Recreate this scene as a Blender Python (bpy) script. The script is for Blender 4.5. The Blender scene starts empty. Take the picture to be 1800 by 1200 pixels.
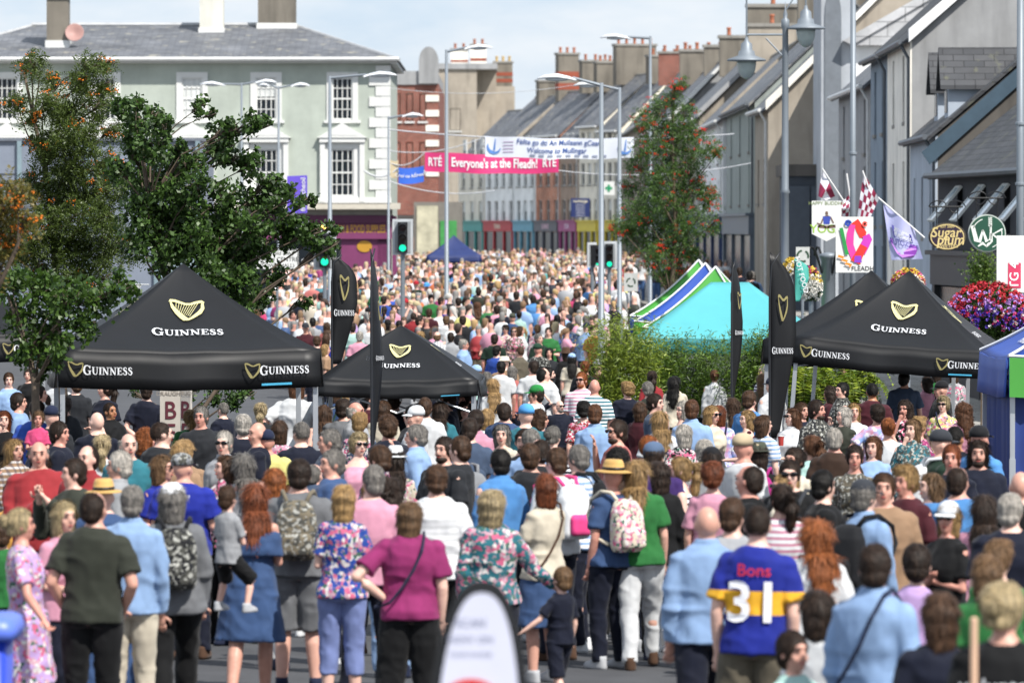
import bpy, math, random, zlib
import numpy as np
from mathutils import Vector, Matrix, Euler
R = math.radians
rnd = random.Random(7)
SC = bpy.context.scene
COL = SC.collection
# ------------------------------------------------------------------ camera, light, exposure
CAM_H = 3.55
FPX = 10000.0            # focal length in pixels of the 1800 px wide photograph (200 mm lens)
cd = bpy.data.cameras.new('camera'); cam = bpy.data.objects.new('camera', cd); COL.objects.link(cam)
cd.sensor_width = 36; cd.lens = 200; cd.clip_start = 1; cd.clip_end = 6000
cam.location = (0, 0, CAM_H); cam.rotation_euler = (R(90) - math.atan(200 / FPX), 0, 0)
cd.dof.use_dof = True; cd.dof.focus_distance = 76; cd.dof.aperture_fstop = 4.4
SC.camera = cam
SUN_EL, SUN_AZ = 50, 38      # azimuth measured from the -Y axis towards +X: over the photographer's right shoulder
w = bpy.data.worlds.new('World'); SC.world = w; w.use_nodes = True
nt = w.node_tree; nt.nodes.clear()
out = nt.nodes.new('ShaderNodeOutputWorld'); bg = nt.nodes.new('ShaderNodeBackground')
sky = nt.nodes.new('ShaderNodeTexSky'); sky.sky_type = 'NISHITA'; sky.sun_disc = False
sky.sun_elevation = R(SUN_EL); sky.sun_rotation = R(180 - SUN_AZ)
sky.dust_density = .6; sky.air_density = 1.0; sky.ozone_density = 1.5
tc = nt.nodes.new('ShaderNodeTexCoord'); mp = nt.nodes.new('ShaderNodeMapping'); mp.inputs['Scale'].default_value = (1, 1, 3.0)
nz = nt.nodes.new('ShaderNodeTexNoise'); nz.inputs['Scale'].default_value = 14; nz.inputs['Detail'].default_value = 7; nz.inputs['Roughness'].default_value = .58
rp = nt.nodes.new('ShaderNodeValToRGB'); rp.color_ramp.elements[0].position = .40; rp.color_ramp.elements[1].position = .66
mx = nt.nodes.new('ShaderNodeMix'); mx.data_type = 'RGBA'; mx.inputs[7].default_value = (6.3, 6.5, 6.7, 1)
nt.links.new(tc.outputs['Generated'], mp.inputs['Vector']); nt.links.new(mp.outputs[0], nz.inputs['Vector'])
nt.links.new(nz.outputs['Fac'], rp.inputs['Fac']); nt.links.new(rp.outputs['Color'], mx.inputs[0])
mb_ = nt.nodes.new('ShaderNodeMix'); mb_.data_type = 'RGBA'; mb_.inputs[0].default_value = .8; mb_.inputs[7].default_value = (4.1, 5.0, 6.3, 1); nt.links.new(sky.outputs[0], mb_.inputs[6]); nt.links.new(mb_.outputs[2], mx.inputs[6]); nt.links.new(mx.outputs[2], bg.inputs['Color']); nt.links.new(bg.outputs[0], out.inputs['Surface'])
bg.inputs['Strength'].default_value = 0.12
sd = bpy.data.lights.new('sun', 'SUN'); sd.energy = 5.0; sd.angle = R(.6); sd.color = (1, .955, .89)
sun = bpy.data.objects.new('sun', sd); COL.objects.link(sun)
_a, _e = R(SUN_AZ), R(SUN_EL)
to_sun = Vector((math.sin(_a) * math.cos(_e), -math.cos(_a) * math.cos(_e), math.sin(_e)))
sun.rotation_euler = to_sun.to_track_quat('Z', 'Y').to_euler(); sun.location = to_sun * 200
SC.view_settings.view_transform = 'Standard'; SC.view_settings.look = 'None'; SC.view_settings.exposure = 0.34
SC.view_settings.gamma = 1
SC.cycles.max_bounces = 5; SC.cycles.diffuse_bounces = 2; SC.cycles.glossy_bounces = 2; SC.cycles.transmission_bounces = 3; SC.cycles.transparent_max_bounces = 6

# ------------------------------------------------------------------ terrain profile along the street
GD = np.array([0, 46, 64, 83, 111, 133, 161, 200, 300, 400, 500, 3000.])
GZ = np.array([0, 0, -.2, -.4, -.6, -.42, .2, .62, .62, .6, .58, .58])
_yy = np.linspace(0, 3000, 3001); _zz = np.interp(_yy, GD, GZ)
for _ in range(3): _zz[3:-3] = np.convolve(_zz, np.ones(7) / 7, 'valid')
def gz(y): return float(np.interp(y, _yy, _zz))
def gW(px, s, dz=0):                 # a point on the ground, from the column and scale measured in the photograph
    y = FPX / s
    return Vector(((px - 900) / s, y, gz(y) + dz))
def Wp(px, py, s): return Vector(((px - 900) / s, FPX / s, CAM_H - (py - 400) / s))

# ------------------------------------------------------------------ materials
def lin(h):
    h = h.lstrip('#')
    c = [int(h[i:i + 2], 16) / 255 for i in (0, 2, 4)]
    return tuple((x / 12.92 if x <= .04045 else ((x + .055) / 1.055) ** 2.4) for x in c) + (1,)
def C4(c):
    if isinstance(c, str): return lin(c)
    return tuple(c) + (1,) if len(c) == 3 else tuple(c)
_M = {}
def newmat(name):
    m = bpy.data.materials.new(name); m.use_nodes = True
    n = m.node_tree.nodes; b = n['Principled BSDF']
    return m, m.node_tree, n, b
def N(nt, t, **kw):
    n = nt.nodes.new('ShaderNode' + t)
    for k, v in kw.items():
        if k in n.inputs: n.inputs[k].default_value = v
        else: setattr(n, k, v)
    return n
def mixc(nt, fac, a, b, blend='MIX'):
    m = N(nt, 'Mix'); m.data_type = 'RGBA'; m.blend_type = blend
    for i, v in ((0, fac), (6, a), (7, b)):
        if hasattr(v, 'is_output'): nt.links.new(v, m.inputs[i])
        else: m.inputs[i].default_value = v
    return m.outputs[2]
def ramp(nt, src, p0, p1, c0=(0, 0, 0, 1), c1=(1, 1, 1, 1)):
    r = N(nt, 'ValToRGB'); r.color_ramp.elements[0].position = p0; r.color_ramp.elements[1].position = p1
    r.color_ramp.elements[0].color = c0; r.color_ramp.elements[1].color = c1
    nt.links.new(src, r.inputs[0]); return r.outputs[0]
def scl(c, k): return tuple(min(1, x * k) for x in c[:3]) + (1,)
def mat(name, col, rough=.6, metal=0, var=.12, scale=3, bump=0, bscale=40, trans=0, coat=0, emit=0, spec=.5, stain=0):
    key = (name, str(col), rough, metal, var, scale, bump, bscale, emit)
    if key in _M: return _M[key]
    m, t, n, b = newmat(name); c = C4(col)
    tcn = N(t, 'TexCoord')
    nz = N(t, 'TexNoise', Scale=scale, Detail=5); nz.inputs['Roughness'].default_value = .6
    t.links.new(tcn.outputs['Object'], nz.inputs['Vector'])
    col_out = mixc(t, ramp(t, nz.outputs['Fac'], .3, .7), scl(c, 1 - var), scl(c, 1 + var))
    if stain:
        mp = N(t, 'Mapping'); mp.inputs['Scale'].default_value = (1.6, 1.6, .22); t.links.new(tcn.outputs['Object'], mp.inputs[0])
        n2 = N(t, 'TexNoise', Scale=1.2, Detail=6); t.links.new(mp.outputs[0], n2.inputs['Vector'])
        f = ramp(t, n2.outputs['Fac'], .48, .72); mm = N(t, 'Math', operation='MULTIPLY'); t.links.new(f, mm.inputs[0]); mm.inputs[1].default_value = stain
        col_out = mixc(t, mm.outputs[0], col_out, scl(c, .45))
    t.links.new(col_out, b.inputs['Base Color'])
    b.inputs['Roughness'].default_value = rough; b.inputs['Metallic'].default_value = metal
    b.inputs['Specular IOR Level'].default_value = spec
    if coat: b.inputs['Coat Weight'].default_value = coat
    if emit:
        b.inputs['Emission Color'].default_value = c; b.inputs['Emission Strength'].default_value = emit
    if bump:
        nb = N(t, 'TexNoise', Scale=bscale, Detail=4); t.links.new(tcn.outputs['Object'], nb.inputs['Vector'])
        bp = N(t, 'Bump'); bp.inputs['Strength'].default_value = bump; t.links.new(nb.outputs['Fac'], bp.inputs['Height']); t.links.new(bp.outputs[0], b.inputs['Normal'])
    _M[key] = m; return m
def mat_brick(name, c1, c2, mortar, bw=.22, rh=.075, ms=.01, bump=.4, rough=.85, bias=0, moss=None):
    key = (name, c1, c2)
    if key in _M: return _M[key]
    m, t, n, b = newmat(name)
    tcn = N(t, 'TexCoord'); br = N(t, 'TexBrick'); t.links.new(tcn.outputs['UV'], br.inputs['Vector'])
    br.inputs['Scale'].default_value = 1; br.inputs['Color1'].default_value = C4(c1); br.inputs['Color2'].default_value = C4(c2); br.inputs['Mortar'].default_value = C4(mortar)
    br.inputs['Mortar Size'].default_value = ms; br.inputs['Brick Width'].default_value = bw; br.inputs['Row Height'].default_value = rh; br.inputs['Bias'].default_value = bias
    nz = N(t, 'TexNoise', Scale=.7, Detail=8); nz.inputs['Roughness'].default_value = .65; t.links.new(tcn.outputs['Object'], nz.inputs['Vector'])
    c = mixc(t, 1, br.outputs['Color'], ramp(t, nz.outputs['Fac'], .28, .72, (.55, .55, .55, 1), (1.25, 1.25, 1.25, 1)), 'MULTIPLY')
    if moss:
        n2 = N(t, 'TexNoise', Scale=2.2, Detail=8); t.links.new(tcn.outputs['Object'], n2.inputs['Vector'])
        c = mixc(t, ramp(t, n2.outputs['Fac'], .6, .68), c, C4(moss))
    t.links.new(c, b.inputs['Base Color']); b.inputs['Roughness'].default_value = rough
    bp = N(t, 'Bump'); bp.inputs['Strength'].default_value = bump; bp.inputs['Distance'].default_value = .02
    t.links.new(br.outputs['Color'], bp.inputs['Height']); t.links.new(bp.outputs[0], b.inputs['Normal'])
    _M[key] = m; return m
def render_wall(name, c, stain=.5): return mat(name, c, .9, var=.13, scale=.9, bump=.25, bscale=25, stain=stain)
SLATE = mat_brick('slate_roof', '#5d6066', '#74767a', '#3c3e42', .5, .22, .012, .5, .62, moss='#8d8a80')
SLATE_D = mat_brick('dark_slate_roof', '#3a3c40', '#4a4b4e', '#242528', .5, .22, .014, .6, .7, moss='#55564a')
WHITE = mat('white_paint', '#d9dad7', .5, var=.04)
GLASS = mat('window_glass', '#1d2329', .22, var=.3, scale=1.5, spec=.35)
STEEL = mat('galvanised_steel', '#7b838b', .5, .25, var=.06)
ALU = mat('aluminium', '#b9bdc2', .38, .6, var=.05)
IRON = mat('black_iron', '#17181b', .5, .3)
BLACKP = mat('black_plastic', '#141518', .5)
CONC = render_wall('concrete', '#8d8a84')

# ------------------------------------------------------------------ mesh building
class MB:
    def __init__(s): s.v = []; s.f = []
    def add(s, v, f):
        k = len(s.v); s.v += [tuple(p) for p in v]; s.f += [tuple(i + k for i in q) for q in f]; return s
    def box(s, x0, x1, y0, y1, z0, z1, M=None):
        v = [Vector((x, y, z)) for x in (x0, x1) for y in (y0, y1) for z in (z0, z1)]
        if M: v = [M @ p for p in v]
        return s.add(v, [(0, 1, 3, 2), (4, 6, 7, 5), (0, 4, 5, 1), (2, 3, 7, 6), (0, 2, 6, 4), (1, 5, 7, 3)])
    def cbox(s, c, d, M=None):
        return s.box(c[0] - d[0] / 2, c[0] + d[0] / 2, c[1] - d[1] / 2, c[1] + d[1] / 2, c[2] - d[2] / 2, c[2] + d[2] / 2, M)
    def quad(s, a, b, c, d): return s.add([a, b, c, d], [(0, 1, 2, 3)])
    def prism(s, pts, ext):                      # polygon extruded by a vector
        n = len(pts); e = Vector(ext); P = [Vector(p) for p in pts]
        return s.add(P + [p + e for p in P], [tuple(range(n - 1, -1, -1)), tuple(range(n, 2 * n))] + [(i, (i + 1) % n, (i + 1) % n + n, i + n) for i in range(n)])
    def tube(s, pts, rad, n=8, cap=True):
        P = [Vector(p) for p in pts]
        if not hasattr(rad, '__len__'): rad = [rad] * len(P)
        rings = []; up = None
        for i, p in enumerate(P):
            d = (P[min(i + 1, len(P) - 1)] - P[max(i - 1, 0)]).normalized()
            if up is None: up = Vector((0, 0, 1)) if abs(d.z) < .9 else Vector((0, 1, 0))
            a = d.cross(up)
            if a.length < 1e-5: a = d.orthogonal()
            a.normalize(); b = d.cross(a).normalized(); up = -b if False else up
            rings.append([p + a * math.cos(2 * math.pi * k / n) * rad[i] + b * math.sin(2 * math.pi * k / n) * rad[i] for k in range(n)])
        v = [q for r in rings for q in r]; f = []
        for i in range(len(P) - 1):
            for k in range(n):
                a_, b_ = i * n + k, i * n + (k + 1) % n
                f.append((a_, a_ + n, b_ + n, b_))
        if cap: f += [tuple(range(n)), tuple(range(len(v) - 1, len(v) - n - 1, -1))]
        return s.add(v, f)
    def lathe(s, prof, c=(0, 0, 0), n=16, M=None, sx=1, sy=1):
        v = []; f = []
        for r, z in prof:
            for k in range(n):
                a = 2 * math.pi * k / n; p = Vector((c[0] + r * sx * math.cos(a), c[1] + r * sy * math.sin(a), c[2] + z)); v.append(M @ p if M else p)
        for i in range(len(prof) - 1):
            for k in range(n):
                a_, b_ = i * n + k, i * n + (k + 1) % n; f.append((a_, b_, b_ + n, a_ + n))
        f += [tuple(range(n - 1, -1, -1)), tuple(range(len(v) - n, len(v)))]
        return s.add(v, f)
    def ell(s, c, r, n=12, m=8, M=None):
        prof = [(math.sin(math.pi * i / m), -math.cos(math.pi * i / m)) for i in range(1, m)]
        v = []; c = Vector(c)
        for q, z in prof:
            for k in range(n):
                a = 2 * math.pi * k / n; p = Vector((r[0] * q * math.cos(a), r[1] * q * math.sin(a), r[2] * z))
                v.append(c + (M @ p if M else p))
        for z in (-1, 1):
            p = Vector((0, 0, z * r[2])); v.append(c + (M @ p if M else p))
        f = []
        for i in range(len(prof) - 1):
            for k in range(n):
                a_, b_ = i * n + k, i * n + (k + 1) % n; f.append((a_, b_, b_ + n, a_ + n))
        B, T = len(v) - 2, len(v) - 1; L = (len(prof) - 1) * n
        for k in range(n): f.append((B, (k + 1) % n, k)); f.append((T, L + k, L + (k + 1) % n))
        return s.add(v, f)
    def loft(s, rings, n=20, e=2.4, M=None):     # rings: (z, cx, cy, rx, ry)
        v = []; f = []
        for z, cx, cy, rx, ry in rings:
            for k in range(n):
                a = 2 * math.pi * k / n; ca, sa = math.cos(a), math.sin(a)
                p = Vector((cx + rx * math.copysign(abs(ca) ** (2 / e), ca), cy + ry * math.copysign(abs(sa) ** (2 / e), sa), z)); v.append(M @ p if M else p)
        for i in range(len(rings) - 1):
            for k in range(n):
                a_, b_ = i * n + k, i * n + (k + 1) % n; f.append((a_, b_, b_ + n, a_ + n))
        f += [tuple(range(n - 1, -1, -1)), tuple(range(len(v) - n, len(v)))]
        return s.add(v, f)
    def mesh(s, name, smooth=False, uv=True):
        me = bpy.data.meshes.new(name); me.from_pydata([tuple(p) for p in s.v], [], s.f); me.update()
        if uv: box_uv(me)
        if smooth: me.polygons.foreach_set('use_smooth', [True] * len(me.polygons))
        return me
    def build(s, name, m, parent=None, smooth=False, loc=None):
        return link(name, s.mesh(name, smooth), m, parent, loc)
def box_uv(me):
    if not me.polygons: return
    nl = len(me.loops); vi = np.empty(nl, int); me.loops.foreach_get('vertex_index', vi)
    co = np.empty(len(me.vertices) * 3); me.vertices.foreach_get('co', co); co = co.reshape(-1, 3)
    nr = np.empty(len(me.polygons) * 3); me.polygons.foreach_get('normal', nr); nr = nr.reshape(-1, 3)
    lt = np.empty(len(me.polygons), int); me.polygons.foreach_get('loop_total', lt)
    nn = np.repeat(nr, lt, axis=0); P = co[vi]
    t = np.stack([-nn[:, 1], nn[:, 0], np.zeros(nl)], 1); L = np.linalg.norm(t, axis=1); flat = L < .05
    t[flat] = (1, 0, 0); L[flat] = 1; t /= L[:, None]; b = np.cross(nn, t)
    uv = np.stack([(P * t).sum(1), (P * b).sum(1)], 1).astype(np.float32)
    me.uv_layers.new(name='UVMap').data.foreach_set('uv', uv.ravel())
def link(name, me, m=None, parent=None, loc=None):
    o = bpy.data.objects.new(name, me); COL.objects.link(o)
    if m is not None and me is not None and not me.materials: me.materials.append(m)
    if parent: o.parent = parent
    if loc is not None: o.location = loc
    return o
def thing(name, label, cat, loc=(0, 0, 0), rz=0, group=None):
    o = bpy.data.objects.new(name, None); COL.objects.link(o); o.location = loc; o.rotation_euler = (0, 0, rz); o.empty_display_size = .2
    o['label'] = label; o['category'] = cat
    if group: o['group'] = group
    return o
def tag(o, label, cat, group=None):
    o['label'] = label; o['category'] = cat
    if group: o['group'] = group
    return o
def struct(name, mb, m, kind='structure'):
    o = mb.build(name, m); o['kind'] = kind; return o
def copy_thing(src, loc=None, rz=None, label=None):
    r = src.copy(); COL.objects.link(r)
    if loc is not None: r.location = loc
    if rz is not None: r.rotation_euler.z = rz
    if label: r['label'] = label
    for ch in src.children:
        c = ch.copy(); COL.objects.link(c); c.parent = r
        for g in ch.children:
            d = g.copy(); COL.objects.link(d); d.parent = c
    return r
_FC = {}
def text_mesh(txt, size=1, ext=.0, off=0, align='CENTER', shear=0, sx=1, spacing=1):
    key = (txt, ext, off, align, shear, spacing)
    if key not in _FC:
        cu = bpy.data.curves.new('txt', 'FONT'); cu.body = txt; cu.align_x = align; cu.align_y = 'CENTER'; cu.extrude = ext; cu.offset = off; cu.shear = shear; cu.space_character = spacing; cu.resolution_u = 3; cu.space_line = .95
        o = bpy.data.objects.new('txt', cu); COL.objects.link(o); dg = bpy.context.evaluated_depsgraph_get(); dg.update()
        me = bpy.data.meshes.new_from_object(o.evaluated_get(dg)); bpy.data.objects.remove(o)
        _FC[key] = ([v.co.copy() for v in me.vertices], [tuple(p.vertices) for p in me.polygons])
    v, f = _FC[key]
    return [(p.x * size * sx, p.y * size, p.z * size) for p in v], f
def text_obj(txt, m, parent, M, size=.1, off=.01, align='CENTER', name='lettering', shear=0, sx=1, fn=None, spacing=1, fitw=None):
    if fitw:
        v, f = text_mesh(txt, size, 0, off, align, shear, 1, spacing); sx = fitw / (max(p[0] for p in v) - min(p[0] for p in v))
    v, f = text_mesh(txt, size, 0, off, align, shear, sx, spacing)
    if fn: v = [fn(p[0], p[1]) for p in v]
    else: v = [M @ Vector(p) for p in v]
    mb = MB(); mb.add(v, f); return mb.build(name, m, parent)
FRONT = Matrix(((1, 0, 0, 0), (0, 0, -1, 0), (0, 1, 0, 0), (0, 0, 0, 1)))     # art plane (x right, y up) facing the camera (-Y)
def onfront(x, y, z): return Matrix.Translation((x, y, z)) @ FRONT

# ------------------------------------------------------------------ ground
def sheet(name, x0, x1, m, dz, ys=None, y0=-30, y1=3000):
    ys = sorted(set([y0] + list(range(40, 220, 6)) + list(range(220, 700, 40)) + [y1])) if ys is None else ys
    mb = MB(); xs = [x0, x1] if not callable(x0) else None
    v = []
    for y in ys:
        a = x0(y) if callable(x0) else x0; b = x1(y) if callable(x1) else x1
        v += [(a, y, gz(max(y, 0)) + dz), (b, y, gz(max(y, 0)) + dz)]
    mb.add(v, [(2 * i, 2 * i + 1, 2 * i + 3, 2 * i + 2) for i in range(len(ys) - 1)])
    return struct(name, mb, m)
ASPH = mat('asphalt', '#434447', .85, var=.18, scale=1.3, bump=.3, bscale=60, stain=.25)
PAVE = mat_brick('paving_flags', '#8f8c86', '#a19d95', '#5f5c58', .6, .4, .012, .2, .85)
ground = sheet('ground', -900, 900, PAVE, -.12)
# facade line of the right-hand terraces, as (distance, x)
FL = [(60, 13.4), (122, 12.0), (154, 10.7), (185, 10.5), (204, 9.2), (225, 8.9), (400, 7.6), (444, -4.28), (500, -12), (700, -40)]
def facx(y): return float(np.interp(y, [a for a, b in FL], [b for a, b in FL]))
sheet('road', lambda y: facx(y) - 14 - (0 if y > 205 else 16), lambda y: facx(y) - 4.2, ASPH, 0)
def kerb(name, off, wd, h, m, y1=700):
    mb = MB(); ys = [20] + list(range(40, 220, 6)) + list(range(220, y1, 30))
    v = []
    for y in ys:
        x = facx(y) + off
        v += [(x, y, gz(y) - .1), (x, y, gz(y) + h), (x + wd, y, gz(y) + h), (x + wd, y, gz(y) - .1)]
    f = []
    for i in range(len(ys) - 1):
        k = 4 * i; f += [(k, k + 4, k + 5, k + 1), (k + 1, k + 5, k + 6, k + 2), (k + 2, k + 6, k + 7, k + 3)]
    mb.add(v, f); return struct(name, mb, m)
kerb('kerb', -4.2, .18, .13, CONC); kerb('pavement', -4.02, 4.4, .126, PAVE)
# ------------------------------------------------------------------ buildings
def wall_frame(ax, ay, bx, by):
    """matrix: local x runs from A to B along the wall, local z up, local -y points out of the wall (towards the viewer's side of A->B)"""
    d = Vector((bx - ax, by - ay, 0)); L = d.length; d.normalize(); n = Vector((d.y, -d.x, 0))
    return Matrix(((d.x, -n.x, 0, ax), (d.y, -n.y, 0, ay), (0, 0, 1, 0), (0, 0, 0, 1))), L
def window(parent, M, x, z, w, h, cols=2, rows=2, fm=WHITE, surround=None, sw=.12, sm=WHITE, glass=GLASS, recess=.12, label=None, sill=True, blind=None):
    mb = MB(); t = .055
    mb.box(x - w / 2, x - w / 2 + t, -.0, recess * .6, z, z + h, M); mb.box(x + w / 2 - t, x + w / 2, -.0, recess * .6, z, z + h, M)
    mb.box(x - w / 2 + t, x + w / 2 - t, 0, recess * .6, z, z + t, M); mb.box(x - w / 2 + t, x + w / 2 - t, 0, recess * .6, z + h - t, z + h, M)
    mb.box(x - w / 2 + t, x + w / 2 - t, .004, recess * .5, z + h / 2 - .03, z + h / 2 + .03, M)
    for i in range(1, cols):
        xx = x - w / 2 + w * i / cols; mb.box(xx - .016, xx + .016, .012, recess * .5, z + t, z + h - t, M)
    for j in range(1, rows):
        if rows % 2 == 0 and j == rows // 2: continue
        zz = z + h * j / rows; mb.box(x - w / 2 + t, x + w / 2 - t, .012, recess * .5, zz - .016, zz + .016, M)
    if surround:
        s_ = surround
        mb.box(x - w / 2 - s_, x - w / 2, -.05, .02, z - .02, z + h + s_, M); mb.box(x + w / 2, x + w / 2 + s_, -.05, .02, z - .02, z + h + s_, M)
        mb.box(x - w / 2, x + w / 2, -.05, .02, z + h, z + h + s_, M)
    if sill: mb.box(x - w / 2 - .1 - (surround or 0), x + w / 2 + .1 + (surround or 0), -.1, .02, z - .12, z - .021, M)
    o = mb.build('window', fm, parent)
    g = MB().box(x - w / 2 + .02, x + w / 2 - .02, recess * .25, recess * .3, z + .02, z + h - .02, M).build('pane', glass, o)
    if blind:
        MB().box(x - w / 2 + .06, x + w / 2 - .06, recess * .2, recess * .24, z + h * (1 - blind), z + h - .05, M).build('blind', mat('net_curtain', '#cfd2d0', .8), o)
    return o
def holed_wall(mb, M, L, z0, z1, holes, th=.3, topz=None):
    """wall slab from 0..L, z0..z1 with rectangular holes (x0,x1,za,zb), built from bands"""
    xs = sorted(set([0, L] + [a for h in holes for a in h[:2]])); zs = sorted(set([z0, z1] + [a for h in holes for a in h[2:]]))
    for i in range(len(xs) - 1):
        run = None
        for j in range(len(zs) - 1):
            cx, cz = (xs[i] + xs[i + 1]) / 2, (zs[j] + zs[j + 1]) / 2
            solid = not any(h[0] < cx < h[1] and h[2] < cz < h[3] for h in holes)
            if solid and run is None: run = zs[j]
            if (not solid) and run is not None: mb.box(xs[i], xs[i + 1], 0, th, run, zs[j], M); run = None
        if run is not None: mb.box(xs[i], xs[i + 1], 0, th, run, z1, M)
POT = mat('terracotta_pot', '#a5654b', .8, var=.25); POTY = mat('buff_pot', '#c2a468', .8, var=.2)
GUT = mat('grey_gutter', '#5c6167', .5); GUTW = mat('white_gutter', '#d9dad8', .5)
def chimney(parent, x, y, z0, w, d, h, m, pots=3, band=None, potm=POT, cap=CONC, rz=0):
    T = Matrix.Translation((x, y, z0)) @ Matrix.Rotation(rz, 4, 'Z')
    mb = MB().box(-w / 2, w / 2, -d / 2, d / 2, 0, h, T)
    o = mb.build('chimney', m, parent)
    MB().box(-w / 2 - .08, w / 2 + .08, -d / 2 - .08, d / 2 + .08, h, h + .16, T).build('chimney_cap', cap, o)
    if band: 
        b = MB()
        for k in range(band): b.box(-w / 2 - .02, w / 2 + .02, -d / 2 - .02, d / 2 + .02, h * (.25 + .5 * k / band), h * (.25 + .5 * k / band) + h * .14, T)
        b.build('brick_band', mat('red_brick_band', '#8e4a38', .9), o)
    for k in range(pots):
        xx = (k - (pots - 1) / 2) * w / max(pots, 1)
        MB().lathe([(.1, 0), (.12, .03), (.105, .08), (.1, .33), (.13, .36), (.12, .42)], (xx, 0, h + .16), 10, T).build('chimney_pot', potm, o, True)
    return o
def house(label, y0, y1, he, rise, wallm, roofm=SLATE, wins=(), shop=None, depth=9, x0=None, x1=None, cat='terraced house', group='terraced houses down the right side of the street', gut=GUTW, chim=(), parapet=None, sillc=None, gw=(), fm=WHITE, name='terraced_house', coping=None, glass=GLASS, wallside=None):
    """terraced house on the right: facade from far end (y1) to near end (y0); eave height he; roof rise; depth to the right"""
    x0 = facx(y0) if x0 is None else x0; x1 = facx(y1) if x1 is None else x1
    zb = min(gz(y0), gz(y1)) - .3; base = (gz(y0) + gz(y1)) / 2 + .12
    T = thing(name, label, cat, (x0, y0, 0), 0, group)
    M0, L = wall_frame(x1, y1, x0, y0)          # x: far -> near, out = -X side (towards the street)
    inv = Matrix.Translation((-x0, -y0, 0)); M = inv @ M0
    holes = []; W = []
    for (u, z, w, h, *rest) in wins:            # u fraction 0 near .. 1 far
        xx = L * (1 - u); holes.append((xx - w / 2, xx + w / 2, base + z, base + z + h)); W.append((xx, base + z, w, h, rest))
    mb = MB(); holed_wall(mb, M, L, zb, base + he, holes, .3)
    # rest of the body behind the facade skin
    mb.box(.0, L, .3, depth, zb, base + he - .01, M)
    ty = depth / 2; zt = base + he
    for xa in ((L - .3, L), (0, .3)):
        mb.prism([M @ Vector((xa[0], 0.02, zt - .01)), M @ Vector((xa[0], depth, zt - .01)), M @ Vector((xa[0], ty, zt + rise))], (M.to_3x3() @ Vector((xa[1] - xa[0], 0, 0))))
    mb.build('wall', wallm, T)
    sl = math.hypot(ty, rise); r = MB(); ov = .25; t_ = .1
    for sgn in (0, 1):
        ya, yb = (-ov, ty) if sgn == 0 else (depth + ov, ty); za = zt - ov * rise / ty + .03; zb_ = zt + rise + .03
        r.prism([M @ Vector((-.02, ya, za)), M @ Vector((-.02, yb, zb_)), M @ Vector((-.02, yb, zb_ + t_)), M @ Vector((-.02, ya, za + t_))], M.to_3x3() @ Vector((L + .04 + (.08 if coping is None else 0), 0, 0)))
    ro = r.build('roof', roofm, T)
    MB().tube([M @ Vector((0, ty, zt + rise + .12)), M @ Vector((L, ty, zt + rise + .12))], .09, 6).build('ridge_tiles', CONC, ro)
    if coping:
        cp = MB()
        for ya, yb in ((-.1, ty), (depth + .1, ty)):
            cp.prism([M @ Vector((L - .02, ya, zt + .02 - .02 * rise)), M @ Vector((L - .02, yb, zt + rise + .1)), M @ Vector((L - .02, yb, zt + rise + .3)), M @ Vector((L - .02, ya, zt + .25))], M.to_3x3() @ Vector((.32, 0, 0)))
        cp.build('gable_coping', coping, ro)
    MB().tube([M @ Vector((0, -ov - .06, zt - .08)), M @ Vector((L, -ov - .06, zt - .08))], .075, 6).build('gutter', gut, ro)
    MB().tube([M @ Vector((L - .25, -ov - .06, zt - .1)), M @ Vector((L - .25, -.08, zt - .5)), M @ Vector((L - .25, -.08, base))], .05, 6).build('downpipe', gut, T)
    for (xx, z, w, h, rest) in W:
        cols, rows = (rest + [2, 2])[:2] if rest else (2, 2)
        sur = None; MB().box(xx - w / 2 - .08, xx + w / 2 + .08, -.07, .1, z - .1, z - .002, M).build('sill', CONC, T)
        window(T, M @ Matrix.Translation((0, .12, 0)), xx, z, w, h, cols, rows, fm=fm, sill=False, surround=sur, glass=glass, blind=(.5 if rnd.random() < .35 else None))
    for (u, w, d, h, m, pots, *band) in chim:
        p = M @ Vector((L * (1 - u), ty, 0)); ang = math.atan2((M.to_3x3() @ Vector((1, 0, 0))).y, (M.to_3x3() @ Vector((1, 0, 0))).x)
        chimney(ro, p.x, p.y, zt + rise - .6, w, d, h + .6, m, pots, band[0] if band else None, rz=ang + math.pi / 2)
    if shop:
        fasc, colr, txt, tcol = shop
        fm_ = mat('shop_paint', colr, .5)
        sb = MB(); sb.box(.15, L - .15, -.22, -.003, base + 2.55, base + 3.25, M); sb.box(.1, L - .1, -.34, -.003, base + 3.253, base + 3.36, M)
        for xx in (.2, L / 3, 2 * L / 3, L - .45): sb.box(xx, xx + .25, -.16, -.003, base, base + 2.547, M)
        sb.box(.45, L - .45, -.12, -.004, base, base + .5, M)
        so = sb.build('shopfront', fm_, T)
        MB().box(.3, L - .3, -.05, -.002, base + .5, base + 2.5, M).build('shop_window', GLASS, so)
        if txt:
            text_obj(txt, mat('sign_letters', tcol, .5), so, M @ Matrix.Translation((L / 2, -.225, base + 2.9)) @ FRONT, size=.5, off=.02)
    return T
def ww(rows, us, w=.95, h=1.6, *rest): return [(u, z, w, h, *rest) for z in rows for u in us]
us3 = (.18, .5, .82); us2 = (.28, .72); us4 = (.13, .38, .62, .87)
BEIGE = render_wall('beige_render', '#a0978a', .6); GREYR = render_wall('grey_render', '#9a9b9c', .5); WHITER = render_wall('white_render', '#e9eaea', .35)
CREAM = render_wall('cream_render', '#f0ebe0', .3); BLUEG = render_wall('blue_grey_render', '#8593a0', .35); GREENG = render_wall('grey_green_render', '#98a09c', .35)
CHARC = render_wall('charcoal_render', '#33343a', .3); BRICK = mat_brick('orange_brick', '#8d4a33', '#a35a3e', '#b29f8c'); RED = mat_brick('red_brick', '#7a3a30', '#8c4436', '#9a8578')
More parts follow.
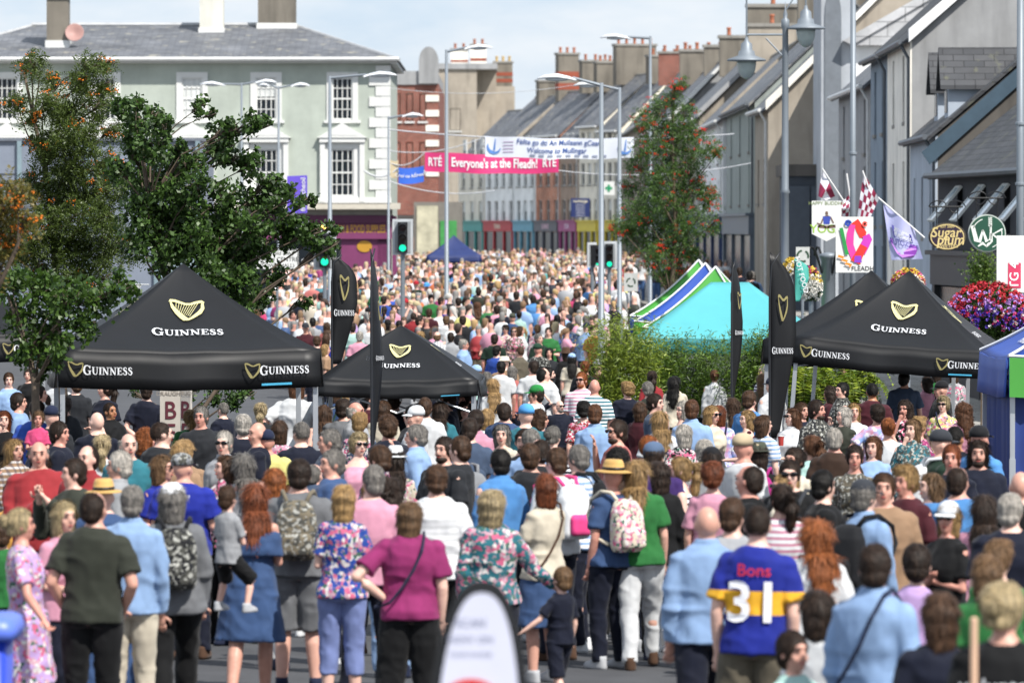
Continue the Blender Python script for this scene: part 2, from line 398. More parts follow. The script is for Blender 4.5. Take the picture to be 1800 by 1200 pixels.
RUBB = render_wall('rough_rubble_render', '#5e5a55', .7); BROWN = render_wall('brown_render', '#7a6a5c', .4); DGREEN = render_wall('dark_green_render', '#2f4a40', .2)
CHM = render_wall('chimney_render', '#7a746a', .8)
G = gz
# nearest right: charcoal shop with a low slate roof
def low_shop():
    y0, y1 = 114, 135.5
    T = house('charcoal painted shop with low dark slate roof and five tilted open windows', y0, y1, 5.2, 3.6, CHARC, SLATE_D, wins=[(.05, 3.75, .8, 1.1, 1, 2), (.2, 3.75, .8, 1.1, 1, 2), (.36, 3.75, .8, 1.1, 1, 2), (.52, 3.75, .8, 1.1, 1, 2), (.68, 3.75, .8, 1.1, 1, 2), (.84, 3.75, .8, 1.1, 1, 2)], shop=(1, '#26272c', None, ''), x0=11.7, x1=10.15, gut=GUT, depth=9, fm=IRON, cat='shop', group=None, name='shop_building')
    M0, L = wall_frame(10.15, y1, 11.7, y0); M = Matrix.Translation((-11.7, -y0, 0)) @ M0; base = (G(y0) + G(y1)) / 2 + .12
    for k, u in enumerate((.05, .2, .36, .52, .68, .84)):
        xx = L * (1 - u); a = R(40)
        S = M @ Matrix.Translation((xx, -.02, base + 4.85)) @ Matrix.Rotation(-a, 4, 'X')
        f = MB(); f.box(-.42, -.37, -.03, .03, -1.05, 0, S); f.box(.37, .42, -.03, .03, -1.05, 0, S); f.box(-.37, .37, -.03, .03, -.05, 0, S); f.box(-.37, .37, -.03, .03, -1.05, -1.0, S)
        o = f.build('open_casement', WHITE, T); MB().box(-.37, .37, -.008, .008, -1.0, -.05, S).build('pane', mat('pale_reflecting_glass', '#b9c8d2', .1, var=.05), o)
    return T
low_shop()
# blue-grey house with dormers and rubble gable
def dormer_house():
    y0, y1 = 137, 147.8
    T = house('pale blue-grey house with rubble gable, slate dormers and dark bargeboard', y0, y1, 5.9, 4.7, RUBB, SLATE_D, wins=ww((3.4,), us3, .8, 1.5, 1, 2), x0=10.25, x1=10.4, gut=GUT, depth=11)
    M0, L = wall_frame(10.4, y1, 10.25, y0); M = Matrix.Translation((-10.25, -y0, 0)) @ M0; base = (G(y0) + G(y1)) / 2 + .12
    h_ = [(L * (1 - u) - .4, L * (1 - u) + .4, base + 3.4, base + 4.9) for u in us3]
    f = MB(); holed_wall(f, M @ Matrix.Translation((0, -.06, 0)), L, base - .2, base + 5.85, h_, .058); f.build('front_wall', render_wall('pale_blue_render', '#aab4c0', .3), T)
    zt = base + 5.9
    bb = MB(); bb.prism([M @ Vector((L + .06, -.4, zt - .45)), M @ Vector((L + .06, 5.5, zt + 4.75)), M @ Vector((L + .06, 5.5, zt + 4.35)), M @ Vector((L + .06, -.2, zt - .75))], M.to_3x3() @ Vector((.06, 0, 0)))
    bb.build('bargeboard', mat('blue_grey_board', '#3f5260', .5), T)
    for u in (.22, .6):
        xx = L * (1 - u); d = MB(); k = 4.7 / 5.5
        d.box(xx - .75, xx + .75, .35, 2.2, zt + .35 * k, zt + 1.25, M); o = d.build('dormer', render_wall('pale_blue_render', '#aab4c0', .3), T)
        r_ = MB()
        for sg in (-1, 1):
            r_.prism([M @ Vector((xx, .15, zt + 2.05)), M @ Vector((xx, .15, zt + 2.15)), M @ Vector((xx + sg * .95, .15, zt + 1.2)), M @ Vector((xx + sg * .95, .15, zt + 1.1))], M.to_3x3() @ Vector((0, 2.9, 0)))
        r_.prism([M @ Vector((xx - .8, .34, zt + 1.25)), M @ Vector((xx + .8, .34, zt + 1.25)), M @ Vector((xx, .34, zt + 2.05))], M.to_3x3() @ Vector((0, 2.5, 0)))
        r_.build('dormer_roof', SLATE_D, o); MB().box(xx - .45, xx + .45, .33, .352, zt + .55, zt + 1.15, M).build('pane', GLASS, o)
dormer_house()
house('tall cream house with bare grey gable and black downpipe', 148, 158.5, 8.3, 5.6, GREYR, SLATE_D, wins=ww((.9, 3.4, 6.2), us2, .85, 1.75, 2, 2), x0=10.4, x1=10.5, gut=GUT, depth=13, coping=WHITER)
_y0, _y1 = 148, 158.5
M0, L = wall_frame(10.5 - .05, _y1, 10.4 - .05, _y0); _b = (G(_y0) + G(_y1)) / 2 + .12
f = MB(); holed_wall(f, M0, L, _b - .2, _b + 8.25, [(L * (1 - u) - .43, L * (1 - u) + .43, _b + z, _b + z + 1.75) for u in us2 for z in (.9, 3.4, 6.2)], .045)
_t = [o for o in bpy.data.objects if o.get('label', '').startswith('tall cream house')][0]
fo = f.build('front_wall', CREAM, _t); fo.location = (-_t.location.x, -_t.location.y, 0)
house('blue-grey three storey house with tall narrow windows', 158.7, 166.3, 8.1, 5.0, BLUEG, SLATE_D, wins=ww((.9, 3.3, 5.9), us2, .9, 1.8, 2, 2), x0=10.48, x1=10.48, gut=GUT, depth=11)
house('lower grey stucco house with bracketed eaves', 166.5, 183, 7.3, 2.6, GREYR, SLATE, wins=ww((.8, 3.3, 5.3), us3, .95, 1.6, 1, 2, .12), x0=10.5, x1=10.5, gut=GUTW, depth=6)
def tower():
    T = thing('church_hall', 'tall pale grey hall with arched recess and pale slab roof', 'building', (10.9, 190, 0))
    b = G(190)
    MB().box(-.42, .62, 3, 8, b - .3, b + 13.5).build('wall', render_wall('smooth_grey_render', '#a9aeb4', .25), T)
    MB().box(.62, 18, 3, 16, b - .3, b + 9.2).build('wall', WHITER, T)
    r = MB(); z0 = b + 9.2
    r.prism([(.6, 2.5, z0), (16, 2.5, z0 + 9), (16, 2.5, z0 + 9.2), (.3, 2.5, z0 + .15)], (0, 15, 0))
    r.prism([(.6, 2.6, z0), (16, 2.6, z0), (16, 2.6, z0 + 9)], (0, .3, 0))
    r.build('roof', mat_brick('pale_roof_slabs', '#c9cacc', '#b3b4b6', '#8f9092', 1.2, .5, .02, .2, .8), T)
    ar = MB(); pts = [(-.3, 2.96, b + 2), (-.3, 2.96, b + 10.2)] + [(-.02 - .28 * math.cos(a), 2.96, b + 10.2 + .9 * math.sin(a)) for a in np.linspace(0, math.pi, 9)] + [(.26, 2.96, b + 2)]
    ar.prism(pts, (0, .03, 0)); ar.build('arched_recess', mat('recess_grey', '#6f757c', .8), T)
tower()
house('beige gabled house above the dark garage doors', 204, 212, 7.1, 5.6, BEIGE, SLATE, wins=ww((3.7,), us2, 1, 1.6), x0=9.18, x1=9.05, gut=GUTW, depth=11.5, coping=CREAM, chim=[(.3, 1.6, .8, 1.9, CHM, 3)])
def dark_doors():
    T = thing('garage_building', 'dark blue-grey garage block with tall panelled doors', 'building', (10.0, 196, 0))
    b = G(196)
    MB().box(-.55, 3.2, 0, 5, b - .3, b + 4.75).build('wall', mat('dark_blue_render', '#3c434c', .7, var=.1), T)
    MB().box(-.68, 3.4, -.12, 5.1, b + 4.75, b + 5.15).build('parapet', RUBB, T)
    for k in range(2): MB().box(-.45 + k * .75, .25 + k * .75, -.06, -.003, b, b + 4.4).build('door', mat('slate_blue_door', '#4a525c', .5), T)
dark_doors()
house('grey-green rendered house with first floor flagpoles', 212.3, 236, 7.5, 3.6, GREENG, SLATE, wins=ww((1, 3.7, 5.7), us3, 1.0, 1.5, 1, 2, .1), depth=7.5, gut=GUT, x0=9.05, x1=8.9, chim=[(.03, 1.9, .8, 2.6, CHM, 2), (.97, 1.7, .8, 1.8, CHM, 3)], shop=(1, '#5b6672', None, ''))
house('white rendered house behind the berry tree', 236.2, 262, 7.3, 3.2, WHITER, SLATE, wins=ww((3.4, 5.5), us3, .95, 1.4), x0=8.75, depth=6.6, gut=GUTW, chim=[(.97, 2.2, .8, 1.5, BEIGE, 1)], shop=(1, '#2e3f66', None, ''), coping=BEIGE)
house('beige gabled house behind the lamp posts', 262.2, 300, 7.9, 3.4, BEIGE, SLATE, wins=ww((3.6, 5.8), us3, 1, 1.5), depth=7, chim=[(.05, 2.4, .8, 1.7, CHM, 1), (.95, 2.0, .8, 1.4, CHM, 2)], shop=(1, '#3b7f88', 'BOYLE', '#e8e8e8'), coping=GREYR)
house('grey stone house with flower boxes hidden behind the berry tree', 300.2, 345, 8.4, 3.6, GREYR, SLATE, wins=ww((3.7, 6.1), us4, 1, 1.5), depth=7, chim=[(.5, 1.6, .8, 1.0, CHM, 0), (.97, 2.8, .8, 1.4, CHM, 4)], shop=(1, '#7b8a86', None, ''), coping=GUTW)
house('pale stone chemist with hanging green cross sign', 345.2, 398, 9.2, 4.0, BEIGE, SLATE, wins=ww((3.5, 6.2), us4, 1, 1.6), depth=7.5, chim=[(.9, 2.6, .8, 1.6, RED, 3)], shop=(1, '#8a8a84', None, ''))
WH2 = render_wall('lightened_white_render', '#eceeec', .2); CR2 = render_wall('lightened_cream_render', '#e6e0d0', .25); BR2 = mat_brick('lightened_orange_brick', '#b05c3c', '#c47048', '#cdbba8'); BW2 = render_wall('warm_brown_render', '#a08c7c', .3)  # far wall colours lightened to paint in haze and bounced light
def seg(px):
    d = 115.6 / (.27 + (px - 900) / 10000); return d, (px - 900) * d / 10000
def fhouse(label, pa, pb, he, rise, m, shop, chim, n=3, **kw):
    (d0, x0), (d1, x1) = seg(pa), seg(pb); us = {2: us2, 3: us3, 4: us4}[n]
    house(label, d0, d1, he, rise, m, SLATE, wins=ww((3.3, 5.9, 8.1), us, 1.0, 1.55, 2, 2), depth=8, x0=x0, x1=x1, shop=shop, chim=chim, **kw)
fhouse('cream painted house beside yellow shopfront', 1089, 1054, 9.7, 3.9, CR2, (1, '#d0b820', None, ''), [(.5, 2.4, .9, 1.3, CHM, 3)])
fhouse('pale cream house with navy projecting shop sign', 1053.6, 1018, 10.1, 3.6, CR2, (1, '#d8c22a', None, ''), [(.9, 3.0, .9, 2.2, CHM, 5)])
fhouse('brown rendered house with magenta shop sign', 1017.6, 985, 9.3, 4.0, BW2, (1, '#a03c78', 'STAR', '#e9d9e9'), [(.9, 3.0, .9, 1.5, CHM, 4)])
fhouse('orange brick house with brick window heads', 984.6, 942, 9.6, 3.7, BR2, (1, '#57575f', 'SUNRISE', '#e2b9c9'), [(.5, 3.0, .9, 1.7, CHM, 4)])
fhouse('white house with blue cloths hanging at its windows', 941.6, 905, 8.9, 4.0, WH2, (1, '#5f9fb4', None, ''), [(.95, 1.6, .9, 2.9, CHM, 3, 2)], coping=BEIGE)
fhouse('tall white house with red shopfront', 904.6, 853, 9.2, 3.5, WH2, (1, '#b8242c', 'TERMINI', '#e8d9c0'), [(.6, 1.6, .9, 1.2, CHM, 0)], n=4, coping=BEIGE)
fhouse('off-white house with flower boxes and teal shopfront', 852.6, 806, 8.0, 3.8, CR2, (1, '#3d9a92', None, ''), [], coping=BEIGE)
# far end of the street: big beige gable and red brick corner building with round gable
def far_end():
    T = thing('brick_building', 'dark red brick corner building with curved stone gable', 'building', (-8, 330, 0))
    s = 30.0; b = G(330)
    def X(px): return (px - 900) / s + 8
    def Z(py): return CAM_H - (py - 400) / s
    MB().box(X(640), X(772), 0, 30, b - .3, Z(150)).build('wall', RED, T)
    MB().box(X(640), X(770), -.1, 30.1, Z(152), Z(128)).build('parapet', GREYR, T)
    w_ = MB(); pts = [(X(738), -.3, Z(150)), (X(738), -.3, Z(112))] + [(X(755) - 17 / s * math.cos(a), -.3, Z(112) + 26 / s * math.sin(a)) for a in np.linspace(0, math.pi, 12)] + [(X(772), -.3, Z(112)), (X(772), -.3, Z(150))]
    w_.prism(pts, (0, 2, 0)); w_.build('curved_gable', GREYR, T)
    for py in range(170, 320, 26): MB().box(X(750), X(773), -.06, .02, Z(py + 11), Z(py)).build('stone_band', CREAM, T)
    I = Matrix.Identity(4)
    for px in (700, 722, 745): 
        for py in (215, 300): window(T, I, X(px), Z(py) , 10 / s * 1.2, 48 / s, 1, 2)
    MB().box(X(684), X(775), -.4, -.003, Z(400), Z(378)).build('shop_sign', mat('sign_grey', '#4a4744', .6), T)
    MB().box(X(690), X(728), -.2, -.003, b, Z(402)).build('shutter', mat('shutter_grey', '#8f8b84', .6), T)
    T = thing('gabled_building', 'big beige rendered building with striped brick chimneys at the bend', 'building', (-8, 462, 0))
    s = 21.65; b = G(462)
    MB().box(X(740), X(838), 0, 20, b - .3, Z(120)).build('wall', BEIGE, T)
    MB().box(X(836), X(872), 3, 20, b - .3, Z(117)).build('wall', BEIGE, T)
    MB().box(X(738), X(874), -.2, 20.2, Z(122), Z(112)).build('parapet', GREYR, T)
    chimney(T, X(806), 8, Z(112), 30 / s, 1.2, 28 / s, CREAM, 2, 1); chimney(T, X(840), 8, Z(112), 28 / s, 1.2, 36 / s, CREAM, 2, 1)
    for px in (765, 800): window(T, Matrix.Identity(4), X(px), Z(230), .9, 1.8)
    T = thing('shop_building', 'grey shop with pale posters beside the red brick corner', 'shop', (-8, 322, 0)); s = 31.0; b = G(322)
    MB().box(X(728), X(812), 0, 6, b - .3, Z(355)).build('wall', mat('grey_shop_paint', '#77736c', .7), T)
    MB().box(X(733), X(770), -.08, -.003, Z(455), Z(362)).build('poster', mat('pale_poster', '#b9b49c', .7, var=.25, scale=2), T)
    MB().box(X(774), X(803), -.08, -.003, Z(455), Z(388)).build('poster', mat('green_poster', '#3f8f4a', .6, var=.2), T)
    rf = MB(); s = 21.65; b = G(462)
    def X(px): return (px - 900) / s + 8
    T = [o for o in bpy.data.objects if o.get('label', '').startswith('big beige rendered')][0]
    rf.prism([(X(865), 4, CAM_H + (400 - 262) / s), (X(865), 4, CAM_H + (400 - 150) / s), (X(905), 4, CAM_H + (400 - 150) / s), (X(905), 4, CAM_H + (400 - 262) / s)], (0, 14, 0)); rf.build('rear_wing', BEIGE, T)
    chimney(T, X(884), 9, CAM_H + (400 - 152) / s, 34 / s, 1.2, 46 / s, CHM, 3, 2, potm=POTY)
far_end()
# ------------------------------------------------------------------ sage green building, left
def sage_building():
    s = 48.0; y = FPX / s; b = G(y)
    def X(px): return (px - 900) / s
    def Z(py): return CAM_H - (py - 400) / s
    T = thing('sage_green_building', 'sage green three storey corner building with white quoins and hipped slate roof', 'building', (X(300), y, 0))
    ox = X(300)
    def x(px): return X(px) - ox
    SAGE = render_wall('sage_render', '#adb5ab', .18)
    M = Matrix.Translation((x(-140), 0, 0)); x0 = x(-140); L = x(685) - x0
    holes = []; wi = []
    cols = [(-115, 0), (13, 0), (185, 0), (338, 0), (468, 0), (602, 0)]
    for c, _ in cols:
        for (pt, pb, hw) in ((137, 211, 18), (262, 345, 20)):
            holes.append((x(c - hw) - x0, x(c + hw) - x0, Z(pb), Z(pt))); wi.append((x(c) - x0, Z(pb), 2 * hw / s, Z(pt) - Z(pb), pt))
    mb = MB(); holed_wall(mb, M, L, b - .3, Z(112), holes, .35); mb.box(0, L, .35, 14, b - .3, Z(112) - .01, M); mb.build('wall', SAGE, T)
    for (cx, z, w, h, pt) in wi:
        window(T, M, cx, z, w, h, 4, 4, surround=.2 if pt == 137 else .22, recess=.2, blind=(.45 if abs(cx + x0 - x(468)) < .5 and pt == 137 else (.95 if abs(cx + x0 - x(338)) < .4 else None)))
        if pt == 262:
            p = MB(); zt = z + h + .24; hw = w / 2 + .42
            p.box(cx - hw, cx + hw, -.22, .0, zt, zt + .16, M)
            p.prism([M @ Vector((cx - hw - .08, -.26, zt + .163)), M @ Vector((cx + hw + .08, -.26, zt + .163)), M @ Vector((cx, -.26, zt + .72))], (0, .26, 0))
            p.prism([M @ Vector((cx - hw * .62, -.268, zt + .25)), M @ Vector((cx + hw * .62, -.268, zt + .25)), M @ Vector((cx, -.268, zt + .55))], (0, .006, 0))
            p.build('pediment', WHITE, T)
            for sg in (-1, 1): MB().box(cx + sg * (w / 2 + .31) - .09, cx + sg * (w / 2 + .31) + .09, -.16, 0, z - .2, zt - .004, M).build('pilaster', WHITE, T)
    q = MB(); n = 0; zz = Z(352)
    while zz < Z(125):
        wq = .5 if n % 2 else .26
        q.box(L - wq - .25, L + .03, -.05, .3, zz + .01, zz + .36, M); zz += .38; n += 1
    q.box(L - .3, L + .02, -.03, .3, Z(352), Z(122), M)
    q.build('quoins', WHITE, T)
    MB().box(x(-140) - x0, L + .06, -.14, 0, Z(357), Z(347), M).build('string_course', WHITE, T)
    cx_ = MB().box(-.2, L + .25, -.3, 14.3, Z(112), Z(106), M); co = cx_.build('eaves_cornice', WHITE, T)
    # hipped roof
    ze = Z(106); zr = Z(34); xl, xr, yl, yr = -.35, L + .35, -.45, 14.45; ym = 7; xa, xb = x(28) - x0, x(507) - x0
    v = [M @ Vector(p) for p in ((xl, yl, ze), (xr, yl, ze), (xr, yr, ze), (xl, yr, ze), (xa, ym, zr), (xb, ym, zr))]
    r = MB(); r.add(v, [(0, 1, 5, 4), (1, 2, 5), (2, 3, 4, 5), (3, 0, 4), (3, 2, 1, 0)]); ro = r.build('roof', SLATE, T)
    rt = MB(); rt.tube([v[4] + Vector((0, 0, .03)), v[5] + Vector((0, 0, .03))], .1, 6); rt.tube([v[5], v[1]], .07, 6); rt.tube([v[4], v[0]], .07, 6); rt.build('ridge_tiles', mat('pale_ridge', '#a9abad', .7), ro)
    MB().tube([M @ Vector((xl, yl - .08, ze + .02)), M @ Vector((xr, yl - .08, ze + .02))], .08, 6).build('gutter', GUTW, ro)
    def chim(pa, pb, pt, pbase, m, depthy, potn=0):
        w_ = (pb - pa) / s; cx = x((pa + pb) / 2)
        o = MB().box(cx - w_ / 2, cx + w_ / 2, depthy, depthy + 1.0, Z(pbase) - .4, Z(pt)).build('chimney', m, ro)
        MB().box(cx - w_ / 2 - .1, cx + w_ / 2 + .1, depthy - .1, depthy + 1.1, Z(pt), Z(pt) + .25).build('chimney_cap', m, o)
        MB().box(cx - w_ / 2 - .05, cx + w_ / 2 + .05, depthy - .05, depthy + 1.05, Z(pbase) - .3, Z(pbase) + .12).build('lead_flashing', WHITE, o)
    chim(74, 112, -8, 74, CHM, 2.2); chim(337, 379, -20, 46, render_wall('white_chimney', '#d3d2c8', .3), 5.5); chim(440, 508, -20, 36, CHM, 6.4)
    d = MB(); Mx = Matrix.Translation((x(124), 2.1, Z(55))) @ Matrix.Rotation(R(70), 4, 'X'); d.lathe([(.02, -.1), (.2, -.06), (.34, .03), (.35, .05), (.33, .05), (.18, -.02), (.01, -.06)], (0, 0, 0), 18, Mx); dd = d.build('satellite_dish', mat('dish_pink_grey', '#a47f78', .6), ro, True)
    # purple shopfront
    PUR = mat('purple_shop_paint', '#5d2447', .45, var=.08); PUR2 = mat('plum_shop_paint', '#7b3a63', .45, var=.08)
    sf = MB(); sf.box(x(-140), x(690), -.45, -.002, Z(378), Z(368)); sf.prism([(x(-140), -.9, Z(368)), (x(-140), -.002, Z(357)), (x(-140), -.002, Z(368))], (x(704) - x(-140), 0, 0))
    so = sf.build('shop_cornice', mat('stone_grey_lead', '#9c978c', .7), T)
    MB().box(x(-140), x(692), -.5, -.004, Z(392), Z(378.2)).build('fascia', PUR, T)
    MB().box(x(-140), x(689), -.35, -.004, Z(420), Z(392.2)).build('fascia', PUR2, T)
    sh = MB(); sh.box(x(600), x(665), -.2, -.003, b, Z(420.2)); sh.box(x(690), x(697), -.3, .1, b, Z(380)); sh.build('shop_panel', PUR2, T)
    sl = MB(); 
    for k in range(9): sl.box(x(666 + k * 2.4), x(667.6 + k * 2.4), -.22, -.1, b, Z(424))
    sl.build('door_boards', PUR2, T)
    MB().box(x(664.9), x(688), -.1, -.003, b, Z(420.4)).build('door', PUR, T)
    MB().box(x(-140), x(595), -.15, -.003, b + .6, Z(424)).build('shop_window', GLASS, T)
    GOLD = mat('gold_letters', '#d9a441', .35, .4, var=.05)
    text_obj('FARM & FOOD SUPPLIES', GOLD, T, onfront(x(631), -.36, Z(403)), size=.4, off=.02, fitw=1.95)
    Mx = onfront(x(641), -.21, Z(433)); mo = MB(); v_, f_ = [], []
    mo.lathe([(.16, 0), (.25, 0), (.25, .02), (.16, .02)], (0, 0, 0), 24, Mx, 1.1, .85); mo.build('gold_emblem', GOLD, T)
    text_obj('LA', GOLD, T, onfront(x(641), -.215, Z(433)), size=.2)
    sw = MB(); sw.tube([(x(548), -.45, Z(395)), (x(556), -.45, Z(404)), (x(566), -.45, Z(398)), (x(578), -.45, Z(405)), (x(583), -.45, Z(395))], .07, 6); sw.build('gold_scroll', GOLD, T)
    MB().box(x(505), x(544), -.55, -.503, Z(410), Z(388)).build('white_sign', WHITE, T)
    # side return
sage_building()
def grey_block():
    s = 58.0; y = FPX / s; b = gz(y)
    def X(px): return (px - 900) / s + 12
    def Z(py): return CAM_H - (py - 400) / s
    T = thing('panelled_building', 'flat-roofed blue-grey panelled building behind the left trees', 'building', (-12, y, 0))
    MB().box(X(-260), X(352), 0, 8, b - .3, Z(248)).build('wall', mat('blue_grey_panel', '#7d8593', .6, var=.08), T)
    MB().box(X(-262), X(354), -.1, 8.1, Z(248), Z(243)).build('roof_edge', mat('roof_edge_grey', '#6a707a', .5), T)
    for px in (-200, -80, 35, 155, 275, 348): MB().box(X(px - 4), X(px + 4), -.12, -.003, b, Z(248.2)).build('post', mat('pale_blue_post', '#7e9199', .5), T)
    mb = MB()
    for py in (305, 365): mb.box(X(-260), X(352), -.03, -.002, Z(py + 1.2), Z(py))
    mb.build('panel_joint', mat('joint', '#4d535c', .7), T)
    MB().box(X(280), X(346), -.06, -.002, b + .1, Z(420)).build('cabinet_panel', mat('pale_cabinet', '#8fa0a8', .5), T)
grey_block()
# ------------------------------------------------------------------ lettering and harps
LWHITE = mat('white_print', '#d6d8dc', .5, var=.02); HARPG = mat('pale_gold_print', '#cfc88f', .45, .0, var=.12, scale=30); HARPD = mat('old_gold_print', '#8d8455', .5, var=.12)
BLACKF = mat('black_canopy_fabric', '#0c0d10', .5, var=.25, scale=2, bump=.5, bscale=3.5, spec=.4)
def strip(mb, pts, wd, fn):
    """ribbon of varying width through 2-D points, mapped into the scene by fn(a, b)"""
    P = [Vector((p[0], p[1])) for p in pts]; n = len(P)
    if not hasattr(wd, '__len__'): wd = [wd] * n
    L = []; Rr = []
    for i, p in enumerate(P):
        d = (P[min(i + 1, n - 1)] - P[max(i - 1, 0)]).normalized(); q = Vector((-d.y, d.x)) * wd[i] / 2
        L.append(p + q); Rr.append(p - q)
    v = [fn(a.x, a.y) for a in L] + [fn(a.x, a.y) for a in Rr]
    mb.add(v, [(i, i + n, i + 1 + n, i + 1) for i in range(n - 1)])
SER = {  # serif capitals as strokes: (points, widths), serifs added at stem ends; unit height 1
 'U': (.86, [([(.16, .95), (.16, .35), (.22, .12), (.42, .0), (.6, .08), (.68, .3), (.68, .95)], [.19, .19, .16, .1, .09, .08, .08])], [(.16, .97, .36), (.68, .97, .28)]),
 'I': (.4, [([(.2, .0), (.2, 1)], .2)], [(.2, .97, .38), (.2, .03, .38)]),
 'N': (.95, [([(.18, 0), (.18, 1)], .09), ([(.14, .96), (.74, .04)], .2), ([(.76, 0), (.76, 1)], .09)], [(.14, .97, .3), (.18, .03, .3), (.76, .97, .3)]),
 'E': (.74, [([(.2, 0), (.2, 1)], .2), ([(.2, .96), (.66, .96)], .08), ([(.2, .52), (.52, .52)], .08), ([(.2, .04), (.68, .04)], .08), ([(.64, 1), (.66, .76)], .08), ([(.66, 0), (.69, .26)], .08), ([(.52, .64), (.52, .4)], .07)], [(.14, .97, .24), (.14, .03, .24)]),
 'S': (.64, [([(.52, .72), (.46, .92), (.3, .98), (.14, .88), (.13, .7), (.3, .54), (.46, .42), (.52, .22), (.42, .04), (.26, .0), (.12, .1), (.09, .3)], [.07, .09, .11, .15, .18, .21, .21, .18, .14, .1, .09, .07])], []),
 'G': (.98, [([(.78, .7), (.68, .9), (.48, 1), (.28, .92), (.15, .7), (.13, .45), (.2, .2), (.36, .03), (.56, .0), (.76, .1)], [.08, .1, .1, .15, .21, .22, .2, .14, .1, .1]), ([(.76, 0), (.76, .42)], .17), ([(.79, .98), (.79, .66)], .07)], [(.74, .42, .36)]),
}
def serif_word(word, h, fn, a0, b0, bow=0):
    """small-caps serif word centred on (a0, b0)"""
    mb = MB(); ws = [(SER[c][0] * h * (1.22 if i == 0 else 1)) for i, c in enumerate(word)]; tot = sum(ws) + .04 * h * (len(word) - 1); x = a0 - tot / 2
    for i, c in enumerate(word):
        k = h * (1.22 if i == 0 else 1); y0 = b0 - h / 2 - (.04 * h if i == 0 else 0)
        def g(a, b, x=x, k=k, y0=y0):
            t = (x + a * k - a0) / (tot / 2); return fn(x + a * k, y0 + b * k + bow * (1 - t * t))
        for pts, wd in SER[c][1]: strip(mb, pts, wd, g)
        for sx, sy, sw in SER[c][2]: strip(mb, [(sx - sw / 2, sy), (sx + sw / 2, sy)], .07, g)
        x += ws[i] + .04 * h
    return mb, tot
def harp(fn, a, b, h, flip=1):
    mb = MB()
    def g(x, y): return fn(a + flip * x * h, b + y * h)
    strip(mb, [(-.50, .42), (-.46, .50), (-.34, .50), (-.2, .44), (-.02, .34), (.15, .32), (.34, .40), (.52, .44), (.60, .38)], [.10, .14, .12, .11, .10, .10, .12, .12, .05], g)   # neck
    strip(mb, [(-.48, .40), (-.42, .18), (-.28, -.1), (-.14, -.32), (-.04, -.46), (.06, -.5)], [.06, .12, .17, .2, .2, .1], g)       # sound box
    strip(mb, [(.54, .36), (.54, .1), (.44, -.12), (.28, -.3), (.16, -.42), (.04, -.5)], [.08, .12, .15, .13, .1, .1], g)           # pillar
    st = MB()
    def g2(x, y): return fn(a + flip * x * h, b + y * h)
    for k in range(9):
        t = k / 8; strip(st, [(-.3 + .72 * t, .42 - .1 * math.sin(t * 3)), (-.33 + .43 * t, -.02 - .3 * t)], .018, g2)
    return mb, st
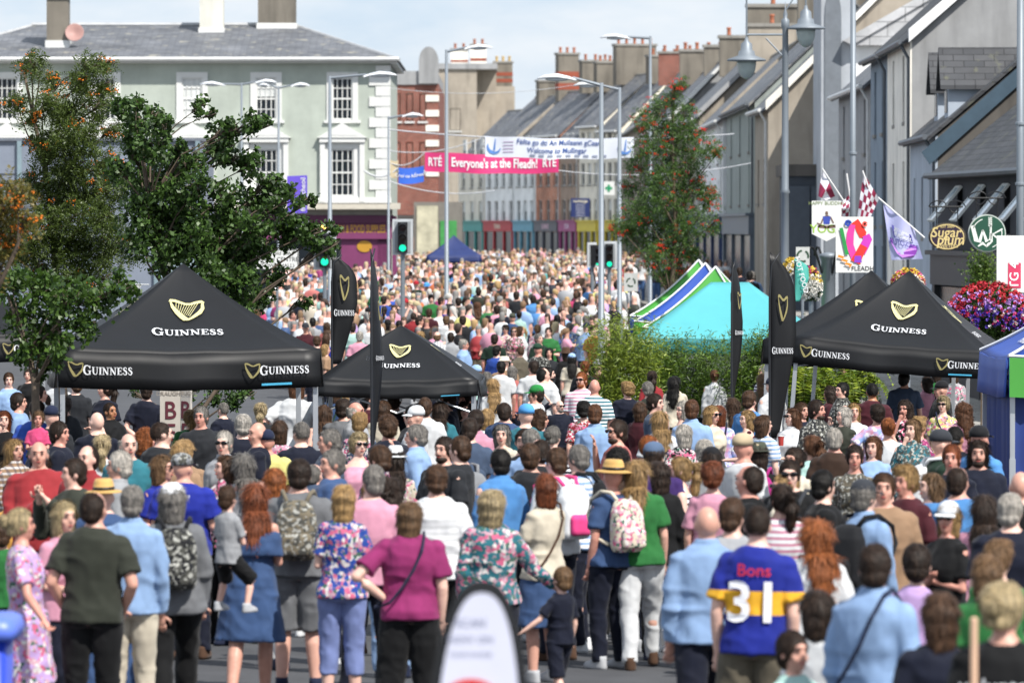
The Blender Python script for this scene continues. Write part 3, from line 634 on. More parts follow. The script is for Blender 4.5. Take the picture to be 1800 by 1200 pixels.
# ------------------------------------------------------------------ gazebos
def gazebo(label, loc, rz, W, hE, val, hA, canm, valm, cat='gazebo tent', tilt=0, brand=None, group=None, legm=ALU, D=None, ridge=0, name='gazebo', sag=.25, legs=True, stripe=None, frame=True):
    D = D or W
    T = thing(name, label, cat, loc, rz, group); T.rotation_euler = (0, tilt, rz)
    a, b = W / 2, D / 2; zt = hE; n = 14
    def g(t): return t * (1 - sag) + sag * t * t if False else (t - sag * t * (1 - t) * 1.0)       # concave ridge line
    def P(side, u, t, off=0):
        """point on the canopy: side 0 front,1 right,2 back,3 left; u -1..1 along the eave, t 0 eave..1 apex"""
        hx = a * (1 - t) + ridge * t; hy = b * (1 - t)
        z = zt + hA * g(t) - .07 * (1 - u * u) * (1 - t) * (.25 + t) * 2.2 + .008 * math.sin(u * 11 + side) * (1 - abs(u)) * (1 - t)
        x, y = ((u * hx, -hy), (hx, u * hy), (-u * hx, hy), (-hx, -u * hy))[side]
        sl = Vector(((0, -1), (1, 0), (0, 1), (-1, 0))[side] + (1.4,)).normalized()
        return Vector((x, y, z)) + sl * off
    mb = MB()
    for sd_ in range(4):
        m_ = 12; v = [P(sd_, -1 + 2 * i / m_, j / n) for j in range(n + 1) for i in range(m_ + 1)]
        mb.add(v, [(j * (m_ + 1) + i, j * (m_ + 1) + i + 1, (j + 1) * (m_ + 1) + i + 1, (j + 1) * (m_ + 1) + i) for j in range(n) for i in range(m_)])
    me = mb.mesh('canopy', True); can = link('canopy', me, canm, T)
    md = can.modifiers.new('thick', 'SOLIDIFY'); md.thickness = .012
    mb = MB(); m_ = 16; r2 = random.Random(hash(label) % 1000 if False else zlib.crc32(label.encode()))
    for sd_ in range(4):
        ph = r2.random() * 6; v = []
        for j in range(4):
            for i in range(m_ + 1):
                u = -1 + 2 * i / m_; p = P(sd_, u, 0); o_ = Vector(((0, -1), (1, 0), (0, 1), (-1, 0))[sd_] + (0,))
                w_ = (math.sin(u * 9 + ph) * .02 + math.sin(u * 4 + ph * 2) * .03) * (j / 3) * (1 - abs(u) ** 6)
                v.append(p + o_ * (.012 + w_ + .03 * (j / 3)) + Vector((0, 0, -val * j / 3 + (.035 * math.exp(-((abs(u)) / .06) ** 2) * 0))))
        mb.add(v, [(j * (m_ + 1) + i, (j + 1) * (m_ + 1) + i, (j + 1) * (m_ + 1) + i + 1, j * (m_ + 1) + i + 1) for j in range(3) for i in range(m_)])
    vo = link('valance', mb.mesh('valance', True), valm, T); md = vo.modifiers.new('thick', 'SOLIDIFY'); md.thickness = .008
    if legs:
        for sx in (-1, 1):
            for sy in (-1, 1):
                l = MB(); x, y = sx * (a - .05), sy * (b - .05); l.box(x - .028, x + .028, y - .028, y + .028, .02, hE - .02); l.box(x - .035, x + .035, y - .035, y + .035, .02, hE * .48); l.box(x - .07, x + .07, y - .07, y + .07, 0, .02); l.build('leg', legm, T)
        if frame:
            fr = MB()
            for sy in (-1, 1):
                for k in range(2):
                    x0_, x1_ = (-a + .05) + k * (a - .05), (-a + .05) + (k + 1) * (a - .05)
                    fr.tube([(x0_, sy * (b - .05), hE - .08), (x1_, sy * (b - .05), hE - .42)], .012, 5); fr.tube([(x0_, sy * (b - .05), hE - .42), (x1_, sy * (b - .05), hE - .08)], .012, 5)
                    fr.tube([(sy * (a - .05), x0_ * b / a, hE - .08), (sy * (a - .05), x1_ * b / a, hE - .42)], .012, 5); fr.tube([(sy * (a - .05), x0_ * b / a, hE - .42), (sy * (a - .05), x1_ * b / a, hE - .08)], .012, 5)
            fr.tube([(0, 0, hE - .3), (0, 0, hE + hA * .9)], .016, 6); fr.build('scissor_frame', legm, T)
    slope = math.hypot(hA, b)
    def face(side): 
        def fn(x, y):       # x metres along eave, y metres up the slope
            t = y / slope; hx = (a if side in (0, 2) else b) * (1 - t)
            return P(side, max(-1, min(1, x / max(hx, .01))), t, .018)
        return fn
    def vface(side):
        o_ = Vector(((0, -1), (1, 0), (0, 1), (-1, 0))[side] + (0,))
        def fn(x, y):       # y measured down from the eave
            return P(side, x / (a if side in (0, 2) else b), 0) + o_ * (.02 + .055 - .02 * (1 + y / val)) + Vector((0, 0, y))
        return fn
    if brand == 'stout':
        k = W / 3
        for side in (0, 1, 3):
            fn = face(side); hm, st = harp(fn, 0, slope * .55, .36 * k); hm.build('harp_logo', HARPG, T); st.build('harp_strings', HARPG, T)
            wm, tot = serif_word('GUINNESS', .125 * k, fn, 0, slope * .295, .0 if side else -.0); wm.build('lettering', LWHITE, T)
            if W > 2.5:
                fn = vface(side)
                for x in (-.83, .62):
                    hm, st = harp(fn, x * a * .93 - .15, -val * .48, .16); hm.build('harp_logo', HARPD, T)
                    wm, tot = serif_word('GUINNESS', .085, fn, x * a * .93 + .22, -val * .5); wm.build('lettering', LWHITE, T)
    if brand == 'stout' : MB().add([vface(0)(a * .55, -val * .9), vface(0)(a * .78, -val * .9), vface(0)(a * .78, -val * .84), vface(0)(a * .55, -val * .84)], [(0, 1, 2, 3)]).build('blue_label', mat('cyan_print', '#3f9cc0', .5), T)
    T['_'] = 1; del T['_']
    return T, P, face, vface
def ground_at(px, s): p = gW(px, s); return (p.x, p.y, p.z)
gazebo('largest black stout gazebo with gold harps on canopy and front flap, left of the street', ground_at(322, 151), R(6), 2.98, 2.38, .42, .98, BLACKF, BLACKF, brand='stout', group='black stout gazebos')
gazebo('small black stout gazebo without flap lettering, standing in the crowd centre', ground_at(705, 139), R(-2), 2.02, 1.94, .2, .66, BLACKF, BLACKF, brand='stout', group='black stout gazebos', sag=-.12)
gazebo('black stout gazebo on the right beside the flower baskets, its roof tilting to the right', ground_at(1568, 119), R(-9), 2.95, 2.25, .37, 1.08, BLACKF, BLACKF, brand='stout', tilt=R(4.5), group='black stout gazebos')
gazebo('black stout gazebo half hidden behind the right-hand one', ground_at(1522, 114), R(-9), 2.95, 2.25, .37, 1.08, BLACKF, BLACKF, brand='stout', tilt=R(1.5), group='black stout gazebos')
gazebo('black stout gazebo at the left edge behind the berry trees', ground_at(-72, 112), R(8), 2.9, 2.35, .4, 1.0, BLACKF, BLACKF, brand='stout', group='black stout gazebos')
TURQ = mat('turquoise_fabric', '#4da2a8', .6, var=.05, scale=2); TEALD = mat('teal_fabric', '#1f7c80', .6)
gazebo('turquoise gazebo behind the bamboo planters', ground_at(1283, 95), R(-4), 3.35, 2.12, .3, .98, TURQ, mat('shaded_turquoise_flap', '#1f7478', .6), D=3.6, ridge=.35, sag=.05)  # flap darker than the canopy: its shade is painted into the fabric
NAVY = mat('navy_fabric', '#1f2f63', .6)
gazebo('small navy gazebo far down the street by the shops', ground_at(798, 47), 0, 2.0, 1.9, .25, .75, NAVY, NAVY)
GREENF = mat('bright_green_fabric', '#3f8f34', .6, var=.05); BLUEF = mat('royal_blue_fabric', '#24489c', .6, var=.06); TRED = mat('red_print', '#c92a2a', .5)
def beer_tent(label, loc, rz, W, can, val, edge, txt=True, wall=False, hE=2.25, vh=.4, hA=1.25):
    T, P, face, vface = gazebo(label, loc, rz, W, hE, vh, hA, can, val, group='green and blue beer gazebos', sag=.38)
    e = MB(); 
    for sx in (-1, 1):
        e.tube([P(0, sx, t, .02) for t in np.linspace(0, 1, 12)], .022, 5); e.tube([P(2, sx, t, .02) for t in np.linspace(0, 1, 12)], .022, 5)
    e.tube([P(0, u, 0, .02) for u in np.linspace(-1, 1, 8)], .018, 5)
    e.build('white_piping', LWHITE, T)
    sl = math.hypot(hA, W / 2)
    if wall:
        vf = vface(0); g_ = MB(); n_ = 16; g_.add([vf(-W / 2 + W * i / n_, y_) + Vector((0, -.03, 0)) for i in range(n_ + 1) for y_ in (0, -vh)], [(2 * i, 2 * i + 1, 2 * i + 3, 2 * i + 2) for i in range(n_)]); g_.build('green_front_flap', GREENF, T)
    if txt:
        for sd_ in (0, 3):
            fn = face(sd_); st = []
            for k in range(10):
                r_ = .17 if k % 2 == 0 else .07; a_ = math.pi / 2 + k * math.pi / 5; st.append(fn(r_ * math.cos(a_), sl * .5 + r_ * math.sin(a_)))
            c = fn(0, sl * .5); MB().add(st + [c], [(k, (k + 1) % 10, 10) for k in range(10)]).build('red_star', TRED, T)
            text_obj('Heineken', LWHITE, T, None, size=.24, off=.02, fn=lambda x, y, fn=fn: fn(x, sl * .24 + y))
    text_obj('Heineken', LWHITE, T, None, size=.2, off=.02, fn=lambda x, y: vface(0)(x - (W * .22 if wall else 0), -vh * .6 + y) + Vector((0, -.045, 0)))
    if wall:
        a = W / 2; w_ = MB(); n = 30
        for (ax, ay, bx, by) in ((-a + .04, -a + .06, a - .04, -a + .06), (-a + .06, a - .04, -a + .06, -a + .1)):
            v = []
            for i in range(n + 1):
                t = i / n; x, y = ax + (bx - ax) * t, ay + (by - ay) * t; o_ = .04 * math.sin(i * 1.7) + .02 * math.sin(i * .6)
                q = (x + (o_ if ax == bx else 0), y + (o_ if ay == by else 0)); v += [(q[0], q[1], .05), (q[0], q[1], hE - vh * .8)]
            w_.add(v, [(2 * i, 2 * i + 2, 2 * i + 3, 2 * i + 1) for i in range(n)])
        w_.build('side_wall', mat('deep_blue_curtain', '#1a3272', .6), T, True)
    return T
beer_tent('blue and green beer gazebo with blue curtain walls at the right edge', ground_at(1990, 147), R(1), 3.3, BLUEF, BLUEF, 1, wall=True, hE=2.28, vh=.46)
beer_tent('nearest green-roofed beer gazebo behind the turquoise one', ground_at(1258, 84), R(-14), 2.55, GREENF, GREENF, 1, hE=2.0)
beer_tent('middle beer gazebo with blue roof in the row behind the turquoise one', ground_at(1240, 80.5), R(-14), 2.6, BLUEF, GREENF, 1, hE=2.0)
beer_tent('rearmost beer gazebo with green roof, nearest the berry tree', ground_at(1228, 77.5), R(-14), 2.6, GREENF, BLUEF, 1, hE=2.0)
# ------------------------------------------------------------------ feather flags
def feather(label, px, s, pytop, pybot, wpx, yaw, matf, brand=None, group='black stout feather flags', txt=None, lean=0, pole_to=None):
    g0 = gW(px, s); T = thing('feather_flag', label, 'feather flag', g0, yaw, group); T.rotation_euler.y = lean
    zt = CAM_H - (pytop - 400) / s - g0.z; zb = CAM_H - (pybot - 400) / s - g0.z; w = wpx / s; n = 20
    def half(t):     # t 0 bottom .. 1 top : width profile of a feather banner
        return w * (.34 + .66 * min(1, t / .55)) * (1 - max(0, (t - .72) / .28) ** 2.6) + .01
    v = []; 
    for i in range(n + 1):
        t = i / n; hw = half(t); z = zb + (zt - zb) * t
        for j in range(5):
            u = j / 4; v.append((-.0 + u * hw - w * .15, .03 * math.sin(t * 7 + u * 2) * u, z))
    mb = MB(); mb.add(v, [(i * 5 + j, i * 5 + j + 1, (i + 1) * 5 + j + 1, (i + 1) * 5 + j) for i in range(n) for j in range(4)])
    o = link('banner', mb.mesh('banner', True), matf, T); md = o.modifiers.new('t', 'SOLIDIFY'); md.thickness = .006
    MB().tube([(-w * .15, 0, 0), (-w * .15, 0, zb), (-w * .16, 0, zb + (zt - zb) * .75), (-w * .08, 0, zb + (zt - zb) * .93), (w * .25, 0, zt)], [.02, .018, .014, .011, .008], 7).build('pole', mat('flag_pole', '#2b2d31', .4, .3), T, True)
    MB().lathe([(.2, 0), (.2, .03), (.05, .05), (.05, .2)], (-w * .15, 0, 0), 12).build('base', BLACKP, T)
    if brand:
        for sg in (-1, 1):
            def fn(x, y, sg=sg): return Vector((w * .32 + sg * -x * -1, sg * -.012 - .035 * (1 if sg > 0 else -1) * 0 + (-.04 if sg > 0 else .06), y))
            H = zt - zb
            hm, st = harp(lambda x, y: fn(x * .55, y * 1.5), 0, (zb + H * .70) / 1.5, w * .62); hm.build('harp_logo', HARPD, T)
            wm, tot = serif_word('GUINNESS', w * .16, lambda x, y: fn(x * .78, y * 1.3), 0, (zb + H * .47) / 1.3); wm.build('lettering', LWHITE, T)
    if txt:
        text_obj(txt, LWHITE, T, onfront(w * .32, -.05, (zt + zb) / 2 + .1) @ Matrix.Rotation(R(-75), 4, 'Z'), size=w * .5, off=.01)
    return T
feather('black stout feather flag rising left of the small gazebo, partly under tree leaves', 590, 128, 448, 640, 44, R(12), BLACKF, 1)
feather('black stout feather flag seen nearly edge-on in front of the small gazebo', 657, 160, 437, 800, 34, R(62), BLACKF, 1, lean=R(-.5))
feather('narrow black stout feather flag in front of the turquoise gazebo', 1289, 122, 455, 700, 30, R(52), BLACKF, 1)
feather('widest black stout feather flag in front of the right stout gazebo', 1360, 133, 443, 770, 46, R(10), BLACKF, 1)
feather('teal feather flag reading hot food by the lamp post', 1400, 98, 455, 530, 25, R(8), mat('teal_flag', '#3f9a8e', .6), None, None, txt='HOT FOOD')
def front_board():
    s = 480; p = gW(818, s); T = thing('teardrop_banner', 'blurred white rounded pop-up banner with black rim close to the camera', 'banner', p)
    top = CAM_H - (1042 - 400) / s - p.z; hw = 80 / s
    def out(k, n=28):
        pts = [(-hw * k * 1.02, 0)]
        for i in range(n + 1):
            a = math.pi * i / n; c, s_ = math.cos(math.pi - a), math.sin(math.pi - a)
            pts.append((hw * k * math.copysign(abs(c) ** .8, c) * (1), top * .55 + (top * .45 - (1 - k) * .2) * s_ ** .75 if s_ > 0 else top * .55))
        return pts + [(hw * k * 1.02, 0)]
    lean = lambda q, y: (q[0] + .06 * (q[1] / top), y, q[1])
    MB().prism([lean(q, .02) for q in out(1.22)], (0, .04, 0)).build('rim', BLACKP, T)
    MB().prism([lean(q, 0) for q in out(1.0)], (0, .018, 0)).build('panel', mat('white_vinyl', '#c9cbdc', .4, var=.04), T)
    gt = mat('grey_print', '#8f93ab', .6)
    for k, (t, z, sz) in enumerate((('SCAN', .11, .07), ('NOW ON', .17, .06), ('YOUR PHONE', .225, .04))): text_obj(t, gt, T, onfront(.02, -.004, top - z), size=sz * .62, off=.001)
    MB().lathe([(.001, 0), (.07, 0), (.07, .004), (.001, .004)], (0, 0, 0), 20, onfront(.02, -.004, top - .37), 1.3, .8).build('red_emblem', TRED, T)
    MB().box(-.35, .35, -.2, .25, 0, .02).build('foot', STEEL, T)
front_board()
def cool_box():
    s = 330; p = gW(-62, s); T = thing('wheelie_bin', 'blurred bright blue bin with paler overhanging lid at the bottom left corner', 'bin', p)
    h = CAM_H - (1080 - 400) / s - p.z; m = mat('bright_blue_plastic', '#1c3cb8', .4)
    MB().loft([(.06, 0, 0, .19, .2), (.1, 0, 0, .2, .22), (h - .12, 0, 0, .245, .28)], 28, 9).build('body', m, T, True)
    MB().loft([(h - .12, 0, 0, .29, .32), (h - .07, 0, 0, .3, .33), (h - .02, 0, 0, .285, .31), (h, 0, 0, .25, .28)], 28, 8).build('lid', mat('pale_blue_plastic', '#5a74d4', .4), T, True)
    for sx in (-1, 1): MB().lathe([(.08, -.02), (.1, 0), (.08, .02)], (0, 0, 0), 14, Matrix.Translation((sx * .2, .2, .1)) @ Matrix.Rotation(R(90), 4, 'Y')).build('wheel', BLACKP, T)
cool_box()
def fence_banner():
    s = 118; p = gW(30, s); T = thing('barrier_banner', 'blue and lime patterned banner on a barrier at the left edge', 'barrier', p)
    W, h = 2.6, 1.0
    MB().box(-W / 2, W / 2, 0, .01, .12, h + .1).build('cloth', mat('blue_banner_cloth', '#1d3f9e', .6), T)
    for k in range(7):
        x = -W / 2 + .2 + k * .36; mb = MB(); strip(mb, [(x - .14, .3), (x, .75), (x + .16, .45)], [.05, .16, .07], lambda a, b: (a, -.004, b)); mb.build('lime_shape', mat('lime_print', '#8fae22', .6), T)
    for sx in (-1, 1): MB().tube([(sx * W / 2, .02, 0), (sx * W / 2, .02, h + .16)], .02, 8).build('post', STEEL, T)
fence_banner()
# ------------------------------------------------------------------ street lamps
LHEAD = mat('lamp_head_white', '#d6dade', .35); LGLASS = mat('lamp_diffuser', '#c6cccf', .2)
def street_lamp(label, px, s, pytop, arms, rad=.07, arm_len=None, mt=STEEL, rise=.12):
    p = gW(px, s); T = thing('street_lamp', label, 'street lamp', p, 0, 'modern street lamps with curved white heads')
    h = CAM_H - (pytop - 400) / s - p.z
    MB().tube([(0, 0, 0), (0, 0, 1.2), (0, 0, 1.22), (0, 0, h)], [rad * 1.35, rad * 1.3, rad, rad * .62], 12).build('pole', mt, T, True)
    MB().lathe([(rad * 1.7, 0), (rad * 1.7, .05), (rad * 1.45, .12), (rad * 1.35, .12)], (0, 0, 0), 12).build('base_flange', mt, T)
    for (dpx, dpy) in arms:
        L = dpx / s; sg = 1 if L > 0 else -1; z = h - (dpy) / s
        hl = min(.95, abs(L) * .75)
        a = MB(); a.tube([(0, 0, h - .06), (L - sg * hl * .6, 0, z + .04)], [.04, .03], 8); a.build('arm', mt, T)
        M = Matrix.Translation((L - sg * hl * .2, 0, z + .0)) @ Matrix.Rotation(sg * R(-4), 4, 'Y')
        hd = MB(); rings = [(x, 0, zc, ry, rz_) for x, zc, ry, rz_ in ((-.5, 0, .04, .035), (-.3, .03, .1, .06), (0, .05, .14, .085), (.3, .02, .12, .07), (.5, -.02, .04, .03))]
        v = []; n = 12
        for x, _, zc, ry, rz_ in rings:
            for k in range(n):
                q = 2 * math.pi * k / n; sz = math.sin(q); v.append(M @ Vector((sg * x * hl, ry * math.cos(q), zc + rz_ * (sz if sz > 0 else sz * .35))))
        hd.add(v, [(i * n + k, i * n + (k + 1) % n, (i + 1) * n + (k + 1) % n, (i + 1) * n + k) for i in range(len(rings) - 1) for k in range(n)] + [tuple(range(n)), tuple(range(len(v) - n, len(v)))])
        ho = hd.build('lamp_head', LHEAD, T, True)
        MB().ell((L - sg * hl * .2, 0, z - .005), (hl * .3, .09, .04), 12, 6).build('lamp_glass', LGLASS, ho, True)
    return T
street_lamp('tall grey lamp post through the pink banner, head reaching right', 785, 60, 88, [(66, -2), (-4, 2)][:1])
street_lamp('nearest grey lamp post in front of the white welcome banner', 1057, 78, 146, [(-92, -6)], rad=.075)
street_lamp('grey lamp post just right of the nearest one, arm at banner height', 1089, 66, 154, [(-66, -2)])
street_lamp('lamp post behind the berry tree with its head highest over the roofs', 1143, 62, 64, [(-72, 4)], rad=.06)
street_lamp('lamp post in front of the corner windows, head overlapping the quoins', 580, 62, 134, [(100, 0)])
street_lamp('thin double-headed lamp post over the dark tree, right one', 490, 50, 152, [(45, 0), (-30, 0)], rad=.06)
street_lamp('thin lamp post left of the double-headed one before the sage building', 425, 50, 146, [(-60, 4), (50, 0)], rad=.06)
street_lamp('slim lamp post far back with arm reaching beyond the sage corner', 683, 52, 205, [(50, 0)], rad=.05)
def lantern(T, x, z, sc=1, mt=STEEL):
    o = MB().lathe([(.03, .5), (.05, .42), (.12, .36), (.13, .22), (.17, .2), (.19, .1), (.42, .02), (.43, -.02), (.2, -.02), (.2, 0)][::-1] if False else [(.43, -.02), (.42, .02), (.19, .1), (.17, .2), (.13, .22), (.12, .36), (.05, .42), (.03, .5)], (x, 0, z), 18).build('lantern_hood', mt, T, True)
    MB().lathe([(.03, -.42), (.13, -.36), (.19, -.22), (.21, -.1), (.21, -.025)], (x, 0, z), 18).build('lantern_glass', mat('frosted_glass', '#a9b5b4', .25, var=.1), o, True)
    return o
def ornate():
    s = 80; p = gW(1380, s); T = thing('ornate_lamp_post', 'ornate tall grey lamp post with hooded lanterns and finial', 'street lamp', p)
    h = CAM_H - (60 - 400) / s - p.z if False else CAM_H + (400 - 28) / s - p.z
    MB().lathe([(.2, 0), (.2, .5), (.13, .6), (.12, 1.4), (.14, 1.45), (.09, 1.5), (.085, h * .55), (.11, h * .55 + .03), (.08, h * .55 + .1), (.065, h - .3), (.09, h - .25), (.09, h - .1), (.04, h - .05), (.05, h + .02), (.015, h + .14), (.005, h + .3)], (0, 0, 0), 14).build('pole', STEEL, T, True)
    a = MB(); L = -68 / s; a.tube([(0, 0, h - .42), (L, 0, h - .42)], .025, 8); a.tube([(0, 0, h - .95), (L * .5, 0, h - .5)], .02, 6); a.tube([(L, 0, h - .6), (L, 0, h + 1.2)], .02, 6); a.build('bracket', STEEL, T)
    lantern(T, L, h - .98)
    L2 = 36 / s; a = MB(); a.tube([(L2, 0, h + .2), (L2, 0, h + .8)], .02, 6); a.tube([(0, 0, h + .1), (L2, 0, h + .78)], .018, 6); a.build('bracket', STEEL, T); lantern(T, L2, h - .28)
ornate()
def pole(label, px, s, topz, rad, name='steel_pole', bands=(), m=STEEL):
    p = gW(px, s); T = thing(name, label, 'pole', p)
    MB().tube([(0, 0, 0), (0, 0, topz)], [rad, rad * .85], 12).build('shaft', m, T, True)
    for z in bands: MB().lathe([(rad * 1.1, -.03), (rad * 1.25, -.02), (rad * 1.25, .02), (rad * 1.1, .03)], (0, 0, z), 12).build('band', m, T)
    return T
pole('tall plain grey pole rising behind the harp poster', 1499, 88, 9.5, .065, bands=(5.6, 4.1))
pole('tall plain grey pole at the right edge beside the hanging sign', 1793, 96, 9.5, .075, bands=(6.0, 4.9))
def far_wall_pole():
    p = gW(1456, 84); T = thing('flower_column', 'thick grey column with curved black brackets below the yoga sign', 'column', p)
    h = CAM_H - (455 - 400) / 84 - p.z
    MB().lathe([(.2, 0), (.2, .3), (.15, .35), (.15, h), (.19, h + .03), (.19, h + .1), (.02, h + .14)], (0, 0, 0), 16).build('shaft', STEEL, T, True)
    for k in range(4):
        a = k * math.pi / 2 + .5; MB().tube([(math.cos(a) * .16, math.sin(a) * .16, h - .3)] + [(math.cos(a) * (.16 + .4 * t), math.sin(a) * (.16 + .4 * t), h - .3 + .55 * math.sin(t * 2.4)) for t in np.linspace(.1, 1, 7)], .025, 6).build('bracket', IRON, T)
far_wall_pole()
# ------------------------------------------------------------------ traffic lights
def traffic_light(label, px, s, pytop, on=True, yaw=0, size=1.0):
    p = gW(px, s); T = thing('traffic_light', label, 'traffic light', p, yaw, 'traffic lights showing green'); zt = CAM_H - (pytop - 400) / s - p.z
    MB().tube([(0, 0, 0), (0, 0, zt - .2)], .055, 10).build('pole', STEEL, T)
    z0, z1 = zt - 1.05 * size, zt; hw = .3 * size
    MB().box(-hw, hw, .0, .03, z0, z1).build('backing_board', mat('backboard_white', '#b9bdc0', .5), T)
    MB().box(-hw + .06, hw - .06, -.012, -.001, z0 + .06, z1 - .06).build('board_face', mat('backboard_grey', '#8d9296', .5), T)
    hb = MB().box(-.14 * size, .14 * size, -.2, -.013, z0 + .08, z1 - .08).build('signal_box', BLACKP, T)
    for k in range(3):
        z = z1 - .08 - (.15 + k * .3) * size; c = [('red_lens', '#2a0f0f', 0), ('amber_lens', '#2c2010', 0), ('green_lens', '#17d0a0', 1.5)][k]
        MB().lathe([(.001, 0), (.1 * size, 0), (.1 * size, .02), (.001, .03)], (0, 0, 0), 16, onfront(0, -.203, z)).build('lens', mat(c[0], c[1], .3, emit=c[2]), T)
        n = 12; v = []
        for i in range(n + 1):
            a = math.pi * i / n; v += [(.12 * size * math.cos(a), -.2, z + .12 * size * math.sin(a)), (.12 * size * math.cos(a), -.38, z + .12 * size * math.sin(a) - .02)]
        MB().add(v, [(2 * i, 2 * i + 1, 2 * i + 3, 2 * i + 2) for i in range(n)]).build('visor', BLACKP, T)
traffic_light('traffic light with white backing board left of the far navy gazebo', 708, 70, 385, size=.86)
traffic_light('traffic light between the lamp posts by the berry tree', 1071, 62, 424, size=.75)
traffic_light('traffic light half hidden by tree leaves at the left', 571, 66, 405)
traffic_light('second traffic light just left of the nearest lamp post', 1041, 60, 426, yaw=R(50), size=.7)
# ------------------------------------------------------------------ signs
def panel(T, M, w, h, m, th=.03, name='panel'): return MB().box(-w / 2, w / 2, 0, th, -h / 2, h / 2, M).build(name, m, T)
def sign_on_pole(name, label, cat, px, s, py, w, h, m, pr=.03, texts=(), polem=STEEL):
    p = gW(px, s); T = thing(name, label, cat, p); z = CAM_H - (py - 400) / s - p.z
    MB().tube([(0, .06, 0), (0, .06, z + h / 2)], pr, 8).build('pole', polem, T)
    panel(T, Matrix.Translation((0, -.02, z)), w, h, m)
    for (t, dz, sz, c) in texts: text_obj(t, mat('ink_' + c[1:], c, .5), T, onfront(0, -.024, z + dz), size=sz, off=.006)
    return T, z
T, z = sign_on_pole('direction_sign', 'white town centre direction sign with black border behind the leaves', 'road sign', 487, 72, 456, 1.05, .5, WHITE, texts=[('(On Hold only)', .15, .13, '#1a1a1a'), ('TOWN CENTRE', 0, .145, '#1a1a1a'), ('(TOWN HALL)', -.15, .13, '#1a1a1a')])
for dx in (-1, 1): MB().box(dx * .51 - .008, dx * .51 + .008, -.026, -.0205, z - .235, z + .235).build('border', mat('ink_1a1a1a', '#1a1a1a', .5), T)
for dz in (-1, 1): MB().box(-.5, .5, -.026, -.0205, z + dz * .235 - .008, z + dz * .235 + .008).build('border', mat('ink_1a1a1a', '#1a1a1a', .5), T)
def recycle(T, z, sz):
    for k in range(3):
        a0 = R(90 + 120 * k); mb = MB(); pts = [(math.cos(a0 + t) * sz, math.sin(a0 + t) * sz) for t in np.linspace(.15, 1.6, 6)]
        strip(mb, pts, sz * .35, lambda a, b: (a, -.026, z + b)); mb.build('arrow_mark', mat('ink_2f4a35', '#2f4a35', .5), T)
for px, s, py, lab in ((1109, 66, 496, 'small white recycling sign beside the beer gazebos'), (1411, 88, 450, 'small white recycling sign by the teal flag')):
    T, z = sign_on_pole('recycling_sign', lab, 'sign', px, s, py, 24 / s, 32 / s, mat('sign_white', '#b9bbb8', .6)); recycle(T, z, .11)
def hung(name, label, cat, px, py, s): return thing(name, label, cat, Wp(px, py, s))
def poster_pole(label, px, py, s, w, h, art, name='poster_board', m=WHITE, cat='poster'):
    c = Wp(px, py, s); T = thing(name, label, cat, c); panel(T, Matrix.Identity(4), w / s, h / s, m, .04); art(T, w / s, h / s); return T
def harp_poster(T, w, h):
    lay = [0]
    def R_(pts, wd, col, nm):
        lay[0] += .003; mb = MB(); strip(mb, [(a * w, b * h) for a, b in pts], wd, lambda a, b: (a, -.004 - lay[0], b)); mb.build(nm, mat('ink_' + col[1:], col, .5), T)
    R_([(-.05, .34), (.05, .40), (.14, .28), (.22, .18), (.3, .17)], [.08, .12, .13, .14, .1], '#e2352c', 'red_ribbon')
    R_([(-.05, .36), (-.11, .2), (-.13, 0), (-.05, -.15), (.0, -.27)], [.09, .11, .12, .11, .08], '#e0409c', 'pink_ribbon')
    R_([(.3, .17), (.35, .10), (.28, .0), (.18, -.14)], [.12, .14, .14, .13], '#c93bb6', 'magenta_ribbon')
    R_([(.25, -.02), (.12, -.18), (.02, -.32)], [.13, .13, .16], '#e2352c', 'red_ribbon')
    R_([(.09, -.2), (.09, -.32)], [.1, .12], '#8b3fc0', 'purple_ribbon')
    R_([(-.36, .3), (-.2, -.18)], .055, '#2b9348', 'green_stroke')
    R_([(-.18 + .08 * math.cos(a) * (1 - a / 14), .38 + .055 * math.sin(a) * (1 - a / 14)) for a in np.linspace(0, 9, 22)], .03, '#2b4aa8', 'blue_spiral')
    R_([(.27 + .02 * math.cos(a), .37 + .016 * math.sin(a)) for a in np.linspace(0, 6.3, 12)], .06, '#ea5a4e', 'coral_dot')
    R_([(-.42 + .05 * k + (.08 if k % 2 else -.02), -.2 - .033 * k) for k in range(7)], .04, '#e88a2a', 'orange_zigzag')
    text_obj('FLEADH', mat('ink_555555', '#555555', .5), T, onfront(.22 * w, -.006, -.43 * h), size=.1)
poster_pole('white poster with a colourful ribbon harp above the right gazebo', 1502, 430, 112, 66, 98, harp_poster)
def rotated_text(T, txt, col, a, b, size, ang, off=.01): text_obj(txt, mat('ink_' + col[1:], col, .5), T, onfront(a, -.006, b) @ Matrix.Rotation(ang, 4, 'Z'), size=size, off=off)
def tg(T, w, h):
    rotated_text(T, 'eaph', '#1e3b38', w * .24, 0, .62, R(90), .012)
    MB().box(-w * .24 - .1, -w * .24 + .1, -.008, -.003, -h * .42, h * .02).build('red_block', mat('raspberry_print', '#c93a5e', .5), T); rotated_text(T, 'TG 4', '#ffffff', -w * .24 - 0, -h * .2, .2, R(90), .01)
    for o in T.children:
        if o.name.startswith('lettering'): o.location.y = -.006
poster_pole('white banner with sideways lettering at the right edge above red flowers', 1812, 464, 112, 120, 100, tg, cat='banner')
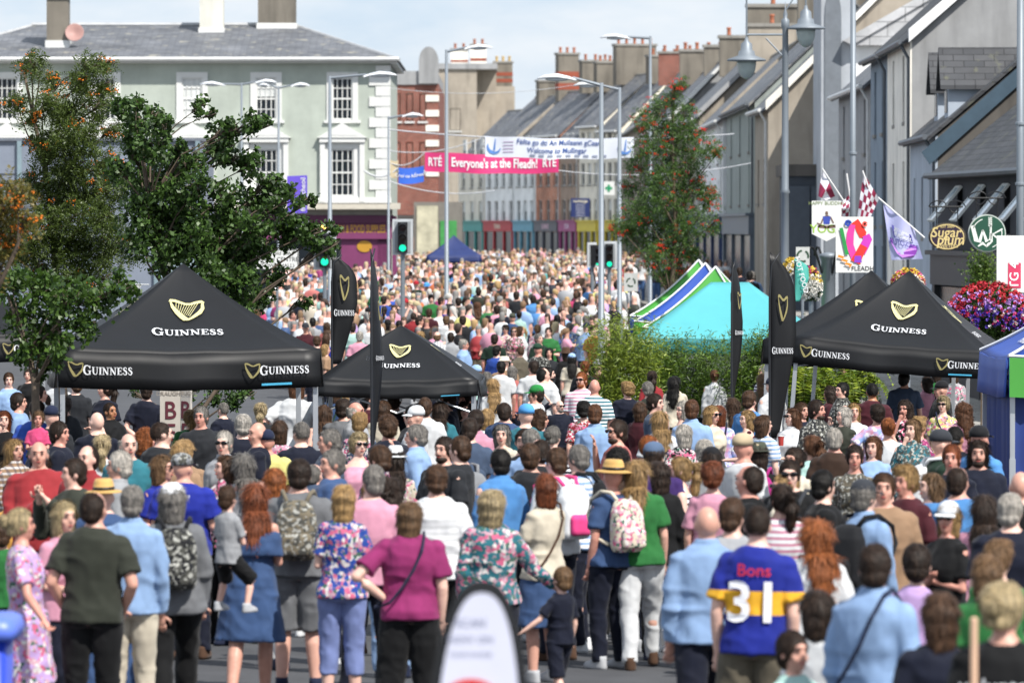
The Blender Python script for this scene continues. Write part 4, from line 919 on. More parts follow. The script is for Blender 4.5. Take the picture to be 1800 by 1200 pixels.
def yoga(T, w, h):
    GRN = '#8fb53a'
    text_obj('HAPPY BUDDHA', mat('ink_7c8a5a', '#7c8a5a', .5), T, onfront(0, -.006, h * .42), size=.1, off=.006)
    text_obj('YOGA', mat('ink_8fb53a', GRN, .5), T, onfront(0, -.006, -h * .36), size=.24, off=.012)
    fig = MB(); strip(fig, [(0, .02), (0, -.14)], [.16, .12], lambda a, b: (a, -.007, b)); fig.build('blue_vest_print', mat('ink_3347a0', '#3347a0', .6), T)
    fig = MB(); strip(fig, [(0, .12), (0, .06)], [.05, .06], lambda a, b: (a, -.008, b)); strip(fig, [(-.2, -.12), (-.12, -.14), (-.06, -.0), (.0, .04), (.08, 0), (.14, -.12)], .03, lambda a, b: (a, -.0065, b)); strip(fig, [(-.18, -.18), (0, -.2), (.18, -.18)], .06, lambda a, b: (a, -.006, b)); fig.build('figure_print', mat('ink_6c5548', '#6c5548', .6), T)
T = poster_pole('white pointed yoga sign with a sitting figure, left of the harp poster', 1453, 382, 86, 52, 58, yoga)
s_ = 86; MB().prism([(-26 / s_, 0, -29 / s_), (26 / s_, 0, -29 / s_), (0, 0, -42 / s_)], (0, .03, 0)).build('lower_point', WHITE, T)
panel(T, Matrix.Translation((.56, .05, -.6)), .28, 1.0, NAVY, .05, 'navy_side_panel')
def oval(label, px, py, s, rx, ry, col, rim, art, name='hanging_sign'):
    c = Wp(px, py, s); T = thing(name, label, 'hanging sign', c)
    M = FRONT
    MB().lathe([(.001, -.0), (1, 0), (1, .05), (.001, .05)], (0, 0, 0), 40, FRONT, rx / s * 1.07, ry / s * 1.07).build('rim', mat('rim' + rim[1:], rim, .4), T).location.y = .06
    MB().lathe([(.001, 0), (1, 0), (1, .02), (.001, .02)], (0, 0, 0), 40, FRONT, rx / s, ry / s).build('board', mat('board' + col[1:], col, .45), T)
    a = MB(); L = rx / s; H = ry / s; a.tube([(-L * 1.0, .04, H + .32), (L * .9, .04, H + .32)], .018, 6)
    for dx in (-.6, .6): a.tube([(dx * L, .04, H * .8), (dx * L, .04, H + .32)], .01, 5)
    for sg in (-1, 1): a.tube([(sg * .2 * math.cos(t) * (1 - t / 9) + sg * L * .45, .04, H + .32 + .12 * math.sin(t)) for t in np.linspace(0, 6.5, 16)], .012, 5)
    a.build('scroll_bracket', IRON, T); art(T, rx / s, ry / s); return T
GOLDL = '#cdb87e'
def sp(T, w, h):
    text_obj('Sugar', mat('ink_cdb87e', GOLDL, .45), T, onfront(-.03, -.024, h * .3), size=.27, off=.012, shear=.15, sx=.95)
    text_obj('plum', mat('ink_cdb87e', GOLDL, .45), T, onfront(.06, -.026, -h * .26), size=.28, off=.012, shear=.15, sx=.95)
    text_obj('EST 2009', mat('ink_cdb87e', GOLDL, .45), T, onfront(0, -.024, h * .76), size=.07); text_obj('SWEETERY', mat('ink_cdb87e', GOLDL, .45), T, onfront(0, -.024, -h * .74), size=.09)
    r = MB(); strip(r, [(w * .93 * math.cos(a), h * .93 * math.sin(a)) for a in np.linspace(0, 6.29, 50)], .02, lambda a, b: (a, -.023, b)); r.build('gold_line', mat('ink_cdb87e', GOLDL, .45), T)
oval('dark purple oval sweet shop sign with gold lettering', 1665, 416, 92, 31, 23, '#2a1b30', '#4a4438', sp)
def wk(T, w, h):
    I = mat('ink_dfe3dc', '#dfe3dc', .5)
    mb = MB(); fn = lambda a, b: (a, -.024, b)
    strip(mb, [(-.27, .14), (-.2, -.13), (-.14, -.16), (-.08, .06)], [.07, .08, .06, .03], fn); strip(mb, [(-.08, .06), (-.01, -.15), (.06, -.1), (.07, .16)], [.03, .06, .04, .03], fn)
    strip(mb, [(.08, .0), (.08, -.16)], .04, fn); strip(mb, [(.28, .08), (.1, -.02), (.28, -.16)], [.03, .04, .04], fn)
    strip(mb, [(.05, .05), (.06, .3)], .014, fn)
    for k in range(5):
        for sg in (-1, 1): strip(mb, [(.055, .12 + .035 * k), (.055 + sg * .035, .15 + .035 * k)], [.02, .014], fn)
    strip(mb, [(-.17, -.24), (-.08, -.18), (-.01, -.24)], [.02, .05, .02], fn); strip(mb, [(-.02, -.25), (.02, -.2), (.08, -.16)], [.02, .05, .02], fn)
    strip(mb, [(.27 * math.cos(a), .27 * math.sin(a)) for a in np.linspace(1.9, 2.8, 10)], .015, fn); strip(mb, [(.27 * math.cos(a), .27 * math.sin(a)) for a in np.linspace(-1.2, .2, 14)], .015, fn)
    mb.build('lettering', I, T)
oval('round green hanging sign with white monogram and wheat ear', 1735, 410, 96, 31, 31, '#1c4a38', '#b9c0ba', wk)
def banner(label, name, pa, pb, s, hpx, col, art=None, sag=.25, tcol=None, rot=0, cat='banner'):
    A, B = Wp(*pa, s), Wp(*pb, s); T = thing(name, label, cat, (A + B) / 2); L = (B - A).length; h = hpx / s
    dz = (B.z - A.z); n = 40; m_ = 6; v = []
    def fn(x, y):
        u = x / L; return Vector((x, .05 * math.sin(x * 2.3 + y * 1.5) + .03 * math.sin(x * 5.1), y + dz * u - sag * .2 * (1 - 4 * u * u) + .012 * math.sin(x * 4)))
    for j in range(m_ + 1):
        for i in range(n + 1): v.append(fn(-L / 2 + L * i / n, -h / 2 + h * j / m_))
    mb = MB(); mb.add(v, [(j * (n + 1) + i, j * (n + 1) + i + 1, (j + 1) * (n + 1) + i + 1, (j + 1) * (n + 1) + i) for j in range(m_) for i in range(n)])
    link('cloth', mb.mesh('cloth', True), mat('banner' + col[1:], col, .6, var=.05, scale=1), T)
    def fo(x, y): p = fn(x, y); return p + Vector((0, -.02, 0))
    if art: art(T, L, h, fo)
    return T
def a_pink(T, L, h, fo):
    W_ = mat('ink_ffffff', '#f4f4f4', .5)
    text_obj("Everyone's at the Fleadh!", W_, T, None, size=h * .66, off=.022, fitw=L * .64, fn=lambda x, y: fo(x + L * .02, y))
    text_obj('RTÉ', W_, T, None, size=h * .6, off=.02, fitw=L * .1, fn=lambda x, y: fo(x - L * .425, y)); text_obj('RTÉ', W_, T, None, size=h * .6, off=.02, fitw=L * .1, fn=lambda x, y: fo(x + L * .43, y))
banner('bright pink festival banner strung over the street', 'street_banner', (747, 284), (982, 287), 56, 34, '#d63a78', a_pink)
def a_white(T, L, h, fo):
    I = mat('ink_2f4f8f', '#2f4f8f', .5)
    text_obj('Fáilte go dtí An Muileann gCearr', I, T, None, size=h * .36, off=.01, shear=.1, fitw=L * .58, fn=lambda x, y: fo(x, y + h * .27)); text_obj('Welcome to Mullingar', I, T, None, size=h * .36, off=.012, shear=.12, fitw=L * .4, fn=lambda x, y: fo(x - L * .02, y - h * .12))
    for sg in (-1, 1):
        mb = MB(); strip(mb, [(sg * L * .44 + .2 * math.cos(a), .02 + .2 * math.sin(a)) for a in np.linspace(2.8, 6, 8)], [.02, .06, .09, .1, .09, .07, .05, .02], fo); strip(mb, [(sg * L * .44, -.1), (sg * L * .44 + .04, .25)], [.06, .02], fo); mb.build('blue_swan_mark', mat('ink_5b86c9', '#5b86c9', .5), T)
        if sg < 0: 
            for k in range(4): 
                mb = MB(); strip(mb, [(-L * .38, .16 - k * .1), (-L * .31, .16 - k * .1)], .03, fo); mb.build('small_print', mat('ink_c0a0b8', '#b9a8c4', .5), T)
    for k in range(9):
        mb = MB(); x = -L * .2 + k * L * .06; strip(mb, [(x, -h * .36), (x + .16, -h * .36)], .06, fo); mb.build('sponsor_mark', mat('ink_8a93a8', '#8a93a8', .5), T)
banner('long white welcome banner in blue lettering strung over the street', 'street_banner', (853, 257), (1114, 260), 58, 36, '#d9dee8', a_white)
def a_blue(T, L, h, fo): text_obj('Croí na hÉireann', LWHITE, T, None, size=h * .3, off=.01, shear=.2, fn=fo)
banner('small bright blue banner on the wire left of the pink one', 'street_banner', (701, 308), (745, 306), 52, 28, '#2a5fc4', a_blue)
banner('tan cloth strip hanging by the sage building corner', 'street_banner', (686, 295), (700, 297), 52, 30, '#b8a98a')
def a_pp(T, L, h, fo): text_obj('fleadhcheoil', LWHITE, T, None, size=.2, off=.006, fn=lambda x, y: fo(L * .3 - y, x))
banner('purple vertical banner on the lamp post over the dark tree', 'lamp_banner', (505, 342), (540, 342), 62, 66, '#5a45b8', a_pp, sag=0)
# wires
WIRE = mat('wire', '#b9bcc0', .5); WIRED = mat('dark_wire', '#5a5c60', .5)
for i, (pa, pb, s, lab, thick) in enumerate((((683, 228), (1290, 236), 55, 'uppermost pale wire crossing above both street banners', .022), ((683, 265), (853, 240), 52, 'pale wire tied to the left end of the white banner', .018), ((683, 285), (747, 268), 52, 'pale wire tied to the left end of the pink banner', .018), ((982, 300), (1320, 287), 55, 'pale wire running right from the pink banner end', .016), ((683, 318), (870, 335), 50, 'lowest pale wire passing under the pink banner', .018), ((683, 155), (1010, 150), 48, 'thin wire crossing in front of the far rooftops', .01), ((640, 300), (701, 295), 52, 'short yellow-white wire at the sage building corner', .03))):
    A, B = Wp(*pa, s), Wp(*pb, s); pts = []
    for t in np.linspace(0, 1, 14): p = A.lerp(B, t); p.z -= .25 * 4 * t * (1 - t); pts.append(p)
    tag(MB().tube(pts, thick, 5).build('overhead_wire', WIRE), lab, 'wire', 'wires over the street')
# bunting at left
def bunting():
    A, B = Wp(-10, 470, 118), Wp(262, 500, 118); T = thing('bunting', 'white pennants on a cord in front of the left trees', 'bunting', A); pts = []
    for t in np.linspace(0, 1, 16): p = A.lerp(B, t) - A; p.z -= .25 * t * (1 - t); pts.append(p)
    MB().tube(pts, .006, 5).build('cord', WHITE, T)
    for k in range(8):
        t = (k + .6) / 8.4; p = A.lerp(B, t) - A; p.z -= .25 * t * (1 - t); c = WHITE if k % 3 else mat('blue_pennant', '#4a7fc4', .7)
        MB().add([p + Vector((-.12, 0, 0)), p + Vector((.12, 0, 0)), p + Vector((.02, .04, -.16))], [(0, 1, 2)]).build('pennant', c, T)
bunting()
# flags on wall poles
def checker_mat(c1, c2, n):
    m, t, nn, b = newmat('chequered_cloth'); ch = N(t, 'TexChecker', Scale=n); ch.inputs[1].default_value = C4(c1); ch.inputs[2].default_value = C4(c2)
    u = N(t, 'TexCoord'); t.links.new(u.outputs['UV'], ch.inputs[0]); t.links.new(ch.outputs[0], b.inputs['Base Color']); b.inputs['Roughness'].default_value = .7; return m
CHK = checker_mat('#8a1f43', '#dcdce4', 5); CHK2 = checker_mat('#8a1f43', '#dcdce4', 2)
def cloth_flag(label, corners, s, m, pole_pts, art=None):
    """corners in photo px: top-left, top-right, bottom-right, bottom-left"""
    c0 = Wp(*corners[0], s); T = thing('flag', label, 'flag', c0); n = 12; v = []; uv = []
    Q = [Wp(*q, s) - c0 for q in corners]
    def fn(u, w_): return Q[0].lerp(Q[1], u).lerp(Q[3].lerp(Q[2], u), w_) + Vector((0, .07 * math.sin(u * 7 + w_ * 3), 0))
    for j in range(n + 1):
        for i in range(n + 1): v.append(fn(i / n, j / n)); uv.append((i / n, j / n))
    mb = MB(); mb.add(v, [(j * (n + 1) + i, j * (n + 1) + i + 1, (j + 1) * (n + 1) + i + 1, (j + 1) * (n + 1) + i) for j in range(n) for i in range(n)])
    me = mb.mesh('flag_cloth', True); L_ = me.uv_layers[0].data
    for lp in me.loops: L_[lp.index].uv = uv[lp.vertex_index]
    link('flag_cloth', me, m, T)
    MB().tube([Wp(*q, s) - c0 for q in pole_pts], .018, 6).build('flagstaff', mat('white_staff', '#d6d6d6', .4), T)
    if art: art(T, fn)
    return T
cloth_flag('maroon and white striped county flag, leftmost of the three wall flags', [(1446, 297), (1468, 345), (1452, 352), (1438, 345)], 84, CHK2, [(1445, 296), (1482, 352)])
cloth_flag('maroon and white chequered flag, low one beside the tall pole', [(1500, 335), (1497, 380), (1470, 382), (1468, 368)], 84, CHK, [(1488, 305), (1500, 385)])
cloth_flag('largest maroon and white chequered flag, right of the tall pole', [(1518, 304), (1545, 350), (1530, 382), (1507, 382)], 84, CHK, [(1516, 300), (1532, 345)])
def af(T, fn):
    def g(a, b): return fn(.5 + a, .5 - b) + Vector((0, -.03, 0))
    P_ = mat('ink_8a3fae', '#8a3fae', .5); B_ = mat('ink_3d3a8c', '#3d3a8c', .5)
    mb = MB(); strip(mb, [(0, .18), (0, -.06)], [.62, .62], g); mb.build('navy_block', B_, T)
    mb = MB(); strip(mb, [(0, -.1), (0, -.2), (0, -.38), (0, -.46)], [.86, .84, .6, .3], g); mb.build('purple_block', P_, T)
    text_obj('Reflect', LWHITE, T, None, size=.2, off=.01, fn=lambda x, y: g(x, y + .03) + Vector((0, -.01, 0))); text_obj('MIDLANDS', LWHITE, T, None, size=.1, fn=lambda x, y: g(x, y + .13) + Vector((0, -.01, 0)))
    text_obj('AUTO-CARE', B_, T, None, size=.17, off=.01, fn=lambda x, y: g(x, y - .15) + Vector((0, -.01, 0)))
cloth_flag('lilac car care advertising flag hanging from a slanted white pole', [(1552, 357), (1607, 402), (1622, 455), (1567, 457)], 90, mat('lilac_cloth', '#aeb0d8', .6, var=.04), [(1543, 347), (1625, 418)], af)
# recharge sign and green cross far down
T = hung('shop_sign', 'navy projecting shop sign with white text near the brick house', 'sign', 1020, 365, 30); panel(T, Matrix.Identity(4), 33 / 30, 33 / 30, NAVY, .05)
text_obj('recharge', mat('ink_e8c84a', '#e9e2c4', .5), T, onfront(0, -.006, .38), size=.24, off=.01)
for k in range(5): text_obj('credit union', LWHITE, T, onfront(0, -.006, .16 - k * .15), size=.11)
T = hung('chemist_sign', 'white square sign with a green cross over the pavement', 'sign', 1070, 331, 33); panel(T, Matrix.Identity(4), .62, .72, WHITE, .06)
g_ = mat('green_cross', '#1f8f5f', .5); MB().box(-.19, .19, -.012, -.002, -.065, .065).box(-.065, .065, -.016, -.003, -.19, .19).build('cross', g_, T)
# beer boards
def beer_board(label, px, s, w, yaw):
    p = gW(px, s); T = thing('menu_board', label, 'board', p, yaw, 'tall pale beer boards'); h = CAM_H - (683 - 400) / s - p.z
    panel(T, Matrix.Translation((0, 0, h - .72)), w / s, 1.4, mat('weathered_cream_board', '#b9b3ab', .7), .04)
    for sx in (-1, 1): MB().box(sx * w / s * .4 - .02, sx * w / s * .4 + .02, .01, .05, 0, h - 1.42).build('leg', ALU, T)
    for k, c in enumerate('BEER'): text_obj(c, mat('ink_5a2230', '#5a2230', .6), T, onfront(0, -.008, h - .27 - k * .27), size=.3, off=.012, sx=.9)
    text_obj('DRAUGHT', mat('ink_8a827a', '#8a827a', .6), T, onfront(0, -.008, h - .06), size=.07)
beer_board('left wide beer board with dark red letters under the largest gazebo', 299, 146, 36, R(3)); beer_board('narrow beer board turned away beside the wide one', 326, 144, 20, R(-30))
# ------------------------------------------------------------------ foliage
def leafmat(name, c1, c2, trans=.35):
    m, t, n, b = newmat(name)
    g = N(t, 'NewGeometry'); r = N(t, 'ValToRGB'); r.color_ramp.elements[0].color = C4(c1); r.color_ramp.elements[1].color = C4(c2)
    t.links.new(g.outputs['Random Per Island'], r.inputs[0]); t.links.new(r.outputs[0], b.inputs['Base Color']); b.inputs['Roughness'].default_value = .45
    tr = N(t, 'BsdfTranslucent'); t.links.new(r.outputs[0], tr.inputs[0]); mx_ = N(t, 'MixShader'); mx_.inputs[0].default_value = trans
    o = n['Material Output']; t.links.new(b.outputs[0], mx_.inputs[1]); t.links.new(tr.outputs[0], mx_.inputs[2]); t.links.new(mx_.outputs[0], o.inputs[0]); return m
def quads_mesh(name, V, nper=4):
    """V: (n, nper, 3) array of polygons"""
    n = len(V); me = bpy.data.meshes.new(name); me.vertices.add(n * nper); me.vertices.foreach_set('co', V.reshape(-1).astype(np.float32))
    me.loops.add(n * nper); me.loops.foreach_set('vertex_index', np.arange(n * nper, dtype=np.int32))
    me.polygons.add(n); me.polygons.foreach_set('loop_start', np.arange(0, n * nper, nper, dtype=np.int32)); me.update(calc_edges=True); me.validate(); return me
def rand_leaves(C, rng, ln, wd, up=.3, dirs=None):
    n = len(C); d = rng.normal(size=(n, 3)) if dirs is None else dirs; d[:, 2] -= up * 0.6; d /= np.linalg.norm(d, axis=1)[:, None]
    q = rng.normal(size=(n, 3)) + np.array([0, -.3, .9]); sd_ = np.cross(d, q); sd_ /= np.linalg.norm(sd_, axis=1)[:, None] + 1e-9
    L = (ln * rng.uniform(.65, 1.3, n))[:, None]; W = (wd * rng.uniform(.7, 1.25, n))[:, None]
    nn = np.cross(sd_, d); 
    a = C - d * L * .5; b = C + sd_ * W * .5 + nn * W * .12; c = C + d * L * .5 - nn * L * .1; e = C - sd_ * W * .5 + nn * W * .12
    return np.stack([a, b, c, e], 1)
BARK = mat('bark', '#5a4e42', .9, var=.3, scale=12, bump=.4, bscale=30)
BERR = {'red': mat('red_berries', '#d1301c', .4, var=.15), 'orange': mat('orange_berries', '#d8761e', .45, var=.2)}
def tree(label, px, s, blobs, kind, lm, dens=1.0, berry=None, nber=0, seed=1, name='tree', depth=.8, grow=1.0, basepx=None, group=None):
    rng = np.random.default_rng(seed); g0 = gW(px, s); T = thing(name, label, 'tree', g0, 0, group)
    B = []
    for (bx, by, br) in blobs:
        br *= grow
        p = Wp(bx, by, s) - g0; p.y += rng.uniform(-depth, depth); B.append((np.array(p), br / s))
    # trunk and limbs
    top = max(B, key=lambda q: q[0][2])[0]; tr = MB(); H = top[2]
    nseg = 9; tp = []
    for i in range(nseg + 1):
        t = i / nseg; tp.append(np.array([top[0] * t ** 1.5 + .06 * math.sin(t * 9 + seed), top[1] * t ** 1.5 * .6 + .05 * math.cos(t * 7), (H - .1) * t]))
    tr.tube(tp, [.085 * (1 - .88 * i / nseg) + .006 for i in range(nseg + 1)], 9); 
    for c, r in B:
        j = min(nseg - 1, max(2, int((c[2] - .9 * np.hypot(c[0], c[1]) * .9) / H * nseg))); st = tp[j]; mid = (st + c) / 2 + np.array([0, 0, .12 * np.linalg.norm(c - st)]) + rng.normal(size=3) * .06
        w0 = .03 * (1 - j / nseg) + .012
        tr.tube([st, (st * 2 + mid) / 3, mid, c, c + (c - mid) / max(np.linalg.norm(c - mid), .1) * r * .5], [w0, w0 * .8, w0 * .5, w0 * .28, .003], 6)
        for _ in range(6):
            d = rng.normal(size=3); d /= np.linalg.norm(d); d[2] = abs(d[2]) * .6; e = c + d * r * .9; tr.tube([mid * .3 + c * .7, (c + e) / 2 + rng.normal(size=3) * .03, e], [.01, .007, .003], 4)
    tr.build('trunk', BARK, T, True)
    P = []
    for c, r in B:
        n = int(dens * 620 * (r / .3) ** 2.2)
        # sprigs: clumps inside the blob
        ns = max(4, int(n / 26)); sc = rng.normal(size=(ns, 3)); sc /= np.linalg.norm(sc, axis=1)[:, None]; sc *= (rng.uniform(.15, 1.0, ns) ** .6)[:, None] * r; sc[:, 1] *= 1.3; sc += c
        k = rng.integers(0, ns, n); P.append(sc[k] + rng.normal(size=(n, 3)) * r * (.26 if kind == 'leaf' else .2))
    P = np.concatenate(P); rng.shuffle(P)
    if kind == 'rowan':
        n = len(P) // 5; C = P[:n]; d = rng.normal(size=(n, 3)); d[:, 2] -= .25; d /= np.linalg.norm(d, axis=1)[:, None]; sdv = np.cross(d, rng.normal(size=(n, 3)) + [0, 0, 1]); sdv /= np.linalg.norm(sdv, axis=1)[:, None]
        out_ = []
        for i in range(6):
            for sg in (-1, 1):
                cc = C + d * (.028 * i) + sdv * sg * .02 - np.array([0, 0, .0018 * i * i]); dd = sdv * sg + d * .5; out_.append(rand_leaves(cc, rng, .048, .017, 0, dd.copy()))
        V = np.concatenate(out_)
    else: V = rand_leaves(P, rng, .074, .052)
    link('crown', quads_mesh('crown', V), lm, T)
    if nber:
        mb = MB()
        for _ in range(nber):
            c, r = B[rng.integers(0, len(B))]; d = rng.normal(size=3); d /= np.linalg.norm(d); q = c + d * r * rng.uniform(.7, 1.02); 
            if q[1] > c[1] + r * .3: q[1] = c[1] - r * .6
            for k in range(9):
                o = q + rng.normal(size=3) * np.array([.035, .03, .018]); mb.ell(o, (.011, .011, .011), 5, 4)
        mb.build('berries', BERR[berry], T)
    return T
ROW = leafmat('rowan_leaves', '#3a4a1a', '#76854a' if False else '#5c6e30'); ROWD = leafmat('dark_leaves', '#1c2f14', '#557434'); ROWL = leafmat('olive_leaves', '#3f4a1c', '#8a7a38'); ROWM = leafmat('rowan_green', '#2e4d20', '#66853f')
# right rowan with red berries
_r = random.Random(5); bl = [(1188, 152, 15), (1180, 175, 20), (1150, 190, 22), (1205, 200, 24), (1130, 215, 22), (1175, 225, 28), (1218, 240, 26), (1145, 255, 30), (1190, 268, 32), (1240, 262, 22), (1262, 268, 12), (1120, 290, 22), (1165, 300, 34), (1215, 305, 32), (1240, 330, 20), (1110, 330, 24), (1150, 345, 36), (1200, 350, 34), (1245, 355, 22), (1118, 375, 32), (1085, 398, 18), (1165, 390, 38), (1215, 395, 34), (1250, 395, 16), (1130, 420, 34), (1100, 405, 18), (1180, 435, 34), (1215, 440, 22), (1150, 455, 28), (1180, 480, 24)]
tree('upright rowan tree with red berry clusters, right of the nearest lamp post', 1178, 76, bl, 'rowan', ROWM, 1.25, 'red', 230, 3, 'rowan_tree', .5)
bl = [(62, 115, 22), (45, 105, 12), (160, 120, 26), (185, 110, 14), (90, 145, 18), (140, 155, 26), (185, 150, 18), (30, 182, 22), (85, 185, 26), (125, 200, 30), (175, 190, 24), (60, 205, 16), (105, 240, 32), (150, 245, 34), (195, 225, 18), (75, 265, 26), (135, 290, 34), (185, 285, 26), (60, 320, 26), (105, 330, 36), (160, 335, 36), (205, 330, 26), (80, 375, 34), (130, 385, 38), (185, 385, 36), (60, 420, 30), (110, 430, 36), (165, 440, 38), (215, 430, 30), (30, 440, 26), (60, 480, 34), (130, 485, 36), (180, 490, 30), (20, 400, 24)]
tree('tall airy rowan tree with orange berries at the left', 128, 132, bl, 'rowan', ROW, 2.1, 'orange', 90, 8, 'rowan_tree', .5, grow=1.12)
bl = [(215, 190, 20), (240, 185, 18), (265, 205, 20), (290, 225, 18), (240, 225, 26), (350, 190, 16), (370, 200, 10), (275, 260, 28), (235, 270, 24), (315, 262, 18), (385, 235, 18), (410, 225, 18), (440, 222, 20), (468, 215, 12), (375, 265, 22), (340, 290, 20), (300, 300, 30), (250, 315, 30), (215, 300, 22), (405, 280, 20), (440, 290, 22), (470, 320, 22), (500, 335, 14), (350, 330, 24), (310, 350, 34), (260, 365, 34), (395, 345, 26), (440, 355, 24), (480, 370, 22), (520, 345, 16), (545, 352, 12), (350, 385, 34), (300, 400, 38), (400, 400, 30), (450, 400, 28), (500, 405, 26), (545, 410, 22), (580, 400, 14), (250, 420, 34), (345, 430, 36), (400, 445, 34), (450, 440, 26), (590, 430, 14), (560, 440, 16), (300, 450, 34), (380, 490, 34), (430, 490, 28), (475, 485, 20), (510, 395, 20), (420, 530, 26), (450, 520, 22), (360, 520, 24), (530, 530, 14)]
tree('dark broad-leaved tree with ragged spreading branches behind the largest gazebo', 338, 137, bl, 'leaf', ROWD, 1.75, None, 0, 4, 'street_tree', .6, grow=1.1)
bl = [(60, 520, 36), (120, 530, 38), (30, 560, 30), (85, 580, 36), (140, 575, 30), (50, 620, 28), (90, 640, 24), (170, 530, 30), (20, 500, 30), (210, 505, 26), (60, 665, 14), (110, 610, 24)]
tree('low leafy tree crown overlapping the left corner of the largest gazebo', 92, 158, bl, 'leaf', leafmat('mid_leaves', '#27401a', '#53702a'), 1.1, None, 0, 14, 'street_tree', .4, grow=1.15)
bl = [(10, 335, 26), (35, 345, 22), (0, 375, 30), (40, 390, 20), (-20, 350, 30), (15, 415, 24), (-30, 410, 30), (-10, 450, 28)]
tree('blurred rowan branch full of orange berries at the left edge', -60, 205, bl, 'rowan', ROWL, 2.6, 'orange', 26, 9, 'rowan_tree', .25)
bl = [(240, 690, 12), (330, 690, 12), (380, 695, 18), (410, 700, 22), (440, 690, 16), (355, 720, 14), (400, 745, 16), (350, 680, 14), (290, 675, 10)]
tree('shrubby young tree seen beneath the largest gazebo', 395, 128, bl, 'leaf', ROWD, 1.2, None, 0, 24, 'street_tree', .3)
# bamboo in black planters
PLANT = mat('black_stained_timber', '#1d1e22', .7, var=.2)
BAM = leafmat('bamboo_leaves', '#1f380f', '#6f8e30', .3); FERN = leafmat('fern_leaves', '#5c7a1c', '#a3b040', .4)
def planter(label, pxa, pxb, s, h, ptop, lm, seed, nb, plabel):
    a, b = gW(pxa, s), gW(pxb, s); c = (a + b) / 2; W = (b - a).length; T = thing('planter_box', label, 'planter', c, 0, 'black slatted planters')
    n = int(W / .16)
    for k in range(1):
        mb = MB()
        for i in range(n): x0 = -W / 2 + W * i / n; mb.box(x0 + .006, x0 + W / n - .006, -.3, -.275, .03, h)
        mb.build('front_boards', PLANT, T)
    MB().box(-W / 2, -W / 2 + .03, -.274, .3, 0.03, h).box(W / 2 - .03, W / 2, -.274, .3, 0.03, h).box(-W / 2 + .03, W / 2 - .03, .27, .3, .03, h).build('box_sides', PLANT, T)
    MB().box(-W / 2 - .02, W / 2 + .02, -.33, -.27, h, h + .04).build('top_rail', PLANT, T)
    MB().box(-W / 2 + .03, W / 2 - .03, -.27, .27, h - .2, h - .08).build('soil', mat('soil', '#2b221a', .95), T)
    P = thing('bamboo_plant', plabel, 'plant', c + Vector((0, 0, h - .09)), 0, 'plants in the black planters'); rng = np.random.default_rng(seed)
    cu = MB(); hz = CAM_H - (ptop - 400) / s - c.z - h + .1; pts = []
    for k in range(int(W * 34)):
        x, y = rng.uniform(-W / 2 + .05, W / 2 - .05), rng.uniform(-.22, .22); hh = hz * rng.uniform(.6, 1.0); lean = rng.normal(size=2) * .16
        ax = [(x + lean[0] * t * t, y + lean[1] * t * t, hh * t) for t in (0, .35, .7, 1)]; cu.tube(ax, [.008, .007, .005, .002], 4)
        m_ = int(nb); t = rng.uniform(.12, 1, m_) ** .8; q = np.stack([x + lean[0] * t * t, y + lean[1] * t * t, hh * t], 1) + rng.normal(size=(m_, 3)) * np.array([.15, .13, .09]); pts.append(q)
    cu.build('culms', mat('bamboo_culm', '#6f7a35', .5), P)
    q = np.concatenate(pts); d = rng.normal(size=(len(q), 3)) * np.array([1, 1, .5]); d[:, 2] -= .35
    link('leaves', quads_mesh('leaves', rand_leaves(q, rng, .11, .016, 0, d)), lm, P); return P
planter('leftmost black planter below the yellow-green bamboo', 1052, 1150, 104, .78, 552, leafmat('yellow_bamboo_leaves', '#4c6416', '#98a83e', .3), 1, 330, 'yellow-green bushy bamboo beside the lamp post foot')
planter('second black planter from the left, below dark green bamboo', 1153, 1262, 103, .78, 592, BAM, 2, 330, 'dense green bamboo under the turquoise gazebo')
planter('third black planter, behind the narrow stout flag', 1265, 1392, 104, .78, 580, BAM, 3, 330, 'tall green bamboo between the two stout flags')
def fern(label, px, s, pytop, seed, wid):
    g0 = gW(px, s); T = thing('fern_plant', label, 'plant', g0, 0, 'plants in the black planters'); rng = np.random.default_rng(seed); zt = CAM_H - (pytop - 400) / s - g0.z; V = []; st = MB()
    for k in range(46):
        a = rng.uniform(0, 6.28); L = rng.uniform(.6, 1) * wid; h0 = zt * rng.uniform(.72, 1.0); P0 = np.array([0, 0, .7]); pts = []
        for i in range(15):
            t = i / 14; pts.append(P0 + np.array([math.cos(a) * L * t, math.sin(a) * L * t * .5, (h0 - .7) * math.sin(t * 2.1) * 1.1 - .25 * t * t]))
        st.tube(pts[::3] + [pts[-1]], .006, 4); pts = np.array(pts[2:]); d = np.gradient(pts, axis=0); sdv = np.cross(d, [0, 0, 1.]); sdv /= np.linalg.norm(sdv, axis=1)[:, None] + 1e-6
        for sg in (-1, 1):
            for o in (0, .5): cc = pts + d * o + sdv * sg * .06; V.append(rand_leaves(cc, rng, .14, .035, 0, (sdv * sg + d * 2).copy()))
    st.build('stems', mat('fern_stem', '#5a6a28', .6), T); link('fronds', quads_mesh('fronds', np.concatenate(V)), FERN, T)
fern('arching light green fern left of the right gazebo legs', 1420, 106, 622, 5, .9); fern('arching fern right of the first, under the right gazebo', 1490, 106, 630, 6, .8)
planter('right black planter beneath the arching ferns', 1395, 1530, 106, .72, 655, BAM, 7, 60, 'low bamboo shoots between the ferns')
